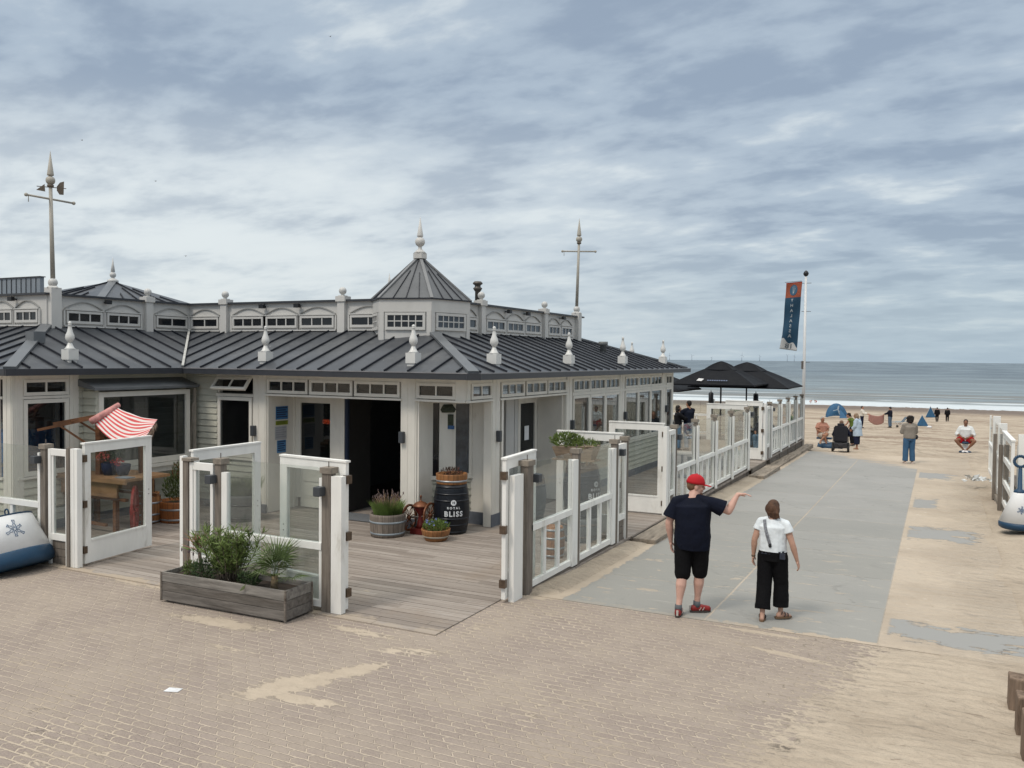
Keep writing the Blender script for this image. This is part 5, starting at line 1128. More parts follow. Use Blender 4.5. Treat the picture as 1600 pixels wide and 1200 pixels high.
# striped cloth: sagging sheet from the roll to the right hand end
m=bpy.data.materials.new('striped_cloth'); m.use_nodes=True; nt=m.node_tree; nt.nodes.clear(); g=NG(nt)
uvn=g.n('ShaderNodeUVMap').outputs[0]; u_,v_,_=g.sep(uvn); s_=g.ramp(g.m('ABSOLUTE',g.m('SUBTRACT',g.m('FRACT',g.m('MULTIPLY',v_,8.5)),.5)),.235,.265)
c=g.mix(s_,(.66,.63,.60),(.56,.085,.085)); bb=g.n('ShaderNodeBsdfPrincipled',{'Base Color':c,'Roughness':.85}); bp=g.n('ShaderNodeBump',{'Strength':.6,'Distance':.02,'Height':g.noise(g.n('ShaderNodeNewGeometry').outputs['Position'],14,4)}); nt.links.new(bp.outputs[0],bb.inputs['Normal']); nt.links.new(bb.outputs[0],g.n('ShaderNodeOutputMaterial').inputs[0])
def cloth(name,c00,c10,c11,c01,sag,m,parent,nu=22,nv=22,wr=.02,th=.006):
    vs=[];fs=[];uv=[]
    for j in range(nv+1):
        for i in range(nu+1):
            u=i/nu;v=j/nv; p=(Vector(c00)*(1-u)+Vector(c10)*u)*(1-v)+(Vector(c01)*(1-u)+Vector(c11)*u)*v
            p.z-=sag(u,v); p+=Vector((0,0,1))*wr*noise.noise(Vector((u*3,v*9,2.2))); vs.append(tuple(p)); uv.append((u,v))
    for j in range(nv):
        for i in range(nu): a=j*(nu+1)+i; fs.append((a,a+1,a+nu+2,a+nu+1))
    me=bpy.data.meshes.new(name); me.from_pydata(vs,[],fs); ul=me.uv_layers.new(name='UVMap')
    for po in me.polygons:
        for li_ in po.loop_indices: ul.data[li_].uv=uv[me.loops[li_].vertex_index]
        po.use_smooth=True
    me.materials.append(m); me.transform(Matrix.Translation(-world_loc(parent))) if parent else None
    ob=bpy.data.objects.new(name,me); COL.objects.link(ob); ob.parent=parent
    so2=ob.modifiers.new('thickness','SOLIDIFY'); so2.thickness=th; return ob
CL_=cloth('awning_cloth',(-13.97,10.75,2.05),(-12.64,10.77,1.90),(-12.80,11.15,2.16),(-13.96,11.22,2.34),lambda u,v:.21*max(0,math.sin(math.pi*min(1,u)))*(1-v)+.05*math.sin(math.pi*u),m,t)
f=MB(); f.cone((-14.0,10.70,2.10),(-13.98,11.28,2.38),.065,.05,10); f.build('rolled_cloth',mat('roll_pink',(.50,.24,.22),.9,.35,9),t)
f=MB()
for i in range(60):
    q=Vector((-12.64,10.78,1.90)).lerp(Vector((-12.80,11.15,2.14)),random.random()); leaf(f,q,(rnd(-.35,.15),rnd(-.2,.2),-1),rnd(.06,.20),.012)
f.build('fringe',mat('fringe',(.45,.33,.25),.9,.3,20),t)
tt=T('flower_pot','navy blue pots with red flowers standing on the market cart','pot',loc=(-14.0,11.1,1.07)); f=MB(); f.lathe([(.10,0),(.14,.1),(.155,.22),(.14,.23),(.13,.2),(.001,.19)],16,(-13.95,11.05,1.07)); f.lathe([(.09,0),(.13,.1),(.145,.20),(.13,.21),(.001,.18)],16,(-13.72,11.15,1.07)); f.build('pot',mat('navy_pot',(.006,.012,.045),.5,.2,6,spec=.15),tt)
b=MB(); bush(b,(-14.0,11.12,1.52),(.28,.22,.25),380,.06,.03); b.build('foliage',green4,tt)
for nm,c_,m_,n_ in (('flower',(-13.98,10.92,1.42),mat('salmon_petal',(.52,.12,.10),.7,.4,20),90),('flower',(-13.68,11.0,1.34),mat('red_petal',(.40,.01,.012),.7,.4,20),60)):
    b=MB(); bush(b,c_,(.13,.09,.075),n_,.035,.03); b.build(nm,m_,tt)
tt=tag((lambda b:(b.box(-13.5,-13.2,10.8,11.0,1.075,1.09),b.build('flat_slate',mat('slate_tray',(.2,.23,.26),.5)))[1])(MB()),'flat grey tray at the right end of the market cart','tray')
# ---- conical buoys
bw=mat('buoy_white',(.80,.81,.81),.45,.06,2,bump=.1,bscale=20,dark=(.58,.56,.50),dthr=(.62,.9)); bb_=mat('buoy_blue',(.011,.048,.10),.5,.15,4,bump=.2,bscale=30)
ink=mat('emblem_ink',(.08,.14,.24),.6)
def emblem(parent,c,sc,r_at,ang):
    """eight-lobed outline star wrapped on the cone"""
    f=MB(); pts=[]
    def P3(u,v): z=c[2]+v; r=r_at(z)+.006; a=ang+u/r; return (c[0]+r*math.cos(a),c[1]+r*math.sin(a),z)
    for k in range(6):
        a=math.pi/3*k+.35; L=sc*(1 if k%2 else .82); o_=Vector((math.cos(a),math.sin(a))); s_=Vector((-o_.y,o_.x)); q=[o_*.12*sc,o_*.45*sc+s_*.15*sc,o_*.62*sc+s_*.06*sc,o_*L+s_*.16*sc,o_*L-s_*.12*sc,o_*.62*sc-s_*.05*sc,o_*.42*sc-s_*.16*sc]
        for i in range(len(q)): a1=q[i];b1=q[(i+1)%len(q)]; f.bar(P3(a1.x,a1.y),P3(b1.x,b1.y),.007,.006)
    f.build('emblem',ink,parent)
BU=T('buoy','large white conical buoy with blue base at the left edge of the paving','buoy',loc=(-12.98,8.28,0)); q=(-12.98,8.28,0)
f=MB(); f.lathe([(.74,.0),(.80,.03),(.83,.10),(.815,.22),(.80,.245)],48,q); f.build('base_band',bb_,BU)
f=MB(); f.lathe([(.80,.243),(.655,.80),(.65,.805)],48,q); f.build('buoy_body',bw,BU)
f=MB(); f.lathe([(.655,.80),(.66,.825),(.62,.83),(.001,.832)],40,q); f.build('top_rim',bb_,BU)
f=MB(); f.bar((-12.44,8.0,.80),(-12.48,8.0,1.0),.12,.03)
n_=12
for i in range(n_): a=2*math.pi*i/n_; b2=2*math.pi*(i+1)/n_; f.cone((-12.40+.05*math.cos(a),8.30,.86+.05*math.sin(a)),(-12.40+.05*math.cos(b2),8.30,.86+.05*math.sin(b2)),.012,.012,6)
f.build('lug',bb_,BU)
emblem(BU,(-12.98,8.28,.57),.145,lambda z:np.interp(z,[.243,.8],[.80,.655]),math.atan2(-8.28,12.98)+.56)
BU.rotation_euler=(Matrix.Rotation(R(-12.5),4,(-.838,.545,0))@Matrix.Rotation(R(-16),4,(.545,.838,0))).to_euler(); BU.location.z=-.10
BR=T('buoy','white conical buoy with blue base, stem and ring at the right edge','buoy',loc=(1.52,20.1,0)); q=(1.52,20.1,.0)
f=MB(); f.lathe([(.32,.0),(.36,.03),(.37,.08),(.36,.14)],40,q); f.build('base_band',bb_,BR)
f=MB(); f.lathe([(.36,.138),(.12,.72),(.115,.73)],40,q); f.build('buoy_body',bw,BR)
f=MB(); f.lathe([(.12,.72),(.09,.78),(.045,.80),(.035,1.22)],16,q)
for i in range(20): a=2*math.pi*i/20; b2=2*math.pi*(i+1)/20; f.cone((q[0]+.11*math.cos(a),q[1],1.36+.11*math.sin(a)),(q[0]+.11*math.cos(b2),q[1],1.36+.11*math.sin(b2)),.03,.03,8)
f.build('stem',bb_,BR)
emblem(BR,(1.52,20.1,.40),.08,lambda z:np.interp(z,[.14,.72],[.36,.12]),-math.pi/2+.1)
# ---- old timber posts in the sand, bottom right
pm=mat('bollard_wood',(.21,.155,.115),.85,.35,7,(3,3,.3),1.0,30,.15,dark=(.06,.042,.03),dthr=(.45,.75))
for i,(x,y,h,lab) in enumerate(((.78,9.62,.30,'square old timber post in the sand, farthest of the three'),(.80,8.98,.34,'square old timber post in the sand, middle one of three'),(.80,8.36,.40,'square old timber post in the sand, nearest one at the corner'))):
    f=MB(); w_=.105; f.hexa([(x-w_,y-w_,-.1),(x+w_,y-w_,-.1),(x+w_,y+w_,-.1),(x-w_,y+w_,-.1),(x-w_+.008,y-w_+.01,h),(x+w_-.01,y-w_+.004,h-.012),(x+w_-.006,y+w_-.01,h),(x-w_+.004,y+w_-.006,h+.012)]); tag(f.build('timber_post',pm,bevel=.014),lab,'post')
f=MB(); f.prism([(-.075,-.05),(.075,-.045),(.08,.05),(-.07,.055)],.004,.006,Matrix.Translation((-6.77,6.08,0))@Matrix.Rotation(.3,4,'Z')); tag(f.build('white_sett',mat('white_sett',(.62,.63,.64),.8,.2,20)),'single white painted sett in the brick paving','sett')
# ---- flagpole with banner
FP=T('flagpole','tall white flagpole with a long orange and blue banner at the deck end','flagpole',loc=(-5.25,39.0,-.4))
f=MB(); f.cone((-5.25,39.0,-.5),(-5.25,39.0,7.0),.075,.05,14); f.build('pole',mat('pole_white',(.62,.63,.63),.35,.04,3),FP)
f=MB(); f.lathe([(.001,0),(.08,.04),(.12,.13),(.08,.22),(.001,.28)],10,(-5.25,39.0,7.0)); f.build('finial',black,FP)
f=MB()
for z in (6.72,5.5,3.3): f.cone((-5.40,39.0,z),(-5.02,39.0,z),.012,.012,6)
f.box(-5.36,-5.25,38.94,39.06,3.0,3.35); f.build('bracket',iron,FP)
m=bpy.data.materials.new('banner_cloth'); m.use_nodes=True; nt=m.node_tree; nt.nodes.clear(); g=NG(nt)
u_,v_,_=g.sep(g.n('ShaderNodeUVMap').outputs[0]); wv=g.m('ADD',.115,g.m('MULTIPLY',g.m('SINE',g.m('MULTIPLY',u_,11)),.022)); wv=g.m('ADD',wv,g.m('MULTIPLY',g.m('SUBTRACT',.5,u_),.10))
c=g.mix(g.ramp(g.m('SUBTRACT',v_,wv),-.003,.003),(.55,.56,.56),(.022,.075,.135)); c=g.mix(g.ramp(v_,.776,.781),c,(.36,.10,.055)); c=g.mix(g.ramp(v_,.985,.99),c,(.35,.02,.01))
dfs=g.n('ShaderNodeBsdfPrincipled',{'Base Color':c,'Roughness':.85}); tl=g.n('ShaderNodeBsdfTranslucent',{'Color':c}); mx=g.n('ShaderNodeMixShader',{0:.3,1:dfs.outputs[0],2:tl.outputs[0]}); nt.links.new(mx.outputs[0],g.n('ShaderNodeOutputMaterial').inputs[0])
# banner: top corners, hangs 3 m, blown towards the left at its foot
bx=lambda u,v:Vector((-5.42-(1-u)*.68*.92,39.0-(1-u)*.25,6.80))
BV=[];BF=[];BU_=[];nu,nv=14,40
def bpt(u,v):
    # v=1 top, v=0 foot ; u=0 free edge, u=1 pole edge
    k=(1-v); x=-5.40-(1-u)*.66; x-=(.16*k+.35*max(0,k-.78)*(1-u)); z=6.80-3.02*k-.05*(1-u)*(1-k)+.10*(1-u)*k**3
    y=38.98+.05*math.sin(u*7+k*4)*(.3+k)+.04*math.sin(k*14+u*2)
    return Vector((x,y,z))
for j in range(nv+1):
    for i in range(nu+1): BV.append(tuple(bpt(i/nu,j/nv)-FP.location)); BU_.append((i/nu,j/nv))
for j in range(nv):
    for i in range(nu): a=j*(nu+1)+i; BF.append((a,a+1,a+nu+2,a+nu+1))
me=bpy.data.meshes.new('banner'); me.from_pydata(BV,[],BF); ul=me.uv_layers.new(name='UVMap')
for po in me.polygons:
    po.use_smooth=True
    for li_ in po.loop_indices: ul.data[li_].uv=BU_[me.loops[li_].vertex_index]
me.materials.append(m); ban=bpy.data.objects.new('banner',me); COL.objects.link(ban); ban.parent=FP; sd2=ban.modifiers.new('thickness','SOLIDIFY'); sd2.thickness=.006
f=MB(); f.cone((-5.42,39.0,6.82),(-6.12,38.98,6.78),.012,.012,6); f.build('banner_rod',iron,FP)
def onban(me,cu_,cv_,sx,name,mt):
    me.transform(Matrix.Diagonal((sx,1,1,1)))
    for v in me.vertices:
        u=cu_+v.co.x/.68; vv=cv_+v.co.y/3.0; p=bpt(u,vv); v.co=p+Vector((0,-.014,0))-FP.location
    return place_mesh(me,name,mt,ban)
lt=mat('banner_letter',(.33,.37,.40),.8)
for i,ch in enumerate('THALASSA'):
    onban(text_mesh(ch,.16+.006*i,.004,.0),.47,.735-i*.075,-1,'lettering',lt)
onban(text_mesh('18',.30,.004,.0),.50,.055,-1,'lettering',mat('banner_ink',(.07,.09,.11),.8))
eb=MB(); eb.prism([(.17*math.cos(a)*(.8 if abs(math.sin(a))>.9 else 1),.24*math.sin(a)) for a in [2*math.pi*i/20 for i in range(20)]],0,.0001); mm=bpy.data.meshes.new('shell'); mm.from_pydata(eb.v,[],eb.f); so3=onban(mm,.5,.885,1,'banner_emblem',mat('emblem_blue',(.03,.09,.15),.8))
eb=MB()
for k in range(5): a=R(50+20*k); eb.bar((0,-.17,0),(.19*math.cos(a)*.75,-.17+.36*math.sin(a),0),.010,.001)
mm=bpy.data.meshes.new('rib'); mm.from_pydata(eb.v,[],eb.f); mm.transform(Matrix.Translation((0,0,0)))
o=onban(mm,.5,.885,1,'emblem_rib',lt); 
for v in o.data.vertices: v.co.y-=.006
# ---- parasols
para=mat('parasol_cloth',(.0035,.0045,.007),.75,.25,3,bump=.2,bscale=6,spec=.2)
def parasol(x,y,a,zt,label,rz=0.0,drop=.86):
    t=thing('parasol',label,'parasol',(x,y,DZ),'black parasols on the far deck',rz)
    def pyr(b,a_,z_e,z_t,sag=.05,n=4,top=.0):
        seg=[]
        cs=[(-a_,-a_),(a_,-a_),(a_,a_),(-a_,a_)]
        for k in range(4):
            for j in range(6):
                s=j/6; c0,c1=cs[k],cs[(k+1)%4]; inx=1-.035*math.sin(math.pi*s); seg.append(((c0[0]*(1-s)+c1[0]*s)*inx,(c0[1]*(1-s)+c1[1]*s)*inx,math.sin(math.pi*s)))
        rings=8; vs=[];fs=[]; N=len(seg)
        for r in range(rings+1):
            q=r/rings
            for sx,sy,mid in seg:
                z=z_t+(z_e-z_t)*(q**1.12)-(.0)+sag*math.sin(math.pi*q)*-.8*mid*.6+.06*math.sin(math.pi*q)*(1-mid)*.5
                vs.append((sx*q if r else sx*.001,sy*q if r else sy*.001,z))
        for r in range(rings):
            for i in range(N): fs.append((r*N+i,r*N+(i+1)%N,(r+1)*N+(i+1)%N,(r+1)*N+i))
        b.add(vs,fs,smooth=False)
        for i in range(N):   # valance
            p=vs[rings*N+i];q_=vs[rings*N+(i+1)%N]; b.add([p,q_,(q_[0],q_[1],q_[2]-.05),(p[0],p[1],p[2]-.05)],[(0,1,2,3)])
    f=MB(); pyr(f,a,zt-drop,zt-.10); can=f.build('canopy',para,t,world=False)
    f=MB(); pyr(f,a*.36,zt-.10-drop*.26,zt); f.build('vent_cap',para,can,world=False)
    f=MB(); f.cone((0,0,0),(0,0,zt-.1),.035,.03,12); f.build('pole',mat('parasol_pole',(.03,.022,.02),.4),t,world=False)
    f=MB()
    for sx,sy in ((-1,-1),(1,-1),(1,1),(-1,1),(0,-1),(1,0),(0,1),(-1,0)): f.bar((0,0,zt-.18),(sx*a*.97,sy*a*.97,zt-drop-.03),.02)
    f.build('rib',black,t,world=False)
    f=MB(); f.box(-.35,.35,-.35,.35,0,.08); f.build('base_plate',black,t,world=False)
    # small printed marks near the hem
    f=MB(); Lg=[]
    s=-a*.62; zz=lambda q:(zt-.10)+(-drop+.10)*(q**1.12)
    def onface(u,q): return (u,-a*q-.012,zz(q)+.012)
    f.add([onface(-.62,.86),onface(-.42,.88),onface(-.36,.78),onface(-.56,.76)],[(0,1,2,3)]); f.build('print',mat('parasol_print',(.55,.55,.55),.8),t,world=False)
    f=MB()
    for i in range(9): f.add([onface(-.22+i*.085,.86),onface(-.16+i*.085,.86),onface(-.16+i*.085,.82),onface(-.22+i*.085,.82)],[(0,1,2,3)])
    f.build('print',mat('parasol_print_dim',(.12,.15,.22),.8),t,world=False)
    return t
parasol(-7.45,32.9,1.52,3.30,'nearest black square parasol, on the far deck beside the roof end')
parasol(-7.1,38.2-2.2,1.95,3.27,'black square parasol farther back, right of the nearest one',drop=.98)
parasol(-10.6,34.0,1.7,3.0,'black parasol mostly hidden behind the pavilion roof end')
# ---- terrace tables, seats, far deck bits
tm=mat('table_top',(.36,.34,.31),.6,.1,5)
def table(x,y,lab,z=.75,w_=.4):
    t=T('terrace_table',lab,'table','tables on the far deck',(x,y,DZ)); f=MB(); f.box(x-w_,x+w_,y-w_,y+w_,z-.03,z); f.build('table_top',tm,t); f=MB(); f.bar((x,y,DZ),(x,y,z-.03),.06); f.box(x-.25,x+.25,y-.25,y+.25,DZ,DZ+.03); f.build('table_leg',black,t)
table(-7.4,29.6,'square pale terrace table seen through the glass in front of the seated couple'); table(-6.3,33.2,'square pale terrace table beside the seated people at the far fence'); table(-6.5,24.0,'square pale terrace table just inside the middle path fence',.72)
table(-6.2,35.6,'square pale terrace table at the flagpole end of the deck')
t=T('terrace_counter','grey counter with an orange box near the standing couple','counter',loc=(-9.6,31.5,DZ)); f=MB(); f.box(-10.6,-8.6,31.6,32.1,1.0,1.06); f.box(-10.5,-8.7,31.65,32.05,DZ,1.0); f.build('counter_top',mat('counter_grey',(.25,.26,.26),.5),t)
tag((lambda b:(b.box(-9.75,-9.25,31.62,31.95,1.062,1.36),b.build('orange_crate',mat('orange_crate',(.30,.06,.025),.6,.3,9)))[1])(MB()),'red orange crate on the grey counter beside the pavilion end','crate')
t=T('bench','grey bench with pale cushions behind the middle glass fence','bench',loc=(-6.4,25.6,DZ)); f=MB(); f.box(-6.9,-5.8,25.9,26.3,.38,.46); f.box(-6.9,-5.8,26.3,26.36,.46,.9); f.build('seat',mat('bench_cushion',(.40,.36,.31),.9,.2,5),t); f=MB(); f.box(-6.85,-6.75,25.9,26.3,DZ,.38); f.box(-5.95,-5.85,25.9,26.3,DZ,.38); f.build('leg',black,t)
f=MB(); f.bar((-8.75,29.2,1.35),(-8.75,29.2,2.45),.05); tag(f.build('terrace_post',black),'slim dark post just past the pavilion corner','post')
# small shrub on right platform
t=T('shrub','small windblown dark shrub above the right hand fence','shrub',loc=(2.6,27.5,.3)); b=MB(); bush(b,(2.55,27.5,1.55),(.32,.3,.22),260,.09,.03); b.build('foliage',green4,t); b=MB(); b.cone((2.55,27.5,.3),(2.55,27.5,1.5),.02,.015,6); b.build('stem',bark,t); f=MB(); f.lathe([(.18,0),(.25,.5),(.24,.52)],14,(2.55,27.5,.3)); f.build('pot',mat('grey_pot',(.12,.14,.17),.5),t)
f=MB()
for k in range(26): q=Vector((rnd(-.35,.35),rnd(-.5,.5),0)); leaf(f,Vector((1.05,27.6,.03))+q,(rnd(-1,1),rnd(-1,1),rnd(.0,.5)),rnd(.1,.3),rnd(.08,.2))
tag(f.build('plastic_sheet',mat('plastic_white',(.62,.64,.64),.35,.1,5)),'crumpled white plastic sheet lying in the sand by the right fence','sheet')
# ---- beach tents, blanket, loungers, wind turbines, birds
tb=mat('tent_blue',(.02,.085,.17),.7,.25,4,bump=.2,bscale=8)
def gnd(px,py):
    d=fw*F+Rv*(px-800)-Uv*(py-600); d=d/d.dot(fw); k=15.0
    while k<400:
        p=Vector((0,0,H))+d*k
        if p.z<bz(p.y)+.02: break
        k+=.1
    return p,k
def ptent(px,py,hpx,wpx,label,ry=.3):
    p,k=gnd(px,py); s=k/F; h=hpx*s; w_=wpx*s/2; t=thing('beach_tent',label,'tent',(p.x,p.y,p.z),None,ry); f=MB()
    a=[(-w_,-.1,0),(w_*.95,-.1,0),(w_*.4,w_*1.1,0),(-w_*.5,w_*1.1,0)]; top=(0.05*w_,.35*w_,h); f.add(a+[top],[(0,1,4),(1,2,4),(2,3,4),(3,0,4)]); o=f.build('tent_cloth',tb,t,world=False)
    f=MB(); f.cone((top[0],top[1],h*.6),(top[0],top[1],h*1.05),.02,.02,6)
    for q in a[:2]: f.bar(q,top,.03)
    f.build('tent_pole',mat('pole_pale',(.4,.42,.42),.5),t,world=False)
ptent(1441,665.5,17,19,'nearer pointed blue beach tent, right of the woman in jeans'); ptent(1454,652,17,16,'farther pointed blue beach tent, next to the two dark walkers')
p,k=gnd(1306,652); t=thing('beach_tent','round blue beach shelter with a white figure print behind the seated group','tent',(p.x,p.y,p.z),None,.35); s=k/F
f=MB(); vs=[];fs=[]; n_=14
for j in range(8):
    for i in range(n_+1): a=math.pi*i/n_; b_=R(8+80*j/7); vs.append((-16*s*math.cos(a),12*s*(1-math.cos(b_))*1.0-1,22*s*math.sin(a)*math.sin(b_)))
for j in range(7):
    for i in range(n_): q=j*(n_+1)+i; fs.append((q,q+1,q+n_+2,q+n_+1))
f.add(vs,fs,smooth=True); f.build('tent_cloth',tb,t,world=False)
f=MB(); y_=-1.2
for A_,B_,w in (((0,.9*22*s*.95),(-1*s,13*s),2.0),((-1*s,13*s),(1*s,7*s),1.2),((1*s,7*s),(5*s,.5*s),1.2),((-1*s,13*s),(-8*s,11*s),1.0),((0,12*s),(4*s,6*s),1.0)): f.bar((A_[0],y_,A_[1]),(B_[0],y_,B_[1]),w*s,.02,(0,1,0))
f.build('print',mat('tent_print',(.35,.42,.48),.8),t,world=False)
f=MB(); f.add([(2*s,-1.25,14*s),(9*s,-2.6,0),(-3*s,-2.6,0)],[(0,1,2)]); f.build('tent_flap',tb,t,world=False)
def lounger(px,py,lab):
    p,k=gnd(px,py); t=thing('beach_chair',lab,'beach chair',(p.x,p.y,p.z),'loungers on the open beach',.4); f=MB(); f.box(-.8,.5,-.3,.3,.28,.33); f.build('seat',mat('lounger_cloth',(.30,.33,.34),.8),t,world=False)
    f=MB(); f.hexa([(.5,-.3,.3),(.56,-.3,.3),(.56,.3,.3),(.5,.3,.3),(.95,-.3,.85),(1.0,-.3,.83),(1.0,.3,.83),(.95,.3,.85)]); f.build('backrest',mat('lounger_cloth2',(.10,.13,.16),.8),t,world=False)
    f=MB()
    for a in (-.75,.45):
        for c in (-.28,.28): f.bar((a,c,0),(a,c,.28),.04)
    f.bar((-.8,-.28,.02),(.5,-.28,.02),.03); f.build('leg',mat('lounger_frame',(.5,.5,.5),.5),t,world=False)
lounger(1401,664,'low beach chair standing beside the man in the cap'); lounger(1412,663,'low beach chair nearer the woman in jeans')
for px,py,lab in ((1452,669,'small white bag on the sand below the pointed tents'),(1402,667.5,'small dark bag on the sand below the beach chairs')):
    p,k=gnd(px,py); f=MB(); f.ball((p.x,p.y,p.z+.1),(.25 if px>1440 else .12,.2,.14),10); tag(f.build('bag',mat('bag_%d'%px,(.65,.65,.66) if px>1440 else (.07,.06,.05),.7)),lab,'bag')
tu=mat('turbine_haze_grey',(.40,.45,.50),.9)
def turbine(px,h,i,lab):
    d=fw*F+Rv*(px-800)-Uv*(559+.0103*(px-800)-600); d=d/d.dot(fw); D_=11000; p=Vector((0,0,H))+d*D_; s=D_/F; t=thing('wind_turbine',lab,'wind turbine',(p.x,p.y,SEA),'wind farm on the horizon',R(20+i*9))
    hub=h*.68*s+8; f=MB(); f.cone((0,0,0),(0,0,hub),3.4,2.2,8); f.build('tower',tu,t,world=False); f=MB()
    for k in range(3): a=R(90+120*k+i*37); f.bar((0,-3,hub),(math.cos(a)*h*.36*s,-3,hub+math.sin(a)*h*.36*s),3.0,2.0,(0,1,0))
    f.build('rotor',tu,t,world=False)
for i,(px,h,lab) in enumerate(((1046,10,'wind turbine on the horizon just past the roof finial'),(1081,10,'wind turbine above the left edge of the near parasol'),(1112,6,'faint small wind turbine left of the parasol peak'),(1159,12,'wind turbine between the two parasol peaks'),(1187,9,'wind turbine above the far parasol'),(1230,12,'left wind turbine of the close pair by the flagpole'),(1241,12,'right wind turbine of the close pair by the flagpole'))): turbine(px,h,i,lab)
gm=mat('gull_grey',(.25,.27,.30),.8)
for i,(px,py,lab) in enumerate(((128,219,'small gull above and right of the left mast'),(243,283,'small gull in the middle of the left sky'),(290,400,'small gull low over the clerestory roof'),(516,57,'tiny gull high in the sky near the top edge'))):
    d=fw*F+Rv*(px-800)-Uv*(py-600); d=d/d.dot(fw); p=Vector((0,0,H))+d*170; f=MB()
    f.ball((p.x,p.y,p.z),(.09,.22,.07),8)
    for s_ in (-1,1): f.add([(p.x+s_*.05,p.y+.06,p.z+.03),(p.x+s_*.30,p.y+.02,p.z+.14),(p.x+s_*.55,p.y-.08,p.z+.03),(p.x+s_*.28,p.y-.08,p.z+.11),(p.x+s_*.05,p.y-.08,p.z+.03)],[(0,1,2,3,4)])
    tag(f.build('gull',gm),lab,'gull')
# ================================================================ PEOPLE
skin_l=mat('skin_pink',(.47,.245,.185),.55,.10,9,spec=.35); skin_t=mat('skin_tan',(.33,.16,.095),.55,.12,9,spec=.35); skin_m=mat('skin_mid',(.40,.21,.145),.55,.1,9); skin_d=mat('skin_brown',(.20,.095,.055),.5,.12,9)
def cloth_m(name,col,bump=.5): return mat(name,col,.85,.14,7,bump=bump,bscale=12,spec=.15)
def hairm(name,col): return mat(name,col,.65,.45,26,(1,1,.35),bump=.9,bscale=60,spec=.3)
eye_m=mat('eye_dark',(.03,.02,.02),.4)
def V(*a): return Vector(a)
WR=bpy.data.textures.new('wrinkles','CLOUDS'); WR.noise_scale=.16; WR.noise_depth=2
def fin(b,name,m,parent,vox,smooth=3):
    o=b.build(name,m,parent,world=False)
    md=o.modifiers.new('remesh','REMESH'); md.mode='VOXEL'; md.voxel_size=vox; md.use_smooth_shade=True
    if smooth: s=o.modifiers.new('smooth','SMOOTH'); s.factor=.5; s.iterations=smooth
    if name in ('shirt','t_shirt','trousers','shorts','jacket','coat','sweater'):
        d=o.modifiers.new('folds','DISPLACE'); d.texture=WR; d.strength=.022; d.mid_level=.36; d.texture_coords='LOCAL'
    return o
def loft(b,rings,n=18):
    """rings: (centre, half width, half depth, side dir, forward dir)"""
    vs=[]
    for c,rx,ry,sx,fy in rings:
        for i in range(n): a=2*math.pi*i/n; vs.append(tuple(c+sx*(rx*math.cos(a))+fy*(ry*math.sin(a))))
    fs=[(j*n+i,j*n+(i+1)%n,(j+1)*n+(i+1)%n,(j+1)*n+i) for j in range(len(rings)-1) for i in range(n)]
    fs.append(tuple(range(n-1,-1,-1))); fs.append(tuple((len(rings)-1)*n+i for i in range(n))); b.add(vs,fs,smooth=True)
DEF=dict(pel=V(0,0,.95),che=V(0,0,1.28),nec=V(0,-.01,1.475),hed=V(0,.02,1.625),
 shR=V(.185,-.005,1.415),elR=V(.245,-.04,1.13),wrR=V(.255,.05,.885),shL=V(-.185,-.005,1.415),elL=V(-.245,-.04,1.13),wrL=V(-.255,.05,.885),
 hiR=V(.095,0,.92),knR=V(.105,.02,.50),anR=V(.105,-.03,.085),hiL=V(-.095,0,.92),knL=V(-.105,.02,.50),anL=V(-.105,-.03,.085),
 ftR=V(.12,1,0),ftL=V(-.12,1,0),face=V(0,1,0),hdR=None,hdL=None,pnR=None,pnL=None)
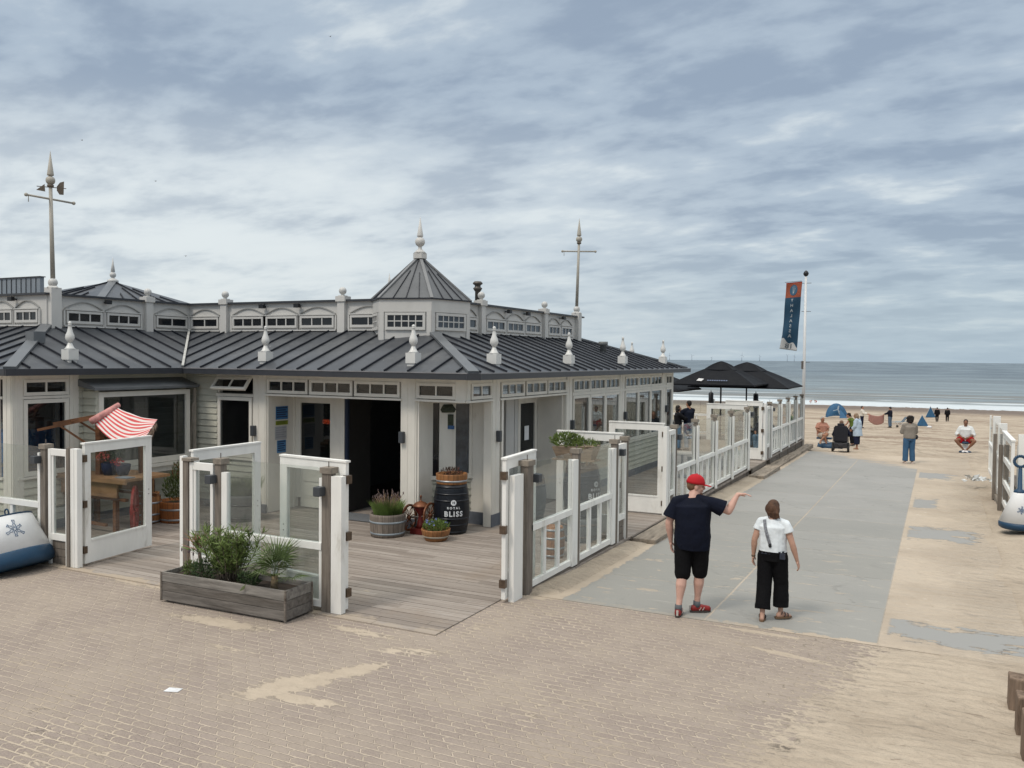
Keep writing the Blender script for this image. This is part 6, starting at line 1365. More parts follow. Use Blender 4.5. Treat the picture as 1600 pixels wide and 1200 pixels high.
def person(label,loc,rz,hgt,J=None,skin=None,wide=1.0,belly=0.0,top=None,bot=None,shoes=None,hair=None,hat=None,vox=.009,extra=None,group=None,curl=.45):
    """top/bot: dict(m=material, ...). facing +Y in local space."""
    j=dict(DEF); j.update(J or {}); S=hgt/1.75
    t=thing('person',label,'person',loc,group,rz); t.scale=(S,S,S)
    skin=skin or skin_l; side=(j['shR']-j['shL']).normalized(); 
    upv=(j['nec']-j['pel']).normalized(); fwd=upv.cross(side)*1.0; fwd=(-fwd if fwd.dot(j['face'])<-.9 else fwd).normalized(); hs=(j['hiR']-j['hiL']).normalized(); 
    pel,che,nec,hed=j['pel'],j['che'],j['nec'],j['hed']; w=wide
    mid=(pel+che)/2
    def tors(add,hem=-.04,to=1.0):
        r=[(pel+upv*hem,.155*w+add,.115*w+add,hs,fwd),(pel+upv*.04,.168*w+add,.118*w+add+belly*.5,hs,fwd),(mid,.158*w+add,.108*w+add+belly,side,fwd),(che-upv*.02,.165*w+add,.115*w+add+belly*.4,side,fwd),
           (che+upv*.07,.178*w+add,.115*w+add,side,fwd),(nec-upv*.095,.150*w+add*.6,.090*w+add*.7,side,fwd),(nec-upv*.045,.095*w+add*.5,.068*w+add*.5,side,fwd),(nec-upv*.0,.062+add*.5,.060+add*.4,side,fwd)]
        return r
    aw=.9*w+.1
    B=MB(); loft(B,tors(0,-.09)); 
    # head and neck
    f_=j['face'].normalized(); hr=f_.cross(V(0,0,1)).normalized(); hu=hr.cross(f_)
    HM=Matrix(((hr.x,f_.x,hu.x,hed.x),(hr.y,f_.y,hu.y,hed.y),(hr.z,f_.z,hu.z,hed.z),(0,0,0,1)))
    B.cone(nec-upv*.04,hed-hu*.05,.062*aw,.056*aw,14)
    B.ball((0,-.012,.028),(.076,.098,.094),16,None) if 0 else B.lathe([(.001,-1)]+[(math.cos(R(a)),math.sin(R(a))) for a in range(-75,90,15)]+[(.001,1)],18,M=HM@Matrix.Translation((0,-.01,.03))@Matrix.Diagonal((.076,.098,.094,1)))
    def hb(c,r,n=10): B.lathe([(.001,-1)]+[(math.cos(R(a)),math.sin(R(a))) for a in range(-60,90,30)]+[(.001,1)],n,M=HM@Matrix.Translation(c)@Matrix.Diagonal((*r,1)))
    hb((0,.028,-.045),(.056,.060,.062),14); hb((0,.068,-.085),(.026,.022,.022)); hb((0,.098,-.012),(.013,.022,.026)); hb((0,.094,-.024),(.018,.014,.012)); hb((0,.084,.028),(.052,.018,.014)); hb((0,.088,-.055),(.024,.012,.010))
    for s in (-1,1): hb((s*.078,-.008,-.012),(.010,.024,.034)); hb((s*.04,.066,-.022),(.022,.02,.02))
    # limbs
    for sd in 'RL':
        sg=1 if sd=='R' else -1
        sh,el,wr=j['sh'+sd],j['el'+sd],j['wr'+sd]; hi,kn,an=j['hi'+sd],j['kn'+sd],j['an'+sd]
        B.chain([che+upv*.06+side*sg*.10,sh,sh.lerp(el,.45),el],[.062*aw,.044*aw,.048*aw,.040*aw],12)
        B.chain([el,el.lerp(wr,.28),wr],[.040*aw,.042*aw,.026],12)
        B.chain([hi,hi.lerp(kn,.35),kn],[.088*aw,.080*aw,.054*aw],12); B.chain([kn,kn.lerp(an,.32)-V(0,.012,0),kn.lerp(an,.7),an],[.053*aw,.056*aw,.040,.036],12)
        # hand
        dh=(j['hd'+sd] or (wr-el)).normalized(); pn=j['pn'+sd] or (-side*sg); pn=(pn-dh*pn.dot(dh)).normalized(); sv_=dh.cross(pn)
        if sv_.dot(f_)<0 and j['pn'+sd] is None: sv_=-sv_
        HMt=Matrix(((sv_.x,dh.x,pn.x,wr.x),(sv_.y,dh.y,pn.y,wr.y),(sv_.z,dh.z,pn.z,wr.z),(0,0,0,1)))
        B.cone(wr,wr+dh*.03,.025,.026,10)
        B.box(-.036,.036,.02,.095,-.013,.013,HMt)
        for q,(x_,L) in enumerate(((.030,.068),(.010,.078),(-.010,.072),(-.030,.056))):
            p0=V(x_,.09,0); c1=curl*(.8+.15*q); p1=p0+V(x_*.12,math.cos(c1)*L*.5,math.sin(c1)*L*.5); c2=c1*2.0; p2=p1+V(0,math.cos(c2)*L*.5,math.sin(c2)*L*.5)
            B.chain([HMt@p0,HMt@p1,HMt@p2],[.0095,.009,.008],7)
        B.chain([HMt@V(.028,.03,.0),HMt@V(.055,.055,.014),HMt@V(.06,.088,.022)],[.013,.011,.009],7)
        # foot
        fd=j['ft'+sd].normalized(); B.chain([an,an-fd*.035-V(0,0,.045),an+fd*.11-V(0,0,.055)],[.036,.034,.026],10); B.chain([an+V(0,0,-.02)+fd*.03,an+fd*.15-V(0,0,.062)],[.034,.022],10)
    fin(B,'body',skin,t,vox)
    # eyes
    E=MB()
    for s in (-1,1): E.lathe([(.001,-1),(.7,-.7),(1,0),(.7,.7),(.001,1)],8,M=HM@Matrix.Translation((s*.031,.081,.006))@Matrix.Diagonal((.012,.008,.006,1)))
    E.build('eyes',eye_m,t,world=False)
    if top:
        C=MB(); add=top.get('add',.022); hem=top.get('hem',-.09); loft(C,tors(add,hem)[:7]+[(nec-upv*.018,.075,.072,side,fwd)])
        if top.get('long'):
            q=top['long']; loft(C,[(pel-upv*q,.19*w+add,.15*w+add,hs,fwd),(pel-upv*.02,.178*w+add,.135*w+add,hs,fwd),(mid,.16*w+add,.12*w+add+belly,side,fwd)])
        sl=top.get('sleeve',.55)
        for sd in 'RL':
            sg=1 if sd=='R' else -1; sh,el,wr=j['sh'+sd],j['el'+sd],j['wr'+sd]; C.chain([nec-upv*.025+side*sg*.045,sh-upv*.008],[.044+add*.35,.054*aw+add*.5],12); C.cone(che+upv*.02+side*sg*.10,sh-upv*.02,.085*aw+add*.5,.054*aw+add*.5,12)
            lo=top.get('loose',.018)
            if sl<=1: C.cone(sh-upv*.005,sh.lerp(el,sl),.054*aw+add*.5,.050*aw+add*.7+lo,14)
            else:
                C.cone(sh,el,.056*aw+add*.6,.046*aw+add*.8,14); C.ball(el,.046*aw+add*.9,12); C.cone(el,el.lerp(wr,sl-1),.046*aw+add*.9,.034*aw+add*.8+lo*.5,14)
        fin(C,top.get('name','shirt'),top['m'],t,vox,3)
    if bot:
        C=MB(); ad=bot.get('add',.018); rr=tors(ad,-.05); 
        loft(C,[(pel-upv*.085,.140*w+ad*.6,.122*w+ad*1.0,hs,fwd),rr[0],rr[1],(pel+upv*.09,.155*w+ad*.7,.110*w+ad*.7+belly*.8,hs,fwd)])
        Ln=bot.get('len',1.95); fl=bot.get('flare',.0)
        for sd in 'RL':
            hi,kn,an=j['hi'+sd],j['kn'+sd],j['an'+sd]
            if Ln<=1: C.cone(hi,hi.lerp(kn,Ln),.092*aw+ad,.074*aw+ad+fl,16); C.ball(hi,.09*aw+ad,12)
            else:
                C.ball(hi,.09*aw+ad,12); C.cone(hi,kn,.090*aw+ad,.060*aw+ad+fl*.5,16); C.ball(kn,.060*aw+ad+fl*.5,12); e=kn.lerp(an,Ln-1); C.cone(kn,e,.060*aw+ad+fl*.5,.048*aw+ad+fl,16)
        fin(C,bot.get('name','trousers'),bot['m'],t,vox,3)
    if shoes:
        C=MB(); K=MB()
        for sd in 'RL':
            an=j['an'+sd]; fd=j['ft'+sd].normalized(); C.chain([an-V(0,0,.02),an-fd*.045-V(0,0,.04),an+fd*.05-V(0,0,.035),an+fd*.145-V(0,0,.048)],[.044,.042,.046,.038],12)
            s_=fd.cross(V(0,0,1)); o_=an-V(0,0,.075)
            pts=[o_-fd*.085+s_*.022,o_-fd*.085-s_*.022,o_-fd*.02-s_*.04,o_+fd*.10-s_*.045,o_+fd*.175-s_*.02,o_+fd*.175+s_*.02,o_+fd*.10+s_*.045,o_-fd*.02+s_*.04]
            if sd=='R' or True:
                n_=8; K.add([tuple(p-V(0,0,.012)) for p in pts]+[tuple(p+V(0,0,.014)) for p in pts],[tuple(range(n_-1,-1,-1)),tuple(range(n_,2*n_))]+[(i,(i+1)%n_,n_+(i+1)%n_,n_+i) for i in range(n_)])
        if not shoes.get('sandal'): fin(C,'shoes',shoes['m'],t,vox,2)
        else:
            Q=MB()
            for sd in 'RL':
                an=j['an'+sd]; fd=j['ft'+sd].normalized(); s_=fd.cross(V(0,0,1))
                for o2,r in ((an+fd*.10-V(0,0,.05),.043),(an-V(0,0,.005),.042),(an+fd*.05-V(0,0,.035),.047)):
                    ring=[o2+s_*(r*math.cos(a))+(V(0,0,1)*.8+fd*.2)*(r*.95*math.sin(a)) for a in [2*math.pi*i/14 for i in range(14)]]
                    for i in range(14): Q.bar(ring[i],ring[(i+1)%14],.012,.008)
            Q.build('sandal_strap',shoes['m'],t,world=False)
        K.build('sole',shoes.get('sole',shoes['m']),t,world=False)
    if hair:
        C=MB()
        def hh(c,r,n=14): C.lathe([(.001,-1)]+[(math.cos(R(a)),math.sin(R(a))) for a in range(-75,90,15)]+[(.001,1)],n,M=HM@Matrix.Translation(c)@Matrix.Diagonal((*r,1)))
        st=hair.get('style','short')
        hh((0,-.028,.045),(.086,.098,.092))
        if st=='short': hh((0,-.055,.0),(.076,.062,.07))
        if st in('bob','long','curly'):
            hh((0,-.06,-.02),(.088,.066,.10)); hh((.055,-.015,-.03),(.034,.055,.085)); hh((-.055,-.015,-.03),(.034,.055,.085)); hh((.02,-.075,-.09),(.07,.045,.06))
        if st=='long': hh((0,-.075,-.16),(.08,.04,.10))
        if st=='curly':
            rr=random.Random(5)
            for i in range(46): a=rr.uniform(0,6.28); e=rr.uniform(-1.2,1.2); hh((.115*math.cos(a)*math.cos(e),-.045+.085*math.sin(a)*math.cos(e),.0+.12*math.sin(e)),(.034,.034,.034),8)
        if st=='wind':
            hh((0,-.062,.0),(.108,.078,.10)); hh((.05,-.02,-.02),(.04,.055,.07)); hh((-.045,-.02,-.02),(.04,.055,.07)); rr=random.Random(3)
            for i in range(26): x_=rr.uniform(-.05,.075); C.chain([HM@V(x_*.9,-.09,.03),HM@V(x_*1.2+.01,-.115,-.05),HM@V(x_*1.3+.03,-.10,-.105-rr.uniform(0,.035))],[.022,.018,.006],6)
        if st=='bun': hh((0,-.10,.05),(.05,.05,.05)); hh((0,-.06,-.02),(.06,.04,.06)); hh((0,-.115,-.06),(.025,.025,.09))
        o=fin(C,'hair',hair['m'],t,vox*.9,1)
    if hat:
        C=MB(); C.lathe([(1.04,-.22),(1.02,.05)]+[(math.cos(R(a)),math.sin(R(a))) for a in range(10,90,10)]+[(.001,1)],22,M=HM@Matrix.Translation((0,-.012,.052))@Matrix.Diagonal((.090,.112,.098,1)),cap=True)
        o=C.build('cap',hat['m'],t,world=False)
        K=MB(); pts=[]
        for i in range(9): a=R(20+140*i/8); pts.append((.075*math.cos(a),.085+.10*math.sin(a)**.8))
        K.prism([(-.074,.07)]+pts[::-1][:0]+[(.074,.07)]+pts,.035,.043,HM@Matrix.Rotation(R(-6),4,'X')); K.ball(HM@V(0,-.012,.152),.009,8); K.build('visor',hat['m'],o,world=False)
        if hat.get('band'): K=MB(); K.lathe([(.091,0),(.092,.02)],20,M=HM@Matrix.Translation((0,-.012,.03))@Matrix.Diagonal((1,1.24,1,1)),cap=False); K.build('band',hat['band'],o,world=False)
    if extra: extra(t,j,HM)
    return t
PZ=lambda y: pz(y)+.008
# --- man in red cap
def man_extra(t,j,HM):
    C=MB()   # ankle socks, beard, shoe stripes
    for sd in 'RL': C.cone(j['an'+sd]-V(0,0,.02),j['an'+sd]+V(0,0,.055),.046,.043,14)
    C.build('sock',mat('sock_grey',(.10,.11,.12),.9),t,world=False)
    C=MB(); C.lathe([(.001,-1),(.7,-.7),(1,0),(.7,.7),(.001,1)],12,M=HM@Matrix.Translation((0,.055,-.092))@Matrix.Diagonal((.046,.042,.026,1))); C.build('beard',hairm('beard_brown',(.13,.06,.03)),t,world=False)
    C=MB()
    for sd in 'RL':
        an=j['an'+sd]; fd=j['ft'+sd].normalized(); s_=fd.cross(V(0,0,1))
        for sg in (-1,1):
            for k in range(2): C.bar(an+fd*(.02+.04*k)+s_*sg*.046-V(0,0,.055),an+fd*(.045+.04*k)+s_*sg*.043-V(0,0,.018),.010,.006)
        C.box(-.012,.012,-.012,.012,-.03,.03,Matrix.Translation(an-fd*.082-V(0,0,.03)))
    C.build('shoe_stripe',mat('stripe_pale',(.45,.42,.38),.6),t,world=False)
navycloth=cloth_m('navy_tshirt',(.010,.013,.024)); blackcloth=cloth_m('black_shorts',(.008,.008,.010))
person('man in a red cap, navy t-shirt and black shorts pointing to the right',(-2.86,11.12,PZ(11.1)),R(6),1.86,
 dict(elR=V(.425,.05,1.30),wrR=V(.525,.13,1.50),hdR=V(1,.15,.10),pnR=V(0,-.2,-1),shR=V(.20,.0,1.405),shL=V(-.20,-.005,1.385),elL=V(-.285,-.03,1.12),wrL=V(-.27,.04,.87),
      pel=V(.0,0,.94),hiL=V(-.10,0,.92),knL=V(-.105,-.05,.50),anL=V(-.13,-.16,.085),knR=V(.09,.07,.51),anR=V(.055,.10,.085),ftL=V(-.02,1,0),ftR=V(.93,.45,0),face=V(.93,.30,-.13),hed=V(.03,.05,1.585),nec=V(0,.0,1.47)),
 mat('skin_pale',(.53,.32,.255),.55,.1,9),1.19,.035,dict(m=cloth_m('near_black_navy',(.005,.007,.016)),add=.024,hem=-.13,sleeve=.74,loose=.028,name='t_shirt'),dict(m=cloth_m('true_black',(.004,.004,.005)),len=1.06,add=.016,flare=.014,name='shorts'),
 dict(m=mat('shoe_red',(.20,.012,.010),.5,.3,20),sole=mat('sole_dark',(.05,.04,.035),.7)),dict(m=hairm('hair_short_brown',(.16,.09,.05))),dict(m=mat('cap_red',(.40,.005,.012),.8,.08,9,bump=.2)),vox=.0072,extra=man_extra,curl=.28)
# --- woman in white
def woman_extra(t,j,HM):
    C=MB()
    pts=[V(-.115,.02,1.445),V(-.105,-.06,1.42),V(-.075,-.128,1.33),V(-.04,-.148,1.22),V(-.005,-.146,1.11)]
    pts=[p+V(0,-.022,.012) for p in pts]
    for a,c in zip(pts[:-1],pts[1:]): C.bar(a,c,.042,.012,(0,-1,.2))
    C.build('bag_strap',mat('strap_grey',(.16,.17,.19),.7,.6,40),t,world=False)
    C=MB(); C.ball((-.0,-.168,1.10),(.024,.012,.035),8); C.build('strap_buckle',black,t,world=False)
    C=MB(); 
    n_=20; ring=[V(.192*math.cos(2*math.pi*i/n_),.150*math.sin(2*math.pi*i/n_),.985+.02*math.cos(2*math.pi*i/n_)) for i in range(n_)]
    for i in range(n_): C.bar(ring[i],ring[(i+1)%n_],.01,.03)
    C.box(.13,.20,-.13,-.09,.91,.99); C.build('waist_bag',mat('waist_bag',(.02,.025,.04),.6,.3,20),t,world=False)
    C=MB(); w=j['wrL']; C.cone(w-V(0,0,.01),w+V(0,0,.012),.031,.031,12); C.build('bracelet',mat('bracelet',(.12,.08,.05),.5),t,world=False)
person('woman in a white t-shirt and black wide trousers walking beside the man',(-1.88,11.42,PZ(11.4)),R(-4),1.57,
 dict(elR=V(.275,-.01,1.13),wrR=V(.335,.05,.88),elL=V(-.25,-.05,1.14),wrL=V(-.275,.0,.89),knL=V(-.10,-.05,.5),anL=V(-.09,-.17,.085),knR=V(.11,.08,.52),anR=V(.115,.06,.10),ftL=V(-.15,1,0),ftR=V(.75,.7,0),face=V(.12,1,-.05),hed=V(0,.03,1.60),shR=V(.175,0,1.40),shL=V(-.175,0,1.40)),
 mat('skin_fair',(.44,.26,.19),.55,.1,9),1.08,.02,dict(m=cloth_m('white_tshirt',(.68,.73,.76),.9),add=.018,hem=-.035,sleeve=.45,loose=.01,name='t_shirt'),dict(m=cloth_m('black_trousers',(.004,.004,.005)),len=1.80,add=.020,flare=.036),
 dict(m=black,sandal=True,sole=mat('sandal_sole',(.15,.09,.05),.8)),dict(m=hairm('hair_chestnut',(.075,.038,.022)),style='wind'),None,vox=.0072,extra=woman_extra,curl=.35)
SIT=lambda z,kz,fwd_=.42: dict(pel=V(0,0,z),che=V(0,.02,z+.33),nec=V(0,.03,z+.53),hed=V(0,.06,z+.67),shR=V(.185,.02,z+.46),shL=V(-.185,.02,z+.46),hiR=V(.09,.02,z-.02),hiL=V(-.09,.02,z-.02))
def sitj(z=.52,spread_=.16,knz=None,**k):
    d=SIT(z,0); knz=knz or z+.02
    d.update(knR=V(spread_,.42,knz),knL=V(-spread_,.42,knz),anR=V(spread_*.6,.40,.085),anL=V(-spread_*.6,.40,.085),elR=V(.26,.10,z+.20),elL=V(-.26,.10,z+.20),wrR=V(.13,.30,z+.10),wrL=V(-.13,.30,z+.10)); d.update(k); return d
def camdir(p): 
    """heading that faces the camera"""
    return math.atan2(-(0-p[0]),(0-p[1]))
# woman in jeans
def bag_extra(t,j,HM):
    C=MB(); C.ball((.25,.03,.98),(.06,.10,.09),10); C.build('handbag',black,t,world=False)
p,k=gnd(1420,724)
person('woman with dark curly hair, grey sweater and blue jeans standing at the path end',(p.x,p.y,p.z-.02),R(20),1.74,
 dict(elR=V(.24,.06,1.16),wrR=V(.16,.26,1.2),elL=V(-.24,.06,1.16),wrL=V(-.12,.28,1.24),anL=V(-.14,-.03,.085),anR=V(.12,.0,.085),knL=V(-.12,.0,.5)),skin_m,1.08,0,dict(m=cloth_m('grey_sweater',(.24,.215,.185)),add=.035,hem=-.02,sleeve=1.7,name='sweater'),dict(m=cloth_m('jeans_blue',(.045,.105,.19)),len=1.93,add=.018,flare=.02),dict(m=mat('shoe_pale',(.5,.4,.34),.7),sole=mat('sole_white',(.6,.6,.6),.6)),dict(m=hairm('hair_black',(.016,.012,.010)),style='curly'),None,.011,bag_extra)
# bollard seats
def bollard_seat(x,y,z,label,blue_base=True):
    t=thing('bollard_seat',label,'seat',(x,y,z),'blue topped bollard seats'); f=MB(); f.lathe([(.15,.05),(.13,.1),(.12,.36),(.16,.42)],20); f.build('stem',bw,t,world=False)
    f=MB(); f.lathe([(.20,.40),(.30,.42),(.315,.46),(.30,.50),(.001,.51)],24); f.build('seat',bb_,t,world=False); f=MB(); f.lathe([(.25,-.05),(.26,.03),(.22,.06),(.15,.07)],20); f.build('base',bb_,t,world=False); return t
p,k=gnd(1508,707); xs_,ys_,zs_=p
bollard_seat(xs_,ys_+.1,zs_,'white bollard seat with blue top, under the man in red shorts')
person('seated man in a white open shirt and red shorts, knees apart, facing the camera',(xs_,ys_+.12,zs_),camdir((xs_,ys_)),1.95,
 sitj(.55,.34,.50,anR=V(.03,.33,.10),anL=V(-.03,.33,.10),wrR=V(.10,.30,.62),wrL=V(-.10,.30,.62),elR=V(.30,.06,.74),elL=V(-.30,.06,.74),ftR=V(.4,1,0),ftL=V(-.4,1,0),face=V(0,1,-.25)),skin_d,1.18,.02,dict(m=cloth_m('white_shirt',(.62,.64,.64)),add=.035,hem=-.06,sleeve=1.25,loose=.03),dict(m=cloth_m('red_shorts',(.38,.012,.02)),len=.55,add=.03,flare=.02,name='shorts'),
 dict(m=mat('shoe_white',(.72,.72,.72),.6),sole=bb_),dict(m=hairm('hair_dark',(.03,.02,.015))),None,.011)
# group round the wheelchair
p,k=gnd(1287,700); 
t=thing('bollard_seat','low blue and white seat under the old man in the pink shirt','seat',(p.x,p.y+.2,p.z),'blue topped bollard seats'); f=MB(); f.box(-.32,.32,-.2,.2,.40,.47); f.build('seat',bb_,t,world=False); f=MB(); f.lathe([(.30,.22),(.16,.30),(.13,.40)],18); f.build('stem',bw,t,world=False); f=MB(); f.lathe([(.52,-.05),(.56,.05),(.52,.20),(.30,.24),(.001,.24)],28,(.25,0,0)); f.build('base',bb_,t,world=False)
person('old man in a salmon pink polo shirt sitting with crossed legs next to the wheelchair',(p.x-.12,p.y+.18,p.z+.02),camdir(p)+R(30),1.80,
 sitj(.56,.12,.56,anR=V(-.02,.42,.12),anL=V(.30,.46,.34),knL=V(-.02,.42,.62),ftL=V(.6,.7,-.3),elR=V(.27,.08,.78),elL=V(-.27,.08,.78),wrR=V(.06,.28,.66),wrL=V(-.04,.30,.66),face=V(.05,1,-.1)),skin_t,1.15,.04,dict(m=cloth_m('salmon_polo',(.42,.21,.15)),add=.03,hem=-.08,sleeve=.75,loose=.02),dict(m=cloth_m('beige_shorts',(.42,.36,.30)),len=.85,add=.025,name='shorts'),
 dict(m=mat('sandal_tan',(.4,.3,.22),.7),sandal=True),dict(m=hairm('hair_white',(.45,.42,.38))),None,.011)
p,k=gnd(1313,706); WC=thing('wheelchair','black powered wheelchair seen from behind on the end of the path','wheelchair',(p.x,p.y,p.z),rz=R(4))
f=MB(); f.box(-.28,.28,.05,.13,.42,1.04); f.hexa([(-.27,.04,.45),(.27,.04,.45),(.27,.1,.45),(-.27,.1,.45),(-.24,.0,1.10),(.24,.0,1.10),(.24,.1,1.10),(-.24,.1,1.10)]); f.box(-.14,.14,.0,.09,1.10,1.2); f.build('backrest',mat('wheelchair_black',(.012,.013,.02),.6,.3,20,bump=.4),WC,world=False,bevel=.02)
f=MB(); f.box(-.26,.26,.08,.55,.40,.48); f.build('seat',black,WC,world=False)
f=MB(); f.box(-.27,.27,-.05,.6,.16,.38); f.box(-.1,.1,-.09,-.05,.2,.32); f.build('motor_base',mat('dark_grey_plastic',(.03,.03,.035),.4),WC,world=False,bevel=.02)
for s in (-1,1):
    f=MB(); f.bar((s*.3,.1,.66),(s*.3,.5,.66),.06,.04); f.bar((s*.3,.12,.4),(s*.3,.12,.66),.03); f.build('armrest',black,WC,world=False)
for x,y,r in ((-.31,-.02,.13),(.31,-.02,.13),(-.31,.28,.19),(.31,.28,.19),(-.29,.6,.1),(.29,.6,.1)):
    f=MB(); f.cone((x-.04,y,r),(x+.04,y,r),r,r,18); o=f.build('wheel',mat('tyre',(.012,.012,.012),.7),WC,world=False); f=MB(); f.cone((x-.045,y,r),(x+.045,y,r),r*.5,r*.5,12); f.build('rim',mat('rim_grey',(.12,.12,.12),.4),o,world=False)
person('person in dark navy clothes sitting in the powered wheelchair, seen from behind',(p.x,p.y+.24,p.z),R(4),1.72,sitj(.53,.12,.56,anR=V(.1,.5,.18),anL=V(-.1,.5,.18),elR=V(.32,.08,.72),elL=V(-.30,.08,.72),wrR=V(.31,.30,.70),wrL=V(-.29,.28,.70),face=V(.2,1,-.35)),skin_t,1.25,.03,
 dict(m=cloth_m('navy_jacket',(.011,.014,.030)),add=.035,hem=-.05,sleeve=1.6,name='jacket'),dict(m=blackcloth,len=1.9,add=.02),dict(m=black),dict(m=hairm('hair_grey_brown',(.15,.09,.06))),None,.011)
p,k=gnd(1331,697); 
person('woman with dark hair and green top bending towards the wheelchair',(p.x,p.y,p.z),R(75),1.68,dict(pel=V(0,-.06,.95),che=V(0,.02,1.26),nec=V(0,.12,1.42),hed=V(0,.20,1.55),shR=V(.17,.08,1.38),shL=V(-.17,.08,1.38),elR=V(.2,.16,1.12),wrR=V(.16,.28,.90),elL=V(-.2,.2,1.14),wrL=V(-.14,.38,1.0),face=V(.1,1,-.35)),skin_m,1.0,0,
 dict(m=cloth_m('olive_top',(.10,.14,.03)),add=.02,hem=-.03,sleeve=.3),dict(m=blackcloth,len=1.85,add=.02),dict(m=black),dict(m=hairm('hair_black',(.016,.012,.010)),style='bun'),None,.012)
p,k=gnd(1339,702.5)
person('woman in a pale blue coat and navy cropped trousers standing behind the wheelchair',(p.x,p.y,p.z),R(78),1.66,dict(elR=V(.22,.02,1.13),wrR=V(.2,.16,.92),elL=V(-.22,.04,1.13),wrL=V(-.18,.2,.95),nec=V(0,.04,1.46),hed=V(0,.08,1.60),face=V(0,1,-.3),anR=V(.12,.04,.085)),skin_t,1.12,.03,
 dict(m=cloth_m('pale_blue_coat',(.42,.51,.60)),add=.04,hem=-.1,sleeve=1.8,long=.30,name='coat'),dict(m=cloth_m('navy_crop',(.012,.015,.035)),len=1.6,add=.03,flare=.03),dict(m=mat('sandal_tan',(.4,.3,.22),.7),sandal=True),dict(m=hairm('hair_greyblond',(.26,.19,.13)),style='bob'),None,.012)
# pair holding a blanket, walkers, bathers
def far(px,py,hpx,rz,label,J,skin,top,bot,hair,shoes=None,group=None,wide=1.05,extra=None,hat=None):
    p,k=gnd(px,py); h=hpx*k/F*1.02; return person(label,(p.x,p.y,p.z),rz,h,J,skin,wide,0,top,bot,shoes,hair,hat,.02,extra,group),p,k,h
a,pa,ka,ha=far(1346.5,669,34,R(-95),'man in a white jacket holding the left end of the pink beach blanket',dict(elR=V(.24,.15,1.2),wrR=V(.16,.42,1.12),elL=V(-.24,.15,1.2),wrL=V(-.16,.42,1.12)),skin_m,dict(m=cloth_m('cream_jacket',(.60,.56,.50)),add=.035,hem=0,sleeve=1.8),dict(m=cloth_m('navy_crop',(.012,.015,.035)),len=1.95,add=.02),dict(m=hairm('hair_dark',(.03,.02,.015))),dict(m=black))
c,pc,kc,hc=far(1390.5,668,31.5,R(70),'man in a dark cap, navy jacket and jeans holding the right end of the blanket',dict(elR=V(.24,.15,1.2),wrR=V(.16,.42,1.12),elL=V(-.24,.15,1.2),wrL=V(-.16,.42,1.12)),skin_m,dict(m=navycloth,add=.04,hem=-.05,sleeve=1.85,name='jacket'),dict(m=cloth_m('jeans_grey_blue',(.10,.15,.21)),len=1.95,add=.03),dict(m=hairm('hair_dark',(.03,.02,.015))),dict(m=black),hat=dict(m=navycloth),wide=1.15)
t=thing('beach_blanket','pink beach blanket stretched between two men on the beach','blanket',tuple(pa.lerp(pc,.5)))
q0=pa+V(.55,0,ha*.64); q1=pc+V(-.55,0,hc*.62)
cloth('blanket_cloth',tuple(q0-V(0,.1,.55)),tuple(q1-V(0,.1,.75)),tuple(q1+V(0,.3,.02)),tuple(q0+V(0,.3,.05)),lambda u,v:.34*4*u*(1-u)*(.6+.4*(1-v)),mat('blanket_pink',(.42,.20,.155),.9,.2,4),t,14,8,.04,.01)
far(1464,659,22,R(10),'left one of two people in dark clothes walking on the beach, black jacket',dict(anR=V(.1,.14,.1),anL=V(-.1,-.14,.085)),skin_m,dict(m=blackcloth,add=.045,hem=-.08,sleeve=1.9,name='jacket'),dict(m=blackcloth,len=1.95,add=.02),dict(m=hairm('hair_black',(.016,.012,.010))),dict(m=black))
def vest(t,j,HM):
    C=MB(); loft(C,[(V(0,0,1.30),.20,.14,V(1,0,0),V(0,1,0)),(V(0,0,1.38),.20,.14,V(1,0,0),V(0,1,0))]); C.build('reflective_band',mat('hi_vis_grey',(.45,.43,.36),.6),t,world=False)
far(1480,659,21.5,R(5),'right one of two dark clad beach walkers, pale band across the back',dict(anR=V(.09,-.05,.085)),skin_m,dict(m=blackcloth,add=.04,hem=-.03,sleeve=1.9,name='jacket'),dict(m=blackcloth,len=1.95,add=.02),dict(m=hairm('hair_black',(.016,.012,.010))),dict(m=black),extra=vest)
bath=dict(pel=V(0,-.15,.80),che=V(0,.15,.98),nec=V(0,.36,1.0),hed=V(0,.50,1.0),shR=V(.17,.30,.97),shL=V(-.17,.30,.97),elR=V(.2,.34,.7),wrR=V(.18,.42,.48),elL=V(-.2,.34,.7),wrL=V(-.18,.42,.48),knR=V(.1,.05,.42),knL=V(-.1,.05,.42),hiR=V(.09,-.12,.78),hiL=V(-.09,-.12,.78))
far(1266,631,9,R(-60),'left bather bending down at the water edge',bath,skin_l,None,dict(m=cloth_m('swim_pink',(.4,.15,.12)),len=.4),dict(m=hairm('hair_dark',(.03,.02,.015)))); far(1275,631,9,R(70),'right bather bending down at the water edge',bath,skin_t,None,dict(m=cloth_m('red_shorts',(.38,.012,.02)),len=.5),dict(m=hairm('hair_dark',(.03,.02,.015))))
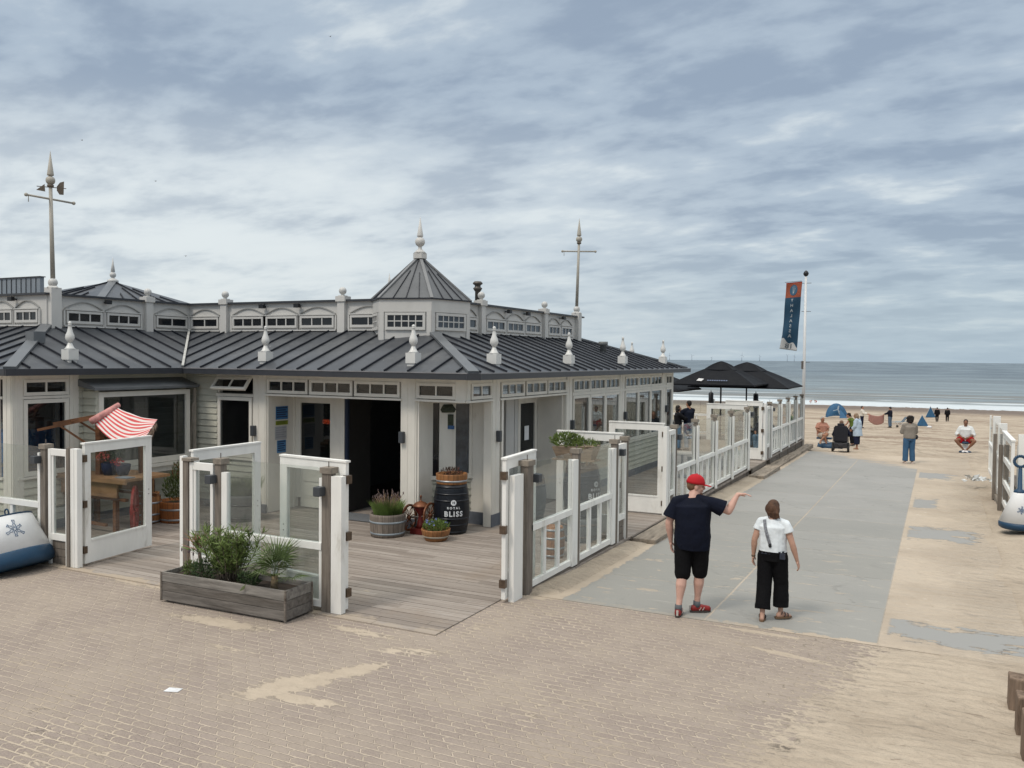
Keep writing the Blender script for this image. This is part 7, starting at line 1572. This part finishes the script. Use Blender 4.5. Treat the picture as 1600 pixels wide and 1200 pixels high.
# people on the deck
person('dark haired person in black embracing another by the orange crate on the deck',(-8.55,30.9,DZ),R(-60),1.66,dict(elR=V(.2,.22,1.25),wrR=V(.05,.36,1.2),elL=V(-.2,.22,1.25),wrL=V(-.05,.36,1.2)),skin_m,1.05,0,dict(m=blackcloth,add=.03,hem=-.03,sleeve=1.7),dict(m=cloth_m('jeans_light',(.12,.20,.28)),len=1.95,add=.02),dict(m=black),dict(m=hairm('hair_black',(.016,.012,.010)),style='bob'),None,.012)
person('taller person in navy top and jeans standing with arms round a companion on the deck',(-8.2,31.1,DZ),R(55),1.84,dict(elR=V(.22,.22,1.2),wrR=V(.05,.38,1.15),elL=V(-.22,.22,1.25),wrL=V(-.05,.36,1.2)),skin_t,1.05,0,dict(m=navycloth,add=.03,hem=-.03,sleeve=.6),dict(m=cloth_m('jeans_light',(.12,.20,.28)),len=1.95,add=.02),dict(m=black),dict(m=hairm('hair_black',(.016,.012,.010))),None,.012)
def chair(x,y,rz,lab):
    t=thing('terrace_chair',lab,'chair',(x,y,DZ),'terrace chairs on the far deck',rz); f=MB(); f.box(-.22,.22,-.22,.22,.42,.46); f.build('seat',mat('chair_grey',(.18,.19,.2),.7),t,world=False); f=MB(); f.box(-.22,.22,-.25,-.22,.5,.88); f.build('backrest',mat('chair_grey',(.18,.19,.2),.7),t,world=False)
    for a in (-.2,.2):
        for c in (-.2,.2): f=MB(); f.bar((a,c,0),(a,c,.42),.03); f.build('leg',black,t,world=False)
for i,(x,y,rz,lab,sh,hr,sk_) in enumerate(((-6.75,33.0,-80,'seated person with dark hair and pale blue shirt visible through the open gate',cloth_m('pale_blue_shirt',(.45,.52,.62)),hairm('hair_black',(.016,.012,.010)),skin_m),
   (-6.9,34.6,-100,'seated person in black farther back, seen through the open gate',blackcloth,hairm('hair_black',(.016,.012,.010)),skin_t),
   (-5.75,32.3,160,'seated person in navy behind the first far glass panel',navycloth,hairm('hair_brown_mid',(.18,.09,.05)),skin_t),
   (-5.75,34.0,20,'seated person in a cream top behind the second far glass panel',cloth_m('cream_top',(.5,.44,.37)),hairm('hair_blond',(.38,.27,.16)),skin_l),
   (-5.7,36.2,170,'seated person in a coral top behind the third far glass panel',cloth_m('coral_top',(.48,.20,.15)),hairm('hair_brown_mid',(.18,.09,.05)),skin_l),
   (-5.75,37.5,10,'seated person in a grey blue top at the last glass panel by the flagpole',cloth_m('grey_blue_top',(.22,.28,.34)),hairm('hair_white',(.45,.42,.38)),skin_m))):
    person(lab,(x,y,DZ),R(rz),1.72,sitj(.55,.1),sk_,1.05,0,dict(m=sh,add=.03,sleeve=1.2,hem=-.05),dict(m=blackcloth if i%2 else cloth_m('jeans_light',(.12,.20,.28)),len=1.9),dict(m=black),dict(m=hr,style=('bob','short')[i%2]),None,.016)
    chair(x,y,R(rz),('grey terrace chair under the person with the pale blue shirt','grey terrace chair under the person in black, farther back','grey terrace chair under the person in navy','grey terrace chair under the person in the cream top','grey terrace chair under the person in the coral top','grey terrace chair under the person in the grey blue top')[i])
# drop stray empties/meshes made only as helpers
for o in list(bpy.data.objects):
    if o.type=='MESH' and len(o.data.vertices)==0: bpy.data.objects.remove(o)
